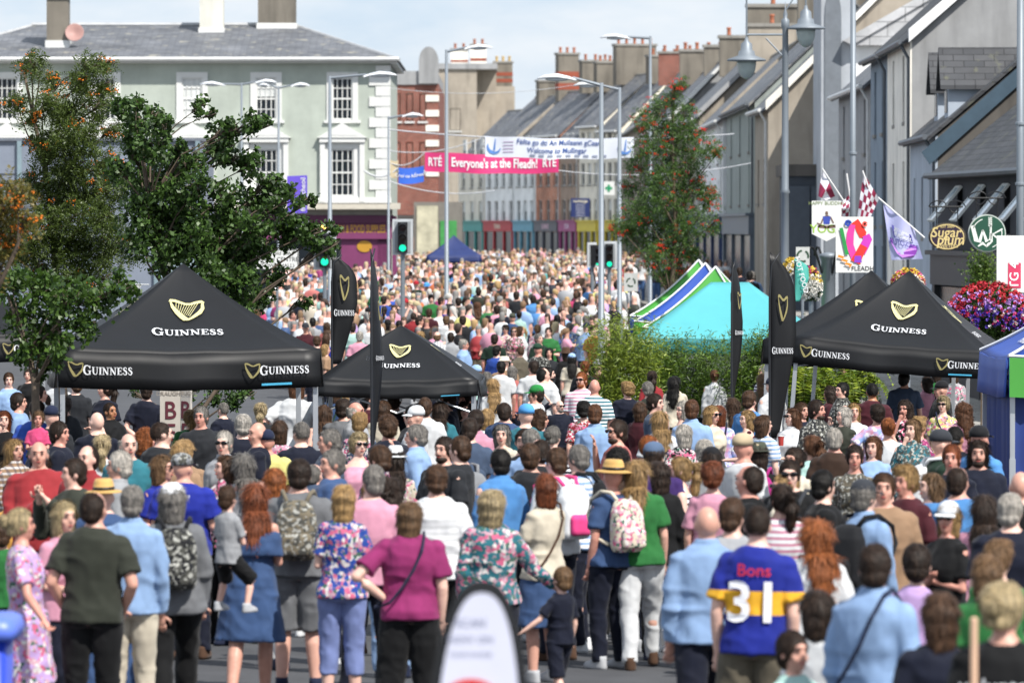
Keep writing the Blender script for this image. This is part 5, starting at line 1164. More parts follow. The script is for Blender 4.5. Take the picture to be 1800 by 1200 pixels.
# flower baskets
FC = {'red': '#b01c2e', 'pink': '#d07bb0', 'lilac': '#b48ad0', 'violet': '#4a2aa0', 'white': '#e6e2da', 'yellow': '#d8b840', 'magenta': '#b8246a'}
def basket(label, px, py, s, rx, ry, cols, seed, nfl, pole_h=True, group='hanging flower baskets'):
    c = Wp(px, py, s); T = thing('flower_basket', label, 'flower basket', (c.x, c.y, c.z), 0, group); rng = np.random.default_rng(seed); rx /= s; ry /= s
    g = gz(c.y) - c.z
    MB().lathe([(.02, -ry * .5), (rx * .35, -ry * .4), (rx * .5, -ry * .05), (rx * .5, 0)], (0, 0, 0), 16).build('basket', IRON, T)
    MB().tube([(0, .0, g), (0, .0, -ry * .4)], .05, 8).build('stand_pole', STEEL, T)
    n = int(5200 * rx * ry / .35); d = rng.normal(size=(n, 3)); d /= np.linalg.norm(d, axis=1)[:, None]; q = d * (rng.uniform(.55, 1, n) ** .5)[:, None] * np.array([rx, rx * .8, ry]); q[:, 2] -= (np.abs(q[:, 0]) / rx) ** 2 * ry * .25
    link('foliage', quads_mesh('foliage', rand_leaves(q, rng, .07, .045)), ROWD, T)
    for ci, (cn, wgt, zlo, zhi) in enumerate(cols):
        V = []
        m_ = int(nfl * wgt); d = rng.normal(size=(m_, 3)); d /= np.linalg.norm(d, axis=1)[:, None]; d[:, 1] = -np.abs(d[:, 1]) * 1.0; 
        zz = rng.uniform(zlo, zhi, m_); hr = np.sqrt(np.clip(1 - zz ** 2, .05, 1)); an = np.arctan2(d[:, 1], d[:, 0]); cl = rng.normal(size=(6, 1)) * 0
        C = np.stack([np.cos(an) * hr * rx * 1.03, np.sin(an) * hr * rx * .85, zz * ry * 1.02 - (np.cos(an) * hr) ** 2 * ry * .25], 1)
        for k in range(5):
            a = k * 2 * math.pi / 5; o = np.stack([np.full(m_, math.cos(a)), np.zeros(m_) - .4, np.full(m_, math.sin(a))], 1) * .02
            V.append(rand_leaves(C + o, rng, .042, .036))
        link('blooms', quads_mesh('blooms', np.concatenate(V)), mat('petal_' + cn, FC[cn], .6, var=.1), T)['kind'] = 'stuff'
    return T
basket('huge overflowing basket of red, pink and violet flowers right of the right gazebo', 1738, 548, 112, 76, 52, [('red', .8, .35, 1), ('lilac', .5, .0, .7), ('violet', .6, -.5, .2), ('magenta', .3, -.6, .5), ('white', .15, -.6, .2), ('red', .25, -.2, .4)], 1, 230)
basket('small white and pink flower basket right of the teal flag', 1426, 500, 92, 18, 30, [('white', 1, -.8, .6), ('yellow', .3, .3, 1), ('magenta', .1, .6, 1)], 2, 150)
basket('yellow and pink flower basket just above the right gazebo slope', 1596, 492, 92, 28, 20, [('yellow', .8, 0, 1), ('magenta', .8, -.4, .8), ('white', .4, -.4, .5)], 3, 130)
basket('flower basket with yellow blooms behind the teal flag', 1390, 470, 88, 14, 16, [('yellow', 1, -.5, 1), ('white', .6, -.8, .6)], 4, 90)
basket('small basket of purple blooms on the far cream house', 1660, 478, 0.1 + 92, 9, 9, [('violet', 1, -.5, 1)], 6, 30) if False else None
def ivy():
    c = Wp(1725, 470, 94); T = thing('ivy_plant', 'narrow trailing green ivy below the round green sign', 'plant', c); rng = np.random.default_rng(4)
    n = 1500; q = rng.normal(size=(n, 3)) * np.array([.13, .08, .22]); q[:, 2] -= .1; link('leaves', quads_mesh('leaves', rand_leaves(q, rng, .06, .045)), leafmat('ivy_leaves', '#35501c', '#6c8438'), T)
    MB().tube([(0, .02, .2), (.03, .03, -.2), (0, .03, c.z * -1 + gz(c.y))], .02, 5).build('stem', BARK, T)
ivy()
# ------------------------------------------------------------------ people
PAL = dict(black='#131418', navy='#182038', charcoal='#2e3137', grey='#7c7e82', lightgrey='#aaacb0', white='#d6d8da', cream='#d2c8b4', lightblue='#94b4dc', skyblue='#4f96d2', blue='#2a5cb8', royal='#1c34a4', denim='#41608c', slate='#4c5e78', teal='#21808e', turquoise='#4fb8b8', green='#23803c', olive='#41453a', darkgreen='#1a3a2a', mint='#b2d8d0', yellow='#d2cc72', mustard='#d49a1c', orange='#d0702a', red='#a82430', maroon='#561a2a', pink='#dc9cb4', hotpink='#de4484', magenta='#9c2270', lilac='#c4a4d8', purple='#4c3078', brown='#4c3628', tan='#a88868', beige='#b0a084', khaki='#6e6656', salmon='#c06c66', aqua='#8cd4c8', periwinkle='#8494c8')
HAIRC = dict(black='#181513', dark='#352820', brown='#503a2a', chestnut='#65442e', auburn='#7c4428', ginger='#96582f', lightbrown='#7a6046', blond='#a88a5e', paleblond='#b8a884', grey='#7f7d7a', white='#bdbab4')
SKINS = ['#d3a796', '#c99a88', '#dcb6a6', '#c69080', '#d8ae9e']
def objcol_mat(name, kind):
    m, t, n, b = newmat(name); oi = N(t, 'ObjectInfo'); tcn = N(t, 'TexCoord'); c = oi.outputs['Color']
    def noise(sc, det=3, vec=None):
        z = N(t, 'TexNoise', Scale=sc, Detail=det); t.links.new(vec or tcn.outputs['Object'], z.inputs['Vector']); return z.outputs['Fac']
    sep = N(t, 'SeparateXYZ'); t.links.new(tcn.outputs['Object'], sep.inputs[0])
    def sinw(out_, k, thr):
        a = N(t, 'Math', operation='MULTIPLY'); t.links.new(out_, a.inputs[0]); a.inputs[1].default_value = k
        s_ = N(t, 'Math', operation='SINE'); t.links.new(a.outputs[0], s_.inputs[0]); g_ = N(t, 'Math', operation='GREATER_THAN'); t.links.new(s_.outputs[0], g_.inputs[0]); g_.inputs[1].default_value = thr; return g_.outputs[0]
    WH = (.72, .73, .75, 1); NV = (.015, .02, .05, 1)
    if kind == 'stripe': c = mixc(t, sinw(sep.outputs['Z'], 125, .1), WH, c)
    if kind == 'check':
        a = sinw(sep.outputs['Z'], 110, .3); b2 = sinw(sep.outputs['X'], 110, .3); c = mixc(t, a, c, mixc(t, .55, c, WH)); c = mixc(t, b2, c, mixc(t, .5, c, NV))
    if kind in ('floral', 'tiedye', 'camo'):
        v = N(t, 'TexVoronoi', Scale=34 if kind == 'floral' else 12); t.links.new(tcn.outputs['Object'], v.inputs['Vector'])
        if kind == 'floral':
            r = N(t, 'ValToRGB'); r.color_ramp.interpolation = 'CONSTANT'; e = r.color_ramp.elements; e[0].color = (.55, .12, .22, 1); e[1].position = .3; e[1].color = (.65, .62, .6, 1)
            for p_, cc in ((.55, (.06, .13, .1, 1)), (.72, (.5, .3, .36, 1))): q = e.new(p_); q.color = cc
            s2 = N(t, 'SeparateColor'); t.links.new(v.outputs['Color'], s2.inputs[0]); t.links.new(s2.outputs[0], r.inputs[0]); f = ramp(t, noise(22, 2), .47, .53)
            c = mixc(t, f, c, r.outputs[0])
        elif kind == 'tiedye': c = mixc(t, ramp(t, noise(9, 3), .35, .65), c, (.25, .4, .75, 1)); c = mixc(t, ramp(t, noise(16, 4), .5, .6), c, WH)
        else: c = mixc(t, ramp(t, noise(24, 3), .47, .52), c, scl((.25, .25, .22), .25)); c = mixc(t, ramp(t, noise(31, 3), .55, .6), c, (.35, .35, .32, 1))
    if kind == 'jersey':
        a = N(t, 'Math', operation='GREATER_THAN'); t.links.new(sep.outputs['Z'], a.inputs[0]); a.inputs[1].default_value = 1.10
        b2 = N(t, 'Math', operation='LESS_THAN'); t.links.new(sep.outputs['Z'], b2.inputs[0]); b2.inputs[1].default_value = 1.24
        mm = N(t, 'Math', operation='MULTIPLY'); t.links.new(a.outputs[0], mm.inputs[0]); t.links.new(b2.outputs[0], mm.inputs[1]); c = mixc(t, mm.outputs[0], c, (.8, .42, .03, 1))
    if kind == 'hair':
        mp_ = N(t, 'Mapping'); mp_.inputs['Scale'].default_value = (55, 55, 5); t.links.new(tcn.outputs['Object'], mp_.inputs[0]); f = noise(1, 4, mp_.outputs[0])
        c = mixc(t, 1, c, ramp(t, f, .3, .75, (.45, .45, .45, 1), (1.7, 1.6, 1.5, 1)), 'MULTIPLY'); b.inputs['Roughness'].default_value = .6; b.inputs['Specular IOR Level'].default_value = .3
        bp = N(t, 'Bump'); bp.inputs['Strength'].default_value = .5; bp.inputs['Distance'].default_value = .01; t.links.new(f, bp.inputs['Height']); t.links.new(bp.outputs[0], b.inputs['Normal'])
    elif kind == 'skin':
        c = mixc(t, 1, c, ramp(t, noise(14, 3), .3, .7, (.9, .84, .82, 1), (1.06, 1.03, 1.02, 1)), 'MULTIPLY'); b.inputs['Roughness'].default_value = .48; b.inputs['Subsurface Weight'].default_value = 0
    else:
        c = mixc(t, 1, c, ramp(t, noise(7, 4), .3, .7, (.82, .82, .82, 1), (1.1, 1.1, 1.1, 1)), 'MULTIPLY'); b.inputs['Roughness'].default_value = .82; b.inputs['Specular IOR Level'].default_value = .25
        b.inputs['Sheen Weight'].default_value = .08
    t.links.new(c, b.inputs['Base Color']); return m
SKIN = objcol_mat('skin', 'skin'); HAIRM = objcol_mat('hair', 'hair')
CLO = {'': objcol_mat('plain_cloth', 'plain'), 'S': objcol_mat('striped_cloth', 'stripe'), 'C': objcol_mat('checked_cloth', 'check'), 'F': objcol_mat('floral_cloth', 'floral'), 'T': objcol_mat('tie_dye_cloth', 'tiedye'), 'K': objcol_mat('mottled_cloth', 'camo'), 'J': objcol_mat('jersey_cloth', 'jersey')}
EYEM = mat('eye_dark', '#1a1412', .3); LIPM = mat('lips', '#9a4a44', .5); LENSM = mat('dark_lens', '#0b0b0d', .15); SHOEM = objcol_mat('shoe', 'plain')
def np_noise(P):
    """smooth lattice noise in -1..1 for an (n, 3) array"""
    I = np.floor(P).astype(np.int64); f = P - I; f = f * f * (3 - 2 * f)
    def H(a, b, c):
        h = (a * 374761393 + b * 668265263 + c * 2147483647 + 12345) & 0xffffffff; h = ((h ^ (h >> 13)) * 1274126177) & 0xffffffff; return ((h ^ (h >> 16)) & 0xffff) / 32767.5 - 1
    r = 0
    for dx in (0, 1):
        for dy in (0, 1):
            for dz in (0, 1): r = r + H(I[:, 0] + dx, I[:, 1] + dy, I[:, 2] + dz) * (f[:, 0] if dx else 1 - f[:, 0]) * (f[:, 1] if dy else 1 - f[:, 1]) * (f[:, 2] if dz else 1 - f[:, 2])
    return r
def vox(mb, name, size, it=2, fold=0, seed=0, fscale=1):
    me = mb.mesh('tmp', uv=False); o = bpy.data.objects.new('tmp', me); COL.objects.link(o)
    r = o.modifiers.new('r', 'REMESH'); r.mode = 'VOXEL'; r.voxel_size = size; r.use_smooth_shade = True
    if it: s = o.modifiers.new('s', 'SMOOTH'); s.factor = .5; s.iterations = it
    dg = bpy.context.evaluated_depsgraph_get(); m2 = bpy.data.meshes.new_from_object(o.evaluated_get(dg)); bpy.data.objects.remove(o); bpy.data.meshes.remove(me); m2.name = name
    if fold:
        n = len(m2.vertices); co = np.empty(n * 3); m2.vertices.foreach_get('co', co); co = co.reshape(-1, 3); nr = np.empty(n * 3); m2.vertices.foreach_get('normal', nr); nr = nr.reshape(-1, 3)
        off = np.array([seed * 3.1 + 40, seed * 1.7 + 40, 40.])
        a = np_noise(np.stack([co[:, 0] * 9 * fscale + co[:, 2] * 4, co[:, 1] * 9 * fscale, co[:, 2] * 11 * fscale], 1) + off) * .7; b = np_noise(np.stack([co[:, 0] * 26 * fscale, co[:, 1] * 26 * fscale, co[:, 2] * (14 if fscale <= 1 else 7)], 1) + off) * .7
        f = (1 - np.abs(a) * 3) * .6 + b * .5
        co += nr * (np.clip(f, -.22, 1.2) * fold)[:, None]; m2.vertices.foreach_set('co', co.ravel().astype(np.float32)); m2.update()
    m2.polygons.foreach_set('use_smooth', [True] * len(m2.polygons)); return m2
TOR = {'m': [(.84, .155, .115, 0), (.93, .166, .120, -.005), (1.05, .152, .113, .004), (1.15, .155, .114, .008), (1.27, .168, .120, .008), (1.36, .170, .112, 0), (1.42, .146, .092, -.01), (1.475, .095, .072, -.012), (1.51, .058, .058, -.008)],
       'f': [(.84, .166, .122, -.006), (.93, .174, .126, -.008), (1.04, .140, .104, 0), (1.13, .130, .098, .004), (1.25, .148, .124, .016), (1.34, .146, .108, .004), (1.41, .122, .082, -.008), (1.46, .08, .062, -.01), (1.5, .05, .052, -.006)]}
TOR['k'] = [(z, a * .86, b * .93, c) for z, a, b, c in TOR['m']]
TOR['b'] = [(z, a * 1.09, b * (1.22 if .9 < z < 1.3 else 1.1), c + (.03 if 1 < z < 1.25 else 0)) for z, a, b, c in TOR['m']]
def V3(*a): return Vector(a)
def arm_pts(sex, pose, sd):
    w = {'m': .176, 'f': .150, 'k': .15, 'b': .192}[sex]; S = V3(sd * w, -.01, 1.385); R_ = sd > 0
    E = S + V3(sd * .045, -.025, -.285); H = E + V3(sd * -.005, .07, -.235)
    if pose == 'front': E = S + V3(sd * .05, .0, -.27); H = V3(sd * .06, .26, 1.10)
    elif pose == 'cross': E = S + V3(sd * .05, .03, -.27); H = V3(-sd * .09, .22 + .03 * sd, 1.19)
    elif pose == 'hip' and not R_: E = S + V3(-.20, -.09, -.2); H = V3(-.185, -.02, 1.02)
    elif pose == 'hips': E = S + V3(sd * .19, -.09, -.2); H = V3(sd * .185, -.02, 1.02)
    elif pose == 'face' and R_: E = S + V3(.06, .16, -.22); H = V3(.08, .2, 1.47)
    elif pose == 'phone': E = S + V3(sd * .05, .16, -.22); H = V3(sd * .05, .32, 1.42)
    elif pose == 'strap' and R_: E = S + V3(.07, .06, -.26); H = V3(.13, .16, 1.33)
    elif pose == 'back': E = S + V3(sd * .09, -.1, -.25); H = V3(sd * .05, -.2, .97)
    elif pose == 'pocket': E = S + V3(sd * .08, -.06, -.26); H = V3(sd * .19, .06, .95)
    elif pose == 'reach' and R_: E = S + V3(.14, .02, -.25); H = E + V3(.16, .1, -.16)
    elif pose == 'reachl' and not R_: E = S + V3(-.16, .04, -.22); H = E + V3(-.14, .12, -.14)
    elif pose == 'up': E = S + V3(sd * .14, .1, .12); H = V3(sd * .1, .06, 1.74)
    elif pose == 'hold': E = S + V3(sd * .04, .08, -.27); H = V3(sd * .04 - .05, .27, 1.17)
    elif pose == 'walk': E = S + V3(sd * .04, sd * .08 - .02, -.28); H = E + V3(0, .1 + sd * .06, -.22)
    elif pose == 'top': E = S + V3(sd * .06, .14, -.22); H = E + V3(-sd * .12, .16, -.12)
    return S, E, H
def leg_pts(pose, sd):
    A = V3(sd * .092, 0, .88)
    if pose == 'walk': K = A + V3(0, .12 * sd + .03, -.40); F = K + V3(0, .02 if sd > 0 else -.16, -.385)
    elif pose == 'wide': K = V3(sd * .13, .03, .48); F = V3(sd * .155, -.01, .085)
    elif pose == 'sit': K = A + V3(sd * .05, .36, -.03); F = K + V3(sd * .02, .05, -.36)
    elif pose == 'carry': K = A + V3(sd * .12, .2, -.22); F = K + V3(sd * .02, -.12, -.3)
    else: K = V3(sd * .1, .025, .48); F = V3(sd * .105 + (.02 if sd > 0 else 0), -.015, .085)
    return A, K, F
def cap_tube(mb, pts, rad, n=10):
    mb.tube(pts, rad, n)
    for p, r in zip(pts, rad): mb.ell(p, (r, r, r), n, 6)
LOD = {'n': .0125, 'm': .018, 'l': .05}
_BC = {}
def headfix(sex): return 1.24 if sex == 'k' else .955
def body_mesh(sex, arms, legs, yaw, lod):
    key = ('body', sex, arms, legs, yaw, lod)
    if key in _BC: return _BC[key]
    mb = MB(); vs = LOD[lod]; mn = vs * .9
    mb.loft([(z, 0, cy, a, b) for z, a, b, cy in TOR[sex]], 18)
    q = headfix(sex); RZ = Matrix.Rotation(R(yaw), 3, 'Z')
    def h(x, y, z): p = RZ @ Vector((x * q, y * q, 0)); return (p.x, p.y, 1.5 + (z - 1.5) * q)
    MZ = RZ
    mb.tube([(0, -.012, 1.44), h(0, .0, 1.575)], [.058 if sex != 'f' else .048, .052 if sex != 'f' else .045], 10)
    mb.ell(h(0, -.008, 1.632), (.074 * q, .094 * q, .106 * q), 16, 12, MZ); mb.ell(h(0, .022, 1.572), (.055 * q, .066 * q, .062 * q), 14, 8, MZ); mb.ell(h(0, .052, 1.535), (.03 * q, .032 * q, .025 * q), 10, 6, MZ)
    if lod != 'l':
        mb.ell(h(0, .094, 1.602), (.013 * q, .02 * q, .024 * q), 8, 6, MZ)
        mb.ell(h(0, .08, 1.655), (.05 * q, .014 * q, .012 * q), 8, 6, MZ)
        for sd in (-1, 1): mb.ell(h(sd * .077, -.005, 1.61), (.012 * q, .02 * q, .03 * q), 8, 6, MZ); mb.ell(h(sd * .038, .06, 1.59), (.022 * q, .02 * q, .024 * q), 8, 6, MZ)
    k = .9 if sex in 'fk' else (1.08 if sex == 'b' else 1); fing = MB()
    for sd in (-1, 1):
        S, E, H = arm_pts(sex, arms, sd); cap_tube(mb, [S, (S + E) / 2, E, (E * .65 + H * .35), H], [.054 * k, .048 * k, .040 * k, .040 * k, .027 * k])
        d = (H - E).normalized(); side = d.cross(V3(0, 0, 1) if abs(d.z) < .8 else V3(0, 1, 0)).normalized(); nrm = side.cross(d)
        P = H + d * .05; 
        M3 = Matrix((side, nrm, d)).transposed()
        mb.ell(P, (.038 * k, .018 * k, .055 * k), 10, 6, M3)
        if lod != 'l':
            for j in range(4):
                o = P + side * (.026 - .0175 * j) * k + d * .035; L = (.062, .072, .067, .052)[j] * k; c = nrm * (.02 + .004 * j)
                fing.tube([o, o + d * L * .5 + c * .25, o + d * L * .85 + c * 1.0], [.0095 * k, .0088 * k, .0065 * k], 6)
            o = P + side * .03 * k - d * .02; fing.tube([o, o + side * .03 * k + d * .022, o + side * .035 * k + d * .055 + nrm * .01], [.0115 * k, .01 * k, .0075 * k], 6)
        A, K, F = leg_pts(legs, sd); kl = 1.06 if sex in 'fb' else (.92 if sex == 'k' else 1)
        cap_tube(mb, [A, (A + K) / 2, K, K * .7 + F * .3 + V3(0, -.012, 0), F], [.092 * kl, .078 * kl, .056 * kl, .057 * kl, .038 * kl])
        mb.ell(F + V3(0, .06, -.045), (.04, .115, .04), 10, 6)
    me = vox(mb, 'body', vs, 2 if lod != 'l' else 1)
    if lod != 'l' and fing.v:
        n0 = len(me.vertices); co = np.empty(n0 * 3); me.vertices.foreach_get('co', co); co = co.reshape(-1, 3).tolist(); fc = [tuple(p.vertices) for p in me.polygons] + [tuple(i + n0 for i in f) for f in fing.f]
        m2 = bpy.data.meshes.new('body'); m2.from_pydata(co + [tuple(v) for v in fing.v], [], fc); m2.polygons.foreach_set('use_smooth', [True] * len(m2.polygons)); bpy.data.meshes.remove(me); me = m2
    me.materials.append(SKIN); _BC[key] = me; return me
def top_mesh(sex, arms, code, lod, seed=0):
    key = ('top', sex, arms, code, lod, seed)
    if key in _BC: return _BC[key]
    mb = MB(); inf = {'j': .038, 'h': .029, 't': .027, 'v': .02, 'd': .023, 'o': .02}[code]; T_ = TOR[sex]; z0 = {'j': .82, 'h': .87, 't': .87, 'v': .9, 'd': .9, 'o': .9}[code]
    rings = []
    if code != 'o':
        rings = [(z, 0, cy, a + inf, b + inf) for z, a, b, cy in T_ if z0 - .03 <= z <= 1.44]; rings[0] = (z0, 0, rings[0][2], rings[0][3] + .018, rings[0][4] + .018)
        z, a, b, cy = T_[-2]; 
        if code == 'v': rings[-1] = (1.40, 0, -.01, .11, .085)
        else: rings.append((z, 0, cy, a + inf * .6, b + inf * .6)); rings.append((z + .018, 0, cy, a * .8, b * .86))
    else: rings = [(z, 0, cy, a + inf, b + inf) for z, a, b, cy in T_ if z0 - .03 <= z <= 1.3] + [(1.345, 0, 0, .2, .12)]; mb.loft([(1.17, 0, 0, .235, .15), (1.3, 0, 0, .225, .14), (1.36, 0, 0, .2, .115)], 20)
    mb.loft(rings, 20)
    if code in 'do':
        b0 = rings[0]; mb.loft([(.50, 0, 0, .27, .2), (.7, 0, 0, .235, .175), (.93, 0, 0, b0[3], b0[4]), (1.0, 0, 0, b0[3] - .02, b0[4] - .01)], 22)
    kk = {'m': 1, 'f': .9, 'k': .9, 'b': 1.1}[sex]
    for sd in (-1, 1):
        S, E, H = arm_pts(sex, arms, sd)
        if code in 'td': X = S.lerp(E, .72); cap = [S + V3(-sd * .02, 0, -.01), S.lerp(E, .35), X]; mb.tube(cap, [.072 * kk, .07 * kk, .076 * kk], 12); mb.ell(S + V3(-sd * .015, 0, -.003), (.073 * kk,) * 3, 12, 8)
        elif code in 'hj': e_ = .012 if code == 'j' else 0; mb.tube([S + V3(-sd * .02, 0, -.01), S.lerp(E, .5), E, E.lerp(H, .5), E.lerp(H, .93)], [(.072 + e_) * kk, (.064 + e_) * kk, (.056 + e_) * kk, (.05 + e_) * kk, (.044 + e_) * kk], 12); mb.ell(S + V3(-sd * .02, 0, -.005), ((.073 + e_) * kk,) * 3, 12, 8); mb.ell(E, ((.056 + e_) * kk,) * 3, 10, 6)
        elif code == 'v': mb.tube([(sd * .085, -.01, 1.34), (sd * .075, -.02, 1.445), (sd * .07, -.03, 1.46)], [.03, .028, .02], 8)
    if code == 'h' and lod != 'l': z, a, b, cy = T_[-1]; mb.loft([(z - .03, 0, cy, a + .022, b + .022), (z + .012, 0, cy, a + .014, b + .014)], 16, 2)
    me = vox(mb, 'top', LOD[lod], 1, .016 if lod != 'l' else 0, seed, .8); me.materials.append(CLO['']); _BC[key] = me; return me
def bot_mesh(sex, legs, code, lod, seed=0):
    key = ('bot', sex, legs, code, lod, seed)
    if key in _BC: return _BC[key]
    mb = MB(); T_ = TOR[sex]; r3 = [(z, 0, cy, a + (.012 if z < .9 else .004), b + (.012 if z < .9 else .004)) for z, a, b, cy in T_ if z <= .95] + [(.99, 0, 0, T_[2][1] + .004, T_[2][2] + .004)]
    mb.loft(r3, 20)
    if code == 'k': mb.loft([(.48, 0, 0, .27, .2), (.7, 0, 0, .23, .175), (.92, 0, 0, T_[1][1] + .015, T_[1][2] + .015)], 22)
    else:
        kl = {'m': 1, 'f': 1.02, 'k': .9, 'b': 1.12}[sex]; sk = {'j': 1, 'L': .86, 'w': 1.35, 's': 1.12, 'c': 1.0}[code]
        for sd in (-1, 1):
            A, K, F = leg_pts(legs, sd)
            if code in 'jLwc': mb.ell(K * .7 + F * .3, (.07 * kl * max(1, sk * .9),) * 3, 12, 8); mb.ell(K, (.078 * kl * max(1, sk * .9),) * 3, 12, 8)
            if code == 's': mb.tube([A + V3(0, 0, .03), A.lerp(K, .5), K + (K - A) * .03], [.112 * kl, .108 * kl, .104 * kl], 14)
            elif code == 'c': mb.tube([A + V3(0, 0, .03), A.lerp(K, .5), K, K.lerp(F, .55)], [.108 * kl, .09 * kl, .076 * kl, .072 * kl], 14)
            else: mb.tube([A + V3(0, 0, .03), A.lerp(K, .5), K, K.lerp(F, .5), F + (F - K).normalized() * .02], [.108 * kl, .092 * kl * (sk * .5 + .5), .072 * kl * sk, .067 * kl * sk, .058 * kl * sk], 14)
    me = vox(mb, 'trousers', LOD[lod], 1, .013 if lod != 'l' else 0, seed + 5); me.materials.append(CLO['']); _BC[key] = me; return me
def shoes_mesh(legs):
    key = ('shoes', legs)
    if key in _BC: return _BC[key]
    mb = MB()
    for sd in (-1, 1):
        A, K, F = leg_pts(legs, sd); z = F.z - .085
        mb.loft([(z + .0, F.x, F.y + .055, .046, .135), (z + .025, F.x, F.y + .055, .048, .137), (z + .05, F.x, F.y + .045, .046, .12), (z + .085, F.x, F.y, .044, .07), (z + .115, F.x, F.y - .01, .042, .052)], 16, 2.6)
    me = mb.mesh('shoes', True, uv=False); me.materials.append(SHOEM); _BC[key] = me; return me
def strands(me, style, n, seed):
    """lay fine locks of hair over the hair volume"""
    rng = np.random.default_rng(seed + 50); nv = len(me.vertices); co = np.empty(nv * 3); me.vertices.foreach_get('co', co); co = co.reshape(-1, 3); nr = np.empty(nv * 3); me.vertices.foreach_get('normal', nr); nr = nr.reshape(-1, 3)
    k = rng.integers(0, nv, n); p, nn = co[k], nr[k]; L = {'x': .012, 's': .03, 'q': .045, 'r': .02, 'g': .018, 'm': .07, 'l': .11, 'p': .07, 'u': .045, 'c': .035, 'C': .05}[style]
    t = np.zeros((n, 3)); t[:, 2] = -1; up = p[:, 2] > 1.64; rad = p - np.array([0, -.06, 1.78]); t[up] = rad[up] / (np.linalg.norm(rad[up], axis=1)[:, None] + 1e-6); t += rng.normal(size=(n, 3)) * (.9 if style in 'cC' else (.5 if style == 'q' else .22))
    t -= nn * (t * nn).sum(1)[:, None]; t /= np.linalg.norm(t, axis=1)[:, None] + 1e-6; sd_ = np.cross(t, nn); LL = (L * rng.uniform(.5, 1.3, n))[:, None]; W_ = .0024; lift = rng.uniform(.001, .009 if style not in 'cqC' else .02, n)[:, None]
    ok = ~((p[:, 1] > .045) & (p[:, 2] < 1.70)) & ~((p[:, 1] + t[:, 1] * LL[:, 0] > .06) & (p[:, 2] + t[:, 2] * LL[:, 0] < 1.685)); p, nn, t, sd_, LL, lift = p[ok], nn[ok], t[ok], sd_[ok], LL[ok], lift[ok]; n = len(p)
    a = p - sd_ * W_; b = p + sd_ * W_; c = p + t * LL * .55 + nn * lift + sd_ * W_; d = p + t * LL * .55 + nn * lift - sd_ * W_; e = p + t * LL + nn * lift * .6
    V = np.concatenate([co, a, b, c, d, e]); F = [tuple(q.vertices) for q in me.polygons]; o = [nv + n * j for j in range(5)]
    for i in range(n): F.append((o[0] + i, o[1] + i, o[2] + i, o[3] + i)); F.append((o[3] + i, o[2] + i, o[4] + i))
    m2 = bpy.data.meshes.new('hair'); m2.from_pydata(V.tolist(), [], F); m2.polygons.foreach_set('use_smooth', [True] * len(m2.polygons)); bpy.data.meshes.remove(me); return m2
def hair_mesh(style, lod, seed=0):
    key = ('hair', style, lod, seed)
    if key in _BC: return _BC[key]
    mb = MB(); f = .006; fs = 1
    if style in ('s', 'p', 'u', 'l', 'm'): mb.ell((0, -.018, 1.648), (.083, .099, .102), 16, 12)
    if style == 's': mb.ell((0, -.05, 1.59), (.072, .062, .065), 12, 8)
    if style == 'x': mb.ell((0, -.014, 1.642), (.078, .094, .099), 16, 12); f = .002
    if style == 'q': mb.ell((0, -.014, 1.652), (.083, .1, .1), 16, 12); mb.ell((0, .03, 1.715), (.06, .055, .03), 10, 8); mb.ell((0, -.05, 1.6), (.07, .06, .06), 12, 8); f = .01
    if style == 'r': mb.ell((0, -.035, 1.635), (.081, .082, .097), 16, 12); mb.ell((0, -.05, 1.585), (.07, .062, .06), 12, 8); f = .003
    if style == 'g': mb.loft([(1.555, 0, -.035, .06, .062), (1.59, 0, -.028, .08, .078), (1.64, 0, -.03, .0815, .08), (1.665, 0, -.04, .078, .068)], 18, 2.1); f = .004
    if style in ('m',): mb.loft([(1.485, 0, -.045, .075, .05), (1.53, 0, -.035, .086, .068), (1.6, 0, -.03, .09, .08), (1.68, 0, -.022, .085, .087)], 18, 2.2)
    if style == 'l': mb.loft([(1.50, 0, -.05, .084, .055), (1.6, 0, -.034, .089, .077), (1.68, 0, -.022, .084, .087)], 18, 2.2); mb.loft([(1.22, 0, -.125, .06, .02), (1.3, 0, -.128, .08, .03), (1.42, 0, -.11, .1, .042), (1.52, 0, -.07, .092, .056)], 18, 2.2)
    if style == 'p': mb.ell((0, -.06, 1.6), (.065, .05, .05), 12, 8); mb.tube([(0, -.09, 1.67), (0, -.15, 1.67), (.01, -.165, 1.58), (.015, -.145, 1.45), (.01, -.13, 1.36)], [.02, .034, .042, .034, .012], 10)
    if style == 'u': mb.ell((0, -.115, 1.66), (.048, .042, .045), 12, 8); mb.ell((0, -.055, 1.6), (.065, .055, .05), 12, 8)
    if style == 'c': mb.ell((0, -.025, 1.645), (.096, .104, .108), 16, 12); mb.loft([(1.46, 0, -.06, .09, .05), (1.53, 0, -.045, .1, .075), (1.62, 0, -.035, .105, .09)], 18, 2.2); f = .02; fs = 1.7
    if style == 'C': mb.ell((0, -.03, 1.65), (.11, .112, .112), 16, 12); mb.loft([(1.2, 0, -.12, .08, .03), (1.32, 0, -.12, .13, .05), (1.5, 0, -.06, .13, .08), (1.62, 0, -.035, .12, .095)], 18, 2.2); f = .02; fs = 1.7
    me = vox(mb, 'hair', .009 if lod == 'n' else (.014 if lod == 'm' else .045), 1, f if lod != 'l' else 0, seed, fs)
    if lod != 'l': me = strands(me, style, 4200 if lod == 'n' else 1300, seed)
    me.materials.append(HAIRM); _BC[key] = me; return me
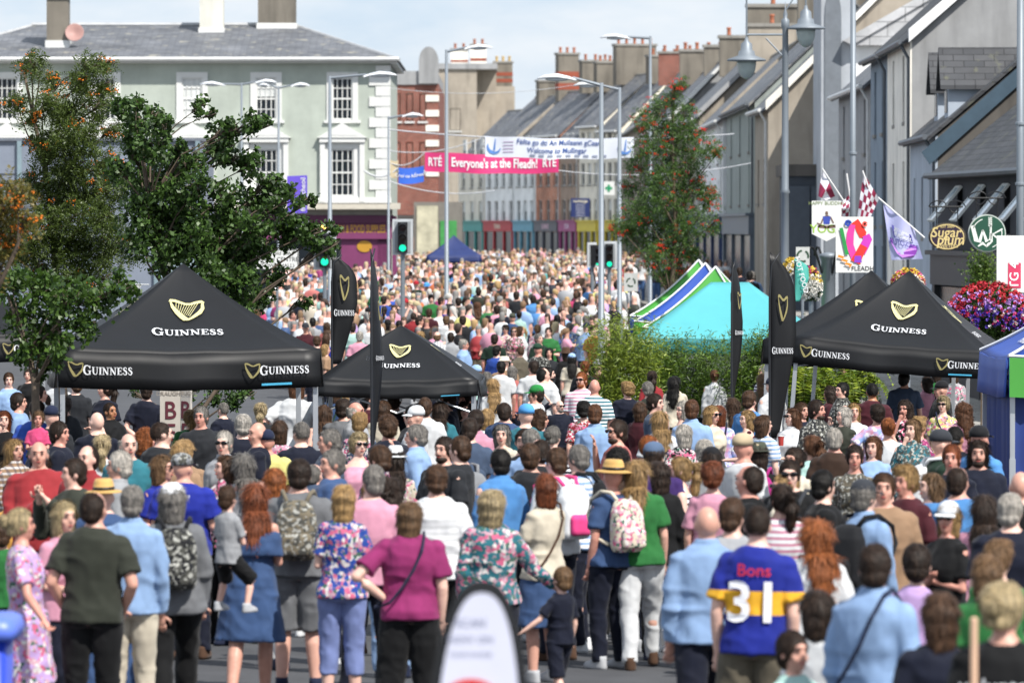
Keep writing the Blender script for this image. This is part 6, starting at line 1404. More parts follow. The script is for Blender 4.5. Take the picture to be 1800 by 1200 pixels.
def hat_parts(kind):
    key = ('hat', kind)
    if key in _BC: return _BC[key]
    mb = MB()
    if kind == 'cap':
        mb.loft([(1.655, 0, -.012, .088, .106), (1.70, 0, -.014, .086, .102), (1.74, 0, -.016, .068, .08), (1.762, 0, -.018, .035, .042), (1.766, 0, -.018, .006, .008)], 18, 2.1)
        v = []; n = 10
        for i in range(n + 1):
            a = math.pi * i / n; v += [(.082 * math.cos(a), .075 + .01 * math.sin(a), 1.662), (.085 * math.cos(a), .08 + .085 * math.sin(a), 1.648)]
        mb.add(v, [(2 * i, 2 * i + 1, 2 * i + 3, 2 * i + 2) for i in range(n)]); mb.add([(x, y, z - .006) for x, y, z in v], [(2 * i, 2 * i + 2, 2 * i + 3, 2 * i + 1) for i in range(n)])
    else:
        br, tz, ch = {'straw': (.075, .03, .1), 'fedora': (.07, .015, .12), 'bucket': (.05, -.03, .085), 'trilby': (.045, .01, .1)}[kind]
        z = 1.672; rx, ry = .088, .106
        mb.loft([(z - .004 + tz * -.2, 0, -.012, rx + br, ry + br), (z + .004, 0, -.012, rx + br * .5, ry + br * .5), (z + .008, 0, -.012, rx, ry), (z + ch * .7, 0, -.012, rx * .9, ry * .9), (z + ch, 0, -.014, rx * .72, ry * .74), (z + ch * .93, 0, -.014, rx * .3, ry * .5)], 20, 2.1)
    me = mb.mesh('hat', True, uv=False); me.materials.append(CLO['']); _BC[key] = me; return me
def small_mesh(kind):
    key = ('small', kind)
    if key in _BC: return _BC[key]
    mb = MB()
    if kind == 'eyes':
        for sd in (-1, 1): mb.ell((sd * .031, .083, 1.634), (.013, .008, .0065), 8, 6); mb.ell((sd * .032, .089, 1.656), (.02, .006, .0045), 8, 5)
        m = EYEM
    if kind == 'mouth': mb.ell((0, .089, 1.563), (.022, .008, .0065), 8, 6); m = LIPM
    if kind == 'sunglasses':
        for sd in (-1, 1): mb.ell((sd * .034, .097, 1.636), (.031, .009, .021), 12, 8); mb.tube([(sd * .06, .09, 1.643), (sd * .08, .0, 1.64)], .004, 5)
        mb.tube([(-.015, .104, 1.642), (.015, .104, 1.642)], .004, 5); m = LENSM
    if kind == 'beard': mb.ell((0, .035, 1.54), (.055, .062, .042), 14, 8); mb.ell((0, .082, 1.578), (.03, .016, .008), 8, 6); m = HAIRM
    me = mb.mesh(kind, True, uv=False); me.materials.append(m); _BC[key] = me; return me
def solve_s(y, h):
    best = None
    for d in np.arange(24, 340, .5):
        s = FPX / d; yy = 400 + (CAM_H - gz(d) - h) * s
        if best is None or abs(yy - y) < best[0]: best = (abs(yy - y), s)
        if yy < y and best[0] < 3: break
    return best[1]
def curve(c, k):
    c = [k * x ** 1.18 for x in c[:3]]; g = .3 * c[0] + .6 * c[1] + .1 * c[2]
    return tuple(min(1, x * .84 + g * .16) for x in c) + (1,)
FACE = dict(b=0, f=180, l=90, r=-90, bl=40, br=-40, fl=140, fr=-140)
VIEW = dict(b='seen from behind', f='facing the camera', l='in profile facing left', r='in profile facing right', bl='turned away to the left', br='turned away to the right', fl='half facing left', fr='half facing right')
HW = dict(s='short {} hair', x='close-cropped {} hair', q='tousled {} hair', r='receding {} hair', g='bald crown with {} sides', b='bald head', m='{} bob', l='long {} hair', p='{} ponytail', u='{} hair bun', c='curly {} hair', C='long curly {} hair')
TW = dict(t='T-shirt', h='long-sleeved shirt', j='jacket', v='sleeveless top', d='dress', o='off-shoulder dress')
BW = dict(j='jeans', L='leggings', w='wide trousers', s='shorts', c='cropped trousers', k='skirt')
PW = {'': '', 'S': 'striped ', 'C': 'checked ', 'F': 'floral ', 'T': 'tie-dye ', 'K': 'mottled ', 'J': 'gold-banded '}
def cw(c): return {'lightblue': 'light blue', 'skyblue': 'sky blue', 'lightgrey': 'light grey', 'hotpink': 'hot pink', 'darkgreen': 'dark green', 'lightbrown': 'light brown', 'paleblond': 'pale blond', 'royal': 'royal blue', 'denim': 'denim blue', 'slate': 'slate blue'}.get(c, c)
PEOPLE = []
def person(px, y, sex, f, arms, hs, hc, tc, tcol, bc, bcol, *opts, s=None, h=None, auto=False):
    i = len(PEOPLE); r = random.Random(1000 + i); H = h or ({'m': 1.765, 'b': 1.77, 'f': 1.65, 'k': 1.2}[sex] + r.uniform(-.02, .02)); lift = None
    o_ = {}; legs = None
    for o in opts:
        k, _, v = o.partition(':'); o_[k] = v or True
    if 'lift' in o_:
        s = float(o_['s']) if 's' in o_ else s; p = gW(px, s); top = CAM_H - (y - 400) / s; base = top - H * (1.0)
        loc = Vector((p.x, p.y, base))
    else:
        if s is None: s = solve_s(y, H)
        loc = gW(px, s); H = CAM_H - (y - 400) / s - loc.z if ('fit' in o_ or s and h is None and not auto) else H
        H = max(.8, min(2.0, H))
        if abs(loc.x - facx(loc.y)) < 4.1 and loc.x > facx(loc.y) - 4.1: loc.z += .126
    arms0 = arms; legs = o_.get('legs', r.choice(['stand', 'stand', 'wide', 'walk']) if not auto else r.choice(['stand', 'wide', 'walk']))
    if sex == 'f' and legs == 'wide': legs = 'stand'
    lod = 'n' if s > 105 else 'm'
    pat = tc[1:]; tcode = tc[0]; bpat = bc[1:]; bc = bc[0]
    yaw = r.choice([0, 0, 26, -26]) if s > 95 and 'num' not in o_ and 'lift' not in o_ else 0
    T = thing('person', '', 'person', loc, R(FACE[f] + r.uniform(-9, 9)), 'people in the street crowd')
    q = headfix(sex); k = H / (1.5 + .245 * q); bw = r.uniform(.95, 1.06) * float(o_.get('fat', 1)); T.scale = (k * bw, k * bw, k); T.rotation_euler.x = R(r.uniform(-1, 3.5)); T.rotation_euler.y = R(r.uniform(-1.6, 1.6))
    if sex == 'k': pass
    b = link('body', body_mesh(sex, arms, legs, yaw, lod), None, T); b.color = C4(r.choice(SKINS))
    if 'skin' in o_: b.color = C4({'dark': '#4a2e22', 'tan': '#a87656'}[o_['skin']])
    hair_T = T
    def hd(name, me, colr=None):
        o = link(name, me, None, T)
        if colr is not None: o.color = colr
        o.rotation_euler.z = R(yaw)
        if q != 1: o.scale = (q, q, q); o.location = (0, 0, 1.5 * (1 - q))
        return o
    hcol = C4(HAIRC.get(hc, HAIRC['brown'])); jit = r.uniform(.6, .85); hcol = scl(hcol, jit)
    if hs != 'b' and not (('cap' in o_ or 'straw' in o_ or 'bucket' in o_ or 'fedora' in o_) and hs == 'x'): hd('hair', hair_mesh(hs, lod, i % 3), hcol)
    for hk in ('cap', 'straw', 'fedora', 'bucket', 'trilby'):
        if hk in o_:
            c = o_[hk] if isinstance(o_[hk], str) else 'tan'; ho = hd('hat', hat_parts(hk), C4('#c09a5c' if hk == 'straw' else PAL[c]))
            if 'camo' in o_: ho.material_slots[0].link = 'OBJECT'; ho.material_slots[0].material = CLO['K']
            if hk in ('straw', 'trilby'):
                bn = MB().loft([(1.683, 0, -.012, .0895, .1075), (1.708, 0, -.012, .087, .104)], 20, 2.1); me = _BC.get('band') or bn.mesh('hat_band', True); _BC['band'] = me; w_ = hd('hat_band', me, None); 
                if not me.materials: me.materials.append(BLACKP)
    if f != 'b' and s > 60:
        if 'sg' in o_: hd('sunglasses', small_mesh('sunglasses'))
        else: hd('eyes', small_mesh('eyes'))
        hd('mouth', small_mesh('mouth'))
    if 'beard' in o_: hd('beard', small_mesh('beard'), hcol)
    tcl = curve(C4(PAL[tcol]), r.uniform(.8, .98)); t_ = link({'t': 'tshirt', 'h': 'shirt', 'j': 'jacket', 'v': 'sleeveless_top', 'd': 'dress', 'o': 'dress'}[tcode], top_mesh(sex, arms, tcode, lod, i % 3), None, T); t_.color = tcl
    if pat: t_.material_slots[0].link = 'OBJECT'; t_.material_slots[0].material = CLO[pat]
    if tcode not in 'do':
        bo = link({'s': 'shorts', 'k': 'skirt'}.get(bc, 'trousers'), bot_mesh(sex, legs, bc, lod, i % 2), None, T); bo.color = curve(C4(PAL[bcol]), .85)
        if bpat: bo.material_slots[0].link = 'OBJECT'; bo.material_slots[0].material = CLO[bpat]
    if s > 75:
        sh = link('shoes', shoes_mesh(legs), None, T); sh.color = C4(PAL[r.choice(['white', 'black', 'brown', 'white', 'lightgrey', 'navy'])])
    hw = 'baby-fine hair' if False else (HW[hs].format(cw(hc)) if hs != 'b' else 'bald head')
    kid = {'k': 'child', 'f': 'person', 'm': 'person', 'b': 'stout person'}[sex]
    hat = ''
    for hk in ('cap', 'straw', 'fedora', 'bucket', 'trilby'):
        if hk in o_: hat = (('camouflage ' if 'camo' in o_ else (cw(o_[hk]) + ' ' if isinstance(o_[hk], str) else '')) + {'cap': 'cap', 'straw': 'straw hat', 'fedora': 'fedora', 'bucket': 'bucket hat', 'trilby': 'trilby'}[hk])
    acc = []
    if 'sg' in o_ : acc.append('sunglasses')
    if 'beard' in o_: acc.append('beard')
    garment = f"{cw(tcol)} {PW[pat]}{TW[tcode]}"
    head = (hat + (' and sunglasses' if 'sg' in o_ else '')) if hat else hw + (' and ' + acc[0] if acc else '')
    PEOPLE.append(dict(T=T, px=px, y=y, s=s, kid=kid, head=head, gar=garment, view=VIEW[f], bot='' if tcode in 'do' or s < 100 else f"{cw(bcol)} {BW[bc]}", note=o_.get('note'), loc=loc, H=H, f=f, k=k))
    if 'strap' in o_:
        mb = MB(); ww2 = {'f': 0, 'm': .02, 'b': .05, 'k': 0}[sex]; pts = [(.10, -.08, 1.49), (.08, -.15 - ww2, 1.38), (.02, -.17 - ww2, 1.24), (-.07, -.165 - ww2, 1.1), (-.15, -.15 - ww2, 1.0), (-.21 - ww2, -.05, .95), (-.13, .16 + ww2, 1.05), (0, .175 + ww2, 1.2), (.09, .14 + ww2, 1.38), (.10, 0, 1.515), (.10, -.08, 1.49)]
        mb.tube(pts, .011, 5); st = mb.build('bag_strap', CLO[''], T); st.color = C4(PAL[o_['strap']])
    if 'num' in o_:
        def fn(x, y): t = min(.95, abs(x) / .21); return Vector((-(-x) if False else x, -(.148 * math.sqrt(1 - t * t * .75)) - .01, y))
        text_obj('31', mat('jersey_white', '#e4e4ea', .6), T, None, size=.33, off=.02, fn=lambda x, y: fn(x, y + 1.165)); text_obj('Bons', mat('jersey_red', '#c22438', .6), T, None, size=.1, off=.01, fn=lambda x, y: fn(x, y + 1.36))
        cf = link('collar', MB().loft([(1.475, 0, -.012, .078, .075), (1.5, 0, -.01, .07, .068)], 16, 2).mesh('collar', True), CLO[''], T); cf.color = C4(PAL['white'])
    if 'txt' in o_: text_obj(o_['txt'], LWHITE, T, None, size=.09, off=.003, fn=lambda x, y: Vector((x, -.15 + .5 * x * x, y + 1.3)))
    def world(v): return T.matrix_basis @ Vector(v)
    if 'pack' in o_:
        c, _, patk = o_['pack'].partition('/'); P = thing('backpack', '', 'backpack', world((0, -.13, 1.0)), T.rotation_euler.z, 'backpacks worn in the crowd'); P.scale = (k, k, k)
        key = ('pack',)
        if key not in _BC:
            mb = MB(); mb.loft([(0, 0, -.085, .13, .07), (.04, 0, -.09, .15, .085), (.2, 0, -.09, .155, .085), (.34, 0, -.08, .145, .075), (.42, 0, -.06, .1, .05), (.44, 0, -.05, .05, .03)], 18, 3.2); A_ = vox(mb, 'main_bag', .014, 1, .006); A_.materials.append(CLO[''])
            mb = MB(); mb.loft([(.03, 0, -.18, .11, .03), (.06, 0, -.185, .12, .04), (.17, 0, -.182, .12, .04), (.2, 0, -.175, .1, .02)], 16, 3); B_ = vox(mb, 'front_pocket', .014, 1, .004); B_.materials.append(CLO[''])
            _BC[key] = (A_, B_); mb = MB()
            for sd in (-1, 1): mb.tube([(sd * .07, -.05, .42), (sd * .1, .0, .49), (sd * .115, .12, .50), (sd * .13, .245, .42), (sd * .14, .27, .3), (sd * .17, .16, .12), (sd * .14, -.02, .06)], .017, 6)
            me = mb.mesh('shoulder_straps', True, uv=False); me.materials.append(CLO['']); _BC[('packs',)] = me
        for nm, me in (('main_bag', _BC[key][0]), ('front_pocket', _BC[key][1]), ('shoulder_straps', _BC[('packs',)])):
            o = link(nm, me, None, P); o.color = C4(PAL[c if nm == 'main_bag' else (o_.get('pack2', c))])
            if patk and nm != 'shoulder_straps': o.material_slots[0].link = 'OBJECT'; o.material_slots[0].material = CLO[patk]
        P['label'] = f"{cw(c)} {PW[patk]}backpack on the back of the person with {head}"; P['_o'] = i; del P['_o']; PACKS.append((P, i, c, patk, 'backpack on the back'))
    if 'bag' in o_:
        c = o_['bag']; P = thing('handbag', '', 'handbag', world((.27, -.03, .78)), T.rotation_euler.z, 'handbags carried in the crowd'); P.scale = (k, k, k)
        if ('hbag',) not in _BC:
            mb = MB(); mb.loft([(0, 0, 0, .07, .13), (.05, 0, 0, .075, .15), (.2, 0, 0, .06, .14), (.27, 0, 0, .03, .12)], 18, 3); A_ = vox(mb, 'bag_body', .014, 1, .005); A_.materials.append(CLO['']); mb = MB()
            mb.tube([(0, -.1, .25), (-.03, -.09, .5), (-.1, -.02, .68), (-.1, .03, .68), (-.03, .09, .5), (0, .1, .25)], .01, 5); B_ = mb.mesh('bag_handle', True, uv=False); B_.materials.append(CLO['']); _BC[('hbag',)] = (A_, B_)
        for nm, me in zip(('bag_body', 'bag_handle'), _BC[('hbag',)]): o = link(nm, me, None, P); o.color = C4(PAL[c])
        PACKS.append((P, i, c, '', 'shoulder bag beside'))
    return T
PACKS = []
ROWS = '''
156 862 m b pocket r dark t olive j black fat:1.05
58 892 f r reach u paleblond dF lilac j black
114 881 f fr front m paleblond t pink j navy
192 846 m b hang x grey j denim j denim straw s=238
226 853 m b hang s grey h lightblue j cream
306 850 f b hang m grey j grey c black cap:white pack:black/K fat:1.06 s=246
331 799 b b front x grey t royal j navy cap:grey camo s=212
293 799 f fr front m lightbrown t royal j navy sg
437 850 f b hold l auburn o denim j denim
65 796 f f hang m brown tS charcoal j navy sg
24 848 k f hang s brown t mustard s navy h=1.3
149 782 m f hang r dark h red j navy
132 806 m fl phone s dark j olive j black
190 792 m l hang s white h lightgrey j khaki
3 915 k b hang s brown t green s navy h=1.3
385 800 f fl front m brown hF darkgreen j black
434 797 f b hang l grey v lightgrey j black
320 778 f b hang m blond t tan j black
72 775 b f hold g grey j red j navy
207 707 m fr hang x dark h black j black skin:tan s=144
104 741 m r hang s dark j navy j navy
9 722 f f face m auburn t black j black
423 728 m b hang s white j navy j navy fat:1.05
359 714 m f hang s grey j charcoal j black
290 741 m br hang x dark j charcoal j black fat:1.06
182 764 f b hang p paleblond j white j navy
386 758 m fl hang s white h lightgrey j navy sg
328 772 f b hang m blond t tan j black
449 741 m l hang b grey t navy j navy
185 668 f fl front p dark t navy s navy s=128
252 672 m b back s dark t navy j denim s=129
391 707 m bl front x grey t navy j navy s=132
66 692 f fl front m brown t lightblue j denim
62 703 m b hang s dark t blue j navy
80 677 m r front s dark h white j navy
36 690 m r front s dark t lightblue j denim
92 715 m b hang x grey t charcoal j navy cap:navy
118 698 f b hang p dark j charcoal j navy
459 708 f b hang p paleblond t charcoal j black
487 738 f b hang m brown tF pink j black
533 741 m b hang x grey t navy j navy
474 757 b bl cross x dark t yellow j khaki cap:navy s=180
572 754 m l hang s grey t slate j navy
627 762 f f hang q paleblond v pink j black sg
628 726 f b hang q blond hF slate j denim
688 731 m bl hang q brown t navy j navy
732 746 m l face s grey h lightblue j navy
727 715 m l hang x grey t white j navy cap:white
784 689 b l hang s dark t navy j navy
836 720 m b hang s dark h pink j navy
624 706 m r hang g white h lightgrey j navy
520 664 b b hips m chestnut t white j beige s=137
586 668 f b front m brown h denim cF white s=134 strap:darkgreen
653 688 f f front p dark t maroon j black
694 688 m b hang s dark t navy j navy
811 688 m fl hang s dark t navy j navy
818 706 f f hang m dark t black j black sg
798 766 m l hang s brown t charcoal j navy
772 768 m fl hang s dark t charcoal j navy beard
692 787 f b hang l dark tF cream j navy trilby:white
852 718 f b hang m blond t white j navy
868 666 f b hang l blond t white j denim strap:black
859 654 f b hang m grey tF charcoal j black
880 634 m b hang s black t white j navy
903 643 f b hang m grey t salmon j navy
937 634 m b hang s dark t white j black
955 646 b br hang r black t white j black
969 645 m r hang s black t white j navy beard
1027 654 m f hang s ginger tS pink j navy sg beard s=118
1029 634 m b hang s ginger j charcoal j black
1056 632 m b hang x grey t maroon j navy cap:lightgrey
1071 637 b b hang s dark t navy j navy
1042 666 b bl hang b grey tS teal j navy
1098 672 f b hang q blond t navy j black fat:1.12
1113 627 m b strap c black t white j navy
1142 672 f b hang q grey t olive j black
1153 692 m r hang s dark t slate j navy
1159 723 f b hang l blond t white j navy
1189 661 f b face l black h cream j black fat:1.08
1142 652 f b hang p dark t red j black
1218 703 m b hang s chestnut h lightblue j navy
933 678 m l hang s dark t white s navy cap:green
948 688 k f up s dark t navy s navy lift s:112 h=1.1
984 703 b f hang b grey t navy j navy sg beard s=119
1002 695 f b hang l chestnut v green j black s=113
1053 711 m b hang s chestnut h lightblue j navy
1085 738 m l face s dark t salmon j black sg beard
896 705 b br hang r dark t denim j navy
922 712 m b hang x grey t teal j navy cap:skyblue
820 735 m b hang s dark t slate j navy
908 754 m fl hang s dark t charcoal j navy beard
886 746 f fl hang m grey t cream j navy
936 754 m b hang s grey t lightblue j navy
942 770 m b hang r dark t charcoal j navy
1161 779 m b hang s dark t purple j navy cap:slate
1142 764 m r hang x ginger t lightgrey j navy
835 643 m l hang x grey t mint j navy cap:lightblue
876 606 m br hang s black t blue j navy beard
888 627 m b hang x grey t tan j khaki bucket:cream
914 609 m bl front x brown h khaki j black
954 604 m br hang x black jK black j black cap:darkgreen
966 611 f f hang l black t charcoal j black
988 613 f bl hang m dark j black j black fedora:brown
1004 622 f b hang l black t cream j black cap:lightblue
866 587 m b hang s dark t darkgreen j navy
905 574 f f front m lightbrown tF khaki j black sg
889 571 f f hang q dark tF cream j black sg
919 573 f r hang m brown t white j navy
942 571 f b hang q lightbrown hF lightgrey j navy
954 586 m fr hang s grey t darkgreen j navy
963 575 m f cross s dark t green j navy
970 562 f b hang l brown h brown j black
982 553 m b hang s black t white j navy
1004 565 m b hang r grey jT navy j navy
1031 568 m fl hip x dark h lightblue j navy cap:navy
1027 554 m bl hang s grey h white j navy
1013 538 f b hang p black h navy j navy
1048 572 m fr hang s dark t mustard j black
936 519 m b hang s dark h skyblue j navy
913 546 f b hang u dark h mint j navy
899 551 m b hang x lightbrown t denim j navy cap:olive
885 539 m b hang s white t navy j navy
869 536 m b hang s dark t pink j navy
855 557 f b hang l auburn hF cream j black fedora:black
812 555 m b hang s dark t charcoal k white
838 532 f b hang C chestnut h mint j black
840 506 m b hang s dark t olive j navy
823 506 f b hang m lightbrown t aqua j navy
807 523 m b hang s dark t olive j navy
862 482 m b hang s dark t navy j navy
881 482 m f hang r grey tC periwinkle j navy
909 489 f f front l dark h cream j navy sg
929 458 m b hang s brown hC red j black
899 461 f b hang u lightbrown t orange j black
971 475 m b hang b grey t navy j navy
960 468 m bl hang s white t turquoise j khaki
994 480 f f hang m dark t white j navy
1003 455 m f hang s dark h white j navy
1025 479 f fr hang l blond t white j denim
1044 480 f b hang l brown hT purple j denim
1010 512 f b hang p ginger h hotpink j denim
979 497 f b hang s charcoal j black j black pack:mustard/K
1078 473 f f front l ginger h periwinkle j denim
1085 494 m b hang s dark t white j black
1110 449 m r hang s brown t white j black
956 509 m b hang s brown j olive j navy
908 512 m b hang s dark t charcoal j navy
874 515 f b hang m lightbrown t salmon j black
884 513 m b hang s brown t salmon j navy
1029 526 f b hang u lightbrown j navy j black
1056 531 m l hang s dark t charcoal j navy sg
696 536 m f hang s brown h pink j navy
692 513 m r hang x blond j blue j navy cap:khaki
715 525 m fr face x dark t grey j navy cap:red
630 519 k b hang s dark t blue s navy txt:RACE h=1.5
630 492 m b hang s dark t black j black
645 491 f b hang m brown h brown j black
698 489 m f hang s dark t navy j navy
718 501 f f hang l auburn h white j navy sg
732 482 m f hang r dark t white j navy
734 494 m f hang x dark t darkgreen j navy cap:red
748 497 m f cross x dark hC lightgrey j navy cap:skyblue
757 518 m f front q black t green j navy
775 522 m r hang s dark t black j black
775 480 f f walk C dark h black j black
742 556 m r front s dark t black j black
725 549 m b hang x dark h red j navy
751 542 m b hang s brown t maroon j navy
783 554 m b hang s lightbrown t white j navy
770 582 m b hang g lightbrown hC white j navy
793 584 m b hang s dark h lightgrey j navy
814 596 m r hang s white h lightblue j navy
741 582 f br hang m blond t pink j black
705 572 f b hang m lightbrown t tan j black
703 563 f b hang m black t pink j black
683 561 f b hang m black t khaki j black sg
673 538 f b hang p dark t lightblue j navy
648 541 m b hang x black j black j black cap:black
622 567 m b hang s dark t mint j navy
628 582 m b hang s white t pink j navy
648 567 m b hang b grey t white j navy
574 566 f b hang l brown h salmon j black
570 588 f b hang m brown t royal j black
574 605 f r hang m blond t tan j navy
514 546 m fr hang s dark j grey j black
539 568 m f hang x black t maroon j navy cap:charcoal
549 558 m b hang s black t lightgrey j navy
567 514 m br hang s dark t mint j black
537 490 m b strap s dark t white j navy
534 456 m b hang x white t white j navy cap:white
554 590 m b hang s brown t navy j navy
801 467 m b pocket s dark t navy j navy
790 466 m f hang x dark h pink j cream fedora:pink
676 520 m b hang s dark t blue j navy
655 548 f b hang l dark t yellow j navy
1255 650 f b hang u chestnut h white j navy strap:grey
1337 641 m l hang s white tS purple s khaki
1338 657 f bl hang l lightbrown t khaki j black
1355 664 m bl hang x dark h white j navy cap:navy strap:navy
1322 687 m br hang s brown t skyblue j navy
1252 713 f fr hang m blond t cream j navy sg
1269 712 f b hang m auburn hT pink j navy strap:navy
1382 717 f fl front l chestnut h white j navy sg
1443 703 m fr hang s dark hK charcoal j black beard
1473 672 m l hang s black hK black j black
1448 678 f l hang m dark t maroon j black skin:tan
1482 640 f f front p dark t maroon j navy
1533 673 m b hang x black t maroon j black strap:black skin:tan
1590 653 m b hang s black t slate j khaki
1627 661 f bl hang m dark h pink j tan strap:black
1657 671 m l hang x dark j black j black cap:black
1655 697 f f hang q paleblond dF yellow j black sg strap:navy
1537 711 f b hip q dark tT pink j white bag:brown
1472 750 m b hang r white t brown j navy
1333 778 f b hang m dark t black j black bucket:olive pack:magenta
1318 763 m br hang x grey t white j navy cap:beige
1433 765 f bl hang p chestnut t mint j navy
1387 787 f fl hang u dark t cream j black
1497 783 f f hang u dark dK khaki j black
1656 757 b r hang x brown t darkgreen j navy cap:charcoal pack:white
1720 774 m f hang l dark t navy j navy beard
1677 782 m fl hang s auburn t navy j navy
1728 750 m br hang x grey t skyblue j navy cap:black
1600 737 f f face m lightbrown hK teal j black
1693 748 m br hang x black t navy j navy skin:tan
1680 648 f b hang m brown hF lightgrey j khaki
1645 645 f b hang m dark t green j navy
1232 775 f b hang q white hF lightgrey j navy
1257 787 f b hang m dark t lightgrey j navy cap:black
1289 700 f b hang l brown t cream j navy
1240 888 m b hang b grey h lightblue j navy
1321 888 m b hang x dark tJ royal s khaki num s=284
1284 873 m b hang s brown t lightgrey j navy
1199 803 f l front p blond vS navy j navy
1254 812 f b hang q auburn t pink j navy
1312 816 m l hang r dark t black j black
1366 850 f b hang p dark tS pink j black
1368 832 f l front u blond t cream j black sg
1398 809 m fl front s dark j black j navy sg pack:charcoal
1536 845 m br hang s grey h lightblue j navy cap:charcoal pack:black
1595 819 m fl hang q blond t maroon j navy
1555 832 m f hang s brown t tan j navy
1685 818 b b hang r dark t skyblue j navy
1721 868 f b hang l dark t pink j black
1774 868 b b hang s white t navy j navy
1791 827 m b hang b grey t black j black
1651 884 f fl cross m blond t black j black cap:white sg
1427 912 f b hang l ginger t white j navy fat:1.05
1546 957 m br hang s dark h lightblue j navy strap:navy s=328
1602 958 k b hang s dark t lilac j navy h=1.55
1634 1040 f b hang m brown t navy j navy s=352
1737 977 f b hang m lightbrown t green j navy
1752 950 f b hang q lightbrown t green j navy
1767 1022 f b hang u paleblond t black j black s=372 txt:volunteer fat:1.05
1407 1112 k fr hang s dark t mint s navy h=1.35
1438 1040 k b hang m dark t white j navy h=1.45
858 860 f b reach m paleblond hF teal j navy fat:1.12
981 998 k bl reachl s lightbrown t navy s navy h=1.08
873 789 m bl hang s black h skyblue j navy
806 768 m bl reachl s brown t slate j navy pack:grey s=197
951 832 f bl hold m auburn t cream k denim strap:brown
978 787 m bl hang s brown t white j navy sg pack:white pack2:hotpink
1018 782 m l hang s grey tS lightblue j navy pack:black
1070 812 f bl hang x dark t denim j navy straw pack:cream/F
1129 807 f b hang l blond t green j white s=217
1160 812 f b hang m dark j black j black
1080 789 f b hang c black t brown j black
936 778 m b hang s brown t charcoal j navy
1098 862 f b hang m brown t tan w brown s=200
522 808 m b hang s dark t grey s grey pack:khaki/K fat:1.06
546 814 m b hang r grey h slate j navy s=200
598 852 f b front m blond tF blue c periwinkle
689 840 f b hold C dark t maroon j lightblue s=222
650 850 k f hold s blond t cream j mint lift s:216 legs:carry h=.98
718 883 b b hip m lightbrown t magenta w black strap:navy s=252
645 818 m b hang s grey t pink j navy
586 790 m l front s grey j denim j navy
662 783 m l hang s brown hF purple j navy
402 853 k br hold s brown t lightgrey s black lift s:243 legs:carry h=1.08
63 722 k f hold p lightbrown t hotpink j navy lift s:172 legs:carry h=1.0
760 470 k f hang x dark t red j navy cap:turquoise lift s:49 h=.9
1315 462 m b hang s black t charcoal j black s=62
1325 463 m b top s grey t lightblue j navy s=62
1318 470 f f hang c black j brown j black s=62
1245 462 m b hang s dark j black j black s=60
1263 466 m b hang s dark t charcoal j navy s=60
1276 462 f b hang m brown t charcoal j black s=59
1300 468 m b hang s dark t navy j navy s=60
1180 500 f f hang l brown t lightblue j denim
610 700 m b hang s dark t grey j navy
600 690 f b hang p blond t black j black
745 698 m b hang s brown t white j navy
770 706 f b hang l dark t teal j black
715 712 m l hang s black t charcoal j navy
670 704 f b hang m brown t cream j navy
20 655 m fr hang s brown t lightblue j navy
50 648 f f hang p dark t black j navy
96 655 m b hang s dark t white j navy
130 662 m b hang s brown t charcoal j denim
470 505 f b hang m brown t white j navy
455 528 f b hang l lightbrown t hotpink j navy
490 470 m b hang s grey t white j navy
505 464 f f hang m dark h cream j navy cap:charcoal
'''
def parse_row(ln, auto=False):
    w = ln.split(); kw = {}; op = []
    for x in w[11:]:
        if x[:2] in ('s=', 'h='): kw[x[0]] = float(x[2:])
        else: op.append(x)
    return person(float(w[0]), float(w[1]), w[2], w[3], w[4], w[5], w[6], w[7], w[8], w[9], w[10], *op, auto=auto, **kw)
for ln in ROWS.strip().split('\n'): parse_row(ln)
N_HAND = len(PEOPLE)
# further individuals where the crowd closes up behind the small gazebo
rr = random.Random(11)
TOPS = ['white'] * 6 + ['cream'] * 2 + ['navy'] * 5 + ['black'] * 4 + ['charcoal', 'grey', 'lightgrey', 'lightblue', 'lightblue', 'skyblue', 'pink', 'pink', 'salmon', 'red', 'green', 'olive', 'teal', 'yellow', 'denim', 'lilac', 'royal', 'maroon', 'tan', 'mint', 'orange', 'magenta']
def rand_desc(r):
    sx = r.choice('mmfffb'[:5]); 
    return sx, r.choice(['b', 'b', 'b', 'f', 'f', 'bl', 'br', 'l', 'r', 'fl', 'fr']), r.choice(['hang', 'hang', 'front', 'hang', 'walk', 'face']), (r.choice('ssxrgbs') if sx == 'm' else r.choice('mmlpucqC')), r.choice(['dark', 'brown', 'brown', 'lightbrown', 'blond', 'grey', 'white', 'chestnut', 'ginger', 'black', 'paleblond']), r.choice(['t', 't', 't', 'h', 'j', 'tS', 'hC', 'tF', 'v' if sx == 'f' else 't']), r.choice(TOPS), r.choice('jjjs'), r.choice(['navy', 'denim', 'black', 'khaki', 'white'])
tries = 0
while len(PEOPLE) < 300 and tries < 6000:
    tries += 1; px, y = rr.uniform(510, 1052), rr.uniform(462, 640)
    if y > 560 and 560 < px < 850: continue
    if y > 600 and px > 1000: continue
    if px < 560 and y > 560: continue
    if any(abs(p['px'] - px) < .24 * (20 + p['s']) and abs(p['y'] - y) < .26 * p['s'] for p in PEOPLE): continue
    d = rand_desc(rr); person(px, y, *d, auto=True, h=rr.uniform(1.58, 1.84))
tries = 0
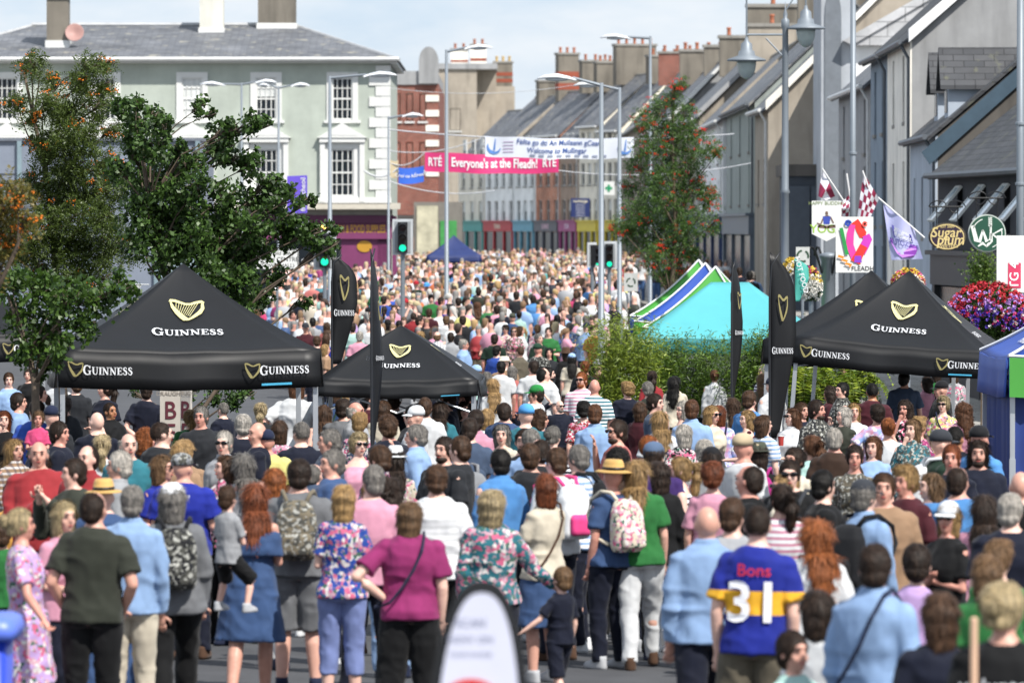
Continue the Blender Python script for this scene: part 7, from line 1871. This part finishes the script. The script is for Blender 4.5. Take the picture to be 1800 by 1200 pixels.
while len(PEOPLE) < 338 and tries < 9000:
    tries += 1; px, y = rr.uniform(5, 1790), rr.uniform(705, 830)
    if (px > 1690 and y < 860) or 180 < px < 330 and y < 740: continue
    d = rand_desc(rr); H_ = 1.62 if d[0] == 'f' else 1.74; s_ = solve_s(y, H_)
    if any(abs(p['px'] - px) < .34 * s_ and abs(FPX / p['s'] - FPX / s_) < 1.6 for p in PEOPLE) or any(abs(p['px'] - px) < .17 * s_ and abs(p['y'] - y) < .22 * s_ for p in PEOPLE): continue
    if any(abs(FPX / s_ - b_) < 2.2 and abs(px - a_) < 1.9 * s_ for a_, b_ in ((1998, 68),)): continue
    person(px, y, *d, auto=True, h=H_)
# ---- labels that single each person out
from collections import Counter, defaultdict
MARKS = [(708, 440, 'the left traffic light'), (590, 540, 'the leafy feather flag'), (657, 600, 'the edge-on feather flag'), (785, 450, 'the navy gazebo'), (1057, 560, 'the nearest lamp post'), (1089, 500, 'the second lamp post'), (705, 630, 'the small gazebo'), (320, 650, 'the largest gazebo'), (1568, 650, 'the right gazebo'), (1090, 640, 'the bamboo'), (1740, 760, 'the blue curtain'), (1360, 760, 'the widest feather flag'), (1289, 690, 'the narrow feather flag'), (830, 1100, 'the teardrop banner'), (299, 740, 'the wide beer board'), (60, 1100, 'the blue bin'), (1200, 480, 'the berry tree'), (500, 470, 'the town centre sign')]
def base_label(p):
    s = f"{p['kid']} with {p['head']} in {p['gar']}"
    if p['bot'] and p['y'] > 790: s += f" and {p['bot']}"
    return s
labs = [base_label(p) for p in PEOPLE]
def dup_idx(): c = Counter(labs); return [i for i, l in enumerate(labs) if c[l] > 1]
for i in dup_idx(): labs[i] += ', ' + PEOPLE[i]['view']
def near_mark(p):
    m = min(MARKS, key=lambda q: math.hypot(q[0] - p['px'], (q[1] - p['y']))); dx = p['px'] - m[0]; dy = p['y'] - m[1]
    return (('left of ' if dx < 0 else 'right of ') if abs(dx) > abs(dy) else ('beyond ' if dy < 0 else 'in front of ')) + m[2]
for i in dup_idx(): labs[i] = base_label(PEOPLE[i]) + ', ' + near_mark(PEOPLE[i])
for i in dup_idx(): labs[i] = base_label(PEOPLE[i]) + ', ' + PEOPLE[i]['view'] + ', ' + near_mark(PEOPLE[i])
for i in dup_idx():
    p = PEOPLE[i]; q = sorted((x for x in PEOPLE if x is not p), key=lambda x: math.hypot(x['px'] - p['px'], x['y'] - p['y']))
    for nb in q[:8]:
        cand = base_label(p) + (', left of ' if p['px'] < nb['px'] else ', right of ') + 'the ' + nb['gar']
        if cand not in labs: labs[i] = cand; break
for p, l in zip(PEOPLE, labs):
    if len(l.split()) > 16: l = f"{p['kid']} with {p['head']} in {p['gar']}, {near_mark(p)}"
    if len(l.split()) > 16: l = f"{p['kid']} in {p['gar']}, {p['head']}"
    p['T']['label'] = l
seen = Counter(p['T']['label'] for p in PEOPLE)
for p in PEOPLE:
    l = p['T']['label']
    if seen[l] > 1:
        l = f"{p['kid']} in {p['gar']}, {p['view']}, {near_mark(p)}"; p['T']['label'] = ' '.join(l.split()[:16])
used = set(p['T']['label'] for p in PEOPLE)
for p in PEOPLE:
    l = p['T']['label']; m_ = near_mark(p)
    for extra in (f", {p['view']}, {m_}", f", {m_}", f", {p['view']}"):
        if ' of ' in l or 'front of' in l or 'beyond' in l or p['view'] in l and p['view'] in extra: 
            if m_ in l or p['view'] in l: continue
        if len((l + extra).split()) <= 16: l += extra; break
    p['T']['label'] = l
for P, i, c, patk, txt in PACKS:
    p = PEOPLE[i]; n_ = 'shoulder bag' if 'shoulder' in txt else 'backpack'
    for l in (f"{cw(c)} {PW[patk]}{n_} worn by the {p['kid']} with {p['head']} in {p['gar']}", f"{cw(c)} {PW[patk]}{n_} of the {p['kid']} in {p['gar']}, {p['head']}", f"{cw(c)} {PW[patk]}{n_} worn by the person in {p['gar']}"):
        P['label'] = l
        if len(l.split()) <= 16: break
# carried things
def held(name, label, cat, px, py, s, fn):
    c = Wp(px, py, s); T = thing(name, label, cat, c); fn(T)
def buggy(T):
    z0 = gz(T.location.y) - T.location.z; F = mat('black_buggy_fabric', '#121316', .5, bump=.3, bscale=8)
    mb = MB(); mb.loft([(z0 + .3, 0, .1, .22, .3), (z0 + .5, 0, .1, .24, .34), (z0 + .85, 0, .0, .22, .2), (z0 + 1.0, 0, -.1, .18, .12)], 18, 3); link('seat', vox(mb, 'seat', .016, 1, .012), F, T).scale = (1, 1, 1)
    mb = MB(); mb.ell((0, .0, z0 + .85), (.25, .3, .24), 18, 10); link('hood', vox(mb, 'hood', .016, 1, .01), F, T)
    for sx in (-1, 1):
        for y in (-.35, .4): MB().lathe([(.09, -.02), (.11, -.015), (.11, .015), (.09, .02)], (0, 0, 0), 18, Matrix.Translation((sx * .25, y, z0 + .11)) @ Matrix.Rotation(R(90), 4, 'Y')).build('wheel', BLACKP, T)
        MB().tube([(sx * .25, .4, z0 + .11), (sx * .24, 0, z0 + .5), (sx * .23, -.4, z0 + 1.02)], .014, 6).build('frame', ALU, T)
    MB().tube([(-.23, -.4, z0 + 1.02), (.23, -.4, z0 + 1.02)], .018, 6).build('handlebar', IRON, T)
held('pushchair', 'black pushchair with hood between the floral dress and the olive T-shirt', 'pushchair', 105, 1060, 236, buggy)
held('pushchair', 'dark folded pushchair behind the toddler in navy', 'pushchair', 1032, 1060, 205, buggy)
def phone_(T):
    MB().box(-.038, .038, -.005, .005, -.075, .075).build('case', BLACKP, T); MB().lathe([(.001, 0), (.012, 0), (.012, .003), (.001, .003)], (0, 0, 0), 10, onfront(.015, -.006, .05)).build('camera_lens', WHITE, T)
held('phone', 'black phone held up by the dark-haired person in the olive jacket', 'phone', 137, 829, 208, phone_)
def stick(T): MB().tube([(0, 0, -.45), (0, 0, .14)], .017, 10).build('shaft', mat('pale_wood_stick', '#d0ab8f', .6), T); MB().ell((0, 0, .14), (.018, .018, .012), 10, 6).build('cap', mat('pale_wood_stick', '#d0ab8f', .6), T, True)
held('stick', 'pale wooden stick held upright beside the black volunteer T-shirt', 'stick', 1713, 1145, 400, stick)
def cup(T): MB().lathe([(.028, -.055), (.036, .05), (.038, .055), (.03, .055)], (0, 0, 0), 14).build('cup_body', mat('red_paper_cup', '#a83a34', .5), T); MB().lathe([(.039, .055), (.039, .062), (.01, .064)], (0, 0, 0), 14).build('lid', WHITE, T)
held('drink_cup', 'red paper cup held by the long-haired person in white with sunglasses', 'cup', 1373, 775, 150, cup)
def table(T):
    z0 = gz(T.location.y) - T.location.z; MB().box(-.75, .75, -.35, .35, z0 + .72, z0 + .75).build('table_top', mat('blue_panel', '#1f5f86', .5), T)
    for sx in (-1, 1):
        for sy in (-1, 1): MB().tube([(sx * .7, sy * .3, z0), (sx * .65, sy * .28, z0 + .72)], .015, 6).build('leg', ALU, T)
    MB().box(-.74, .74, -.352, -.345, z0 + .15, z0 + .719).build('front_panel', mat('blue_panel', '#1f5f86', .5), T)
held('folding_table', 'blue fronted folding table under the largest gazebo', 'table', 215, 760, 134, table)
held('folding_table', 'blue clothed table at the left edge behind the child on shoulders', 'table', 75, 730, 126, table)
# ---- everybody beyond: the far crowd as one mass
def far_crowd():
    def geo(me): 
        me.calc_loop_triangles(); n = len(me.vertices); co = np.empty(n * 3); me.vertices.foreach_get('co', co); m_ = len(me.loop_triangles); tr = np.empty(m_ * 3, dtype=np.int32); me.loop_triangles.foreach_get('vertices', tr); return co.reshape(-1, 3), tr.reshape(-1, 3)
    var = []
    for sx, arm, hs, tc, bc in (('m', 'hang', 's', 't', 'j'), ('m', 'front', 's', 't', 's'), ('f', 'hang', 'l', 't', 'j'), ('f', 'front', 'm', 'h', 'j'), ('f', 'hang', 'm', 'd', None), ('m', 'hang', 'x', 'h', 'j'), ('f', 'face', 'p', 't', 'j'), ('m', 'walk', 'b', 't', 'j')):
        ps = [geo(body_mesh(sx, arm, 'stand', 0, 'l')), geo(top_mesh(sx, arm, tc, 'l'))]; ps.append(geo(bot_mesh(sx, 'stand', bc, 'l')) if bc else None); ps.append(geo(hair_mesh(hs, 'l')) if hs != 'b' else None); var.append(ps)
    rg = random.Random(3); V = []; F = []; Cc = []; nv = 0; placed = []
    cells = defaultdict(list)
    for p in PEOPLE: cells[(int(p['loc'].x / .8), int(p['loc'].y / .8))].append((p['loc'].x, p['loc'].y))
    n = 0; t = 0
    while n < 1050 and t < 30000:
        t += 1; d = rg.choice([rg.uniform(132, 205), rg.uniform(150, 215), rg.uniform(200, 330)]); s = FPX / d
        xr = min(facx(d) - .6, (1115 - 900) / s if d < 215 else 99)
        xl = (478 - 900) / s if d < 200 else (700 - 900) / s
        x = rg.uniform(xl, xr)
        if d < 150 and not (-6 < x < 2.4): continue
        sp = .48 if d < 215 else .7; ci, cj = int(x / .8), int(d / .8)
        if any(math.hypot(x - a, (d - b) * .8) < sp for i in (-1, 0, 1) for j in (-1, 0, 1) for a, b in cells[(ci + i, cj + j)]): continue
        cells[(ci, cj)].append((x, d)); n += 1
        ps = rg.choice(var); k = rg.uniform(.9, 1.05); a = R(rg.choice([0, 180, 180, 180, 90, -90, 210, 150]) + rg.uniform(-20, 20)); ca, sa = math.cos(a) * k, math.sin(a) * k; z = gz(d)
        cols = [lin(rg.choice(SKINS)), curve(lin(PAL[rg.choice(TOPS + ['navy', 'black'] * 3 + ['white'] * 14 + ['cream', 'lightblue', 'pink'] * 2)]), .95), lin(PAL[rg.choice(['navy', 'denim', 'black', 'khaki', 'white'])]), lin(HAIRC[rg.choice(['dark', 'brown', 'lightbrown', 'grey', 'white', 'lightbrown', 'blond', 'paleblond', 'grey'])])]
        for j, g_ in enumerate(ps):
            if g_ is None: continue
            co, tr = g_; v = np.stack([co[:, 0] * ca - co[:, 1] * sa + x, co[:, 0] * sa + co[:, 1] * ca + d, co[:, 2] * k + z], 1); V.append(v); F.append(tr + nv); nv += len(v); Cc.append(np.tile(cols[j], (len(v), 1)))
    V = np.concatenate(V); F = np.concatenate(F); Cc = np.concatenate(Cc)
    me = quads_mesh_idx('far_crowd', V, F); at = me.color_attributes.new('Col', 'FLOAT_COLOR', 'POINT'); at.data.foreach_set('color', Cc.astype(np.float32).ravel())
    m, t_, nn, b = newmat('far_crowd_colours'); an = N(t_, 'Attribute'); an.attribute_name = 'Col'; t_.links.new(an.outputs['Color'], b.inputs['Base Color']); b.inputs['Roughness'].default_value = .7
    o = link('far_crowd', me, m); o['kind'] = 'stuff'; o['label'] = 'dense mass of people filling the far street'
def quads_mesh_idx(name, V, F):
    me = bpy.data.meshes.new(name); me.vertices.add(len(V)); me.vertices.foreach_set('co', V.astype(np.float32).ravel()); me.loops.add(len(F) * 3); me.loops.foreach_set('vertex_index', F.astype(np.int32).ravel()); me.polygons.add(len(F)); me.polygons.foreach_set('loop_start', np.arange(0, len(F) * 3, 3, dtype=np.int32)); me.update(calc_edges=True); me.polygons.foreach_set('use_smooth', [True] * len(F)); return me
far_crowd()
print('people', N_HAND, len(PEOPLE), 'duplicate labels', len(PEOPLE) - len(set(p['T']['label'] for p in PEOPLE)))
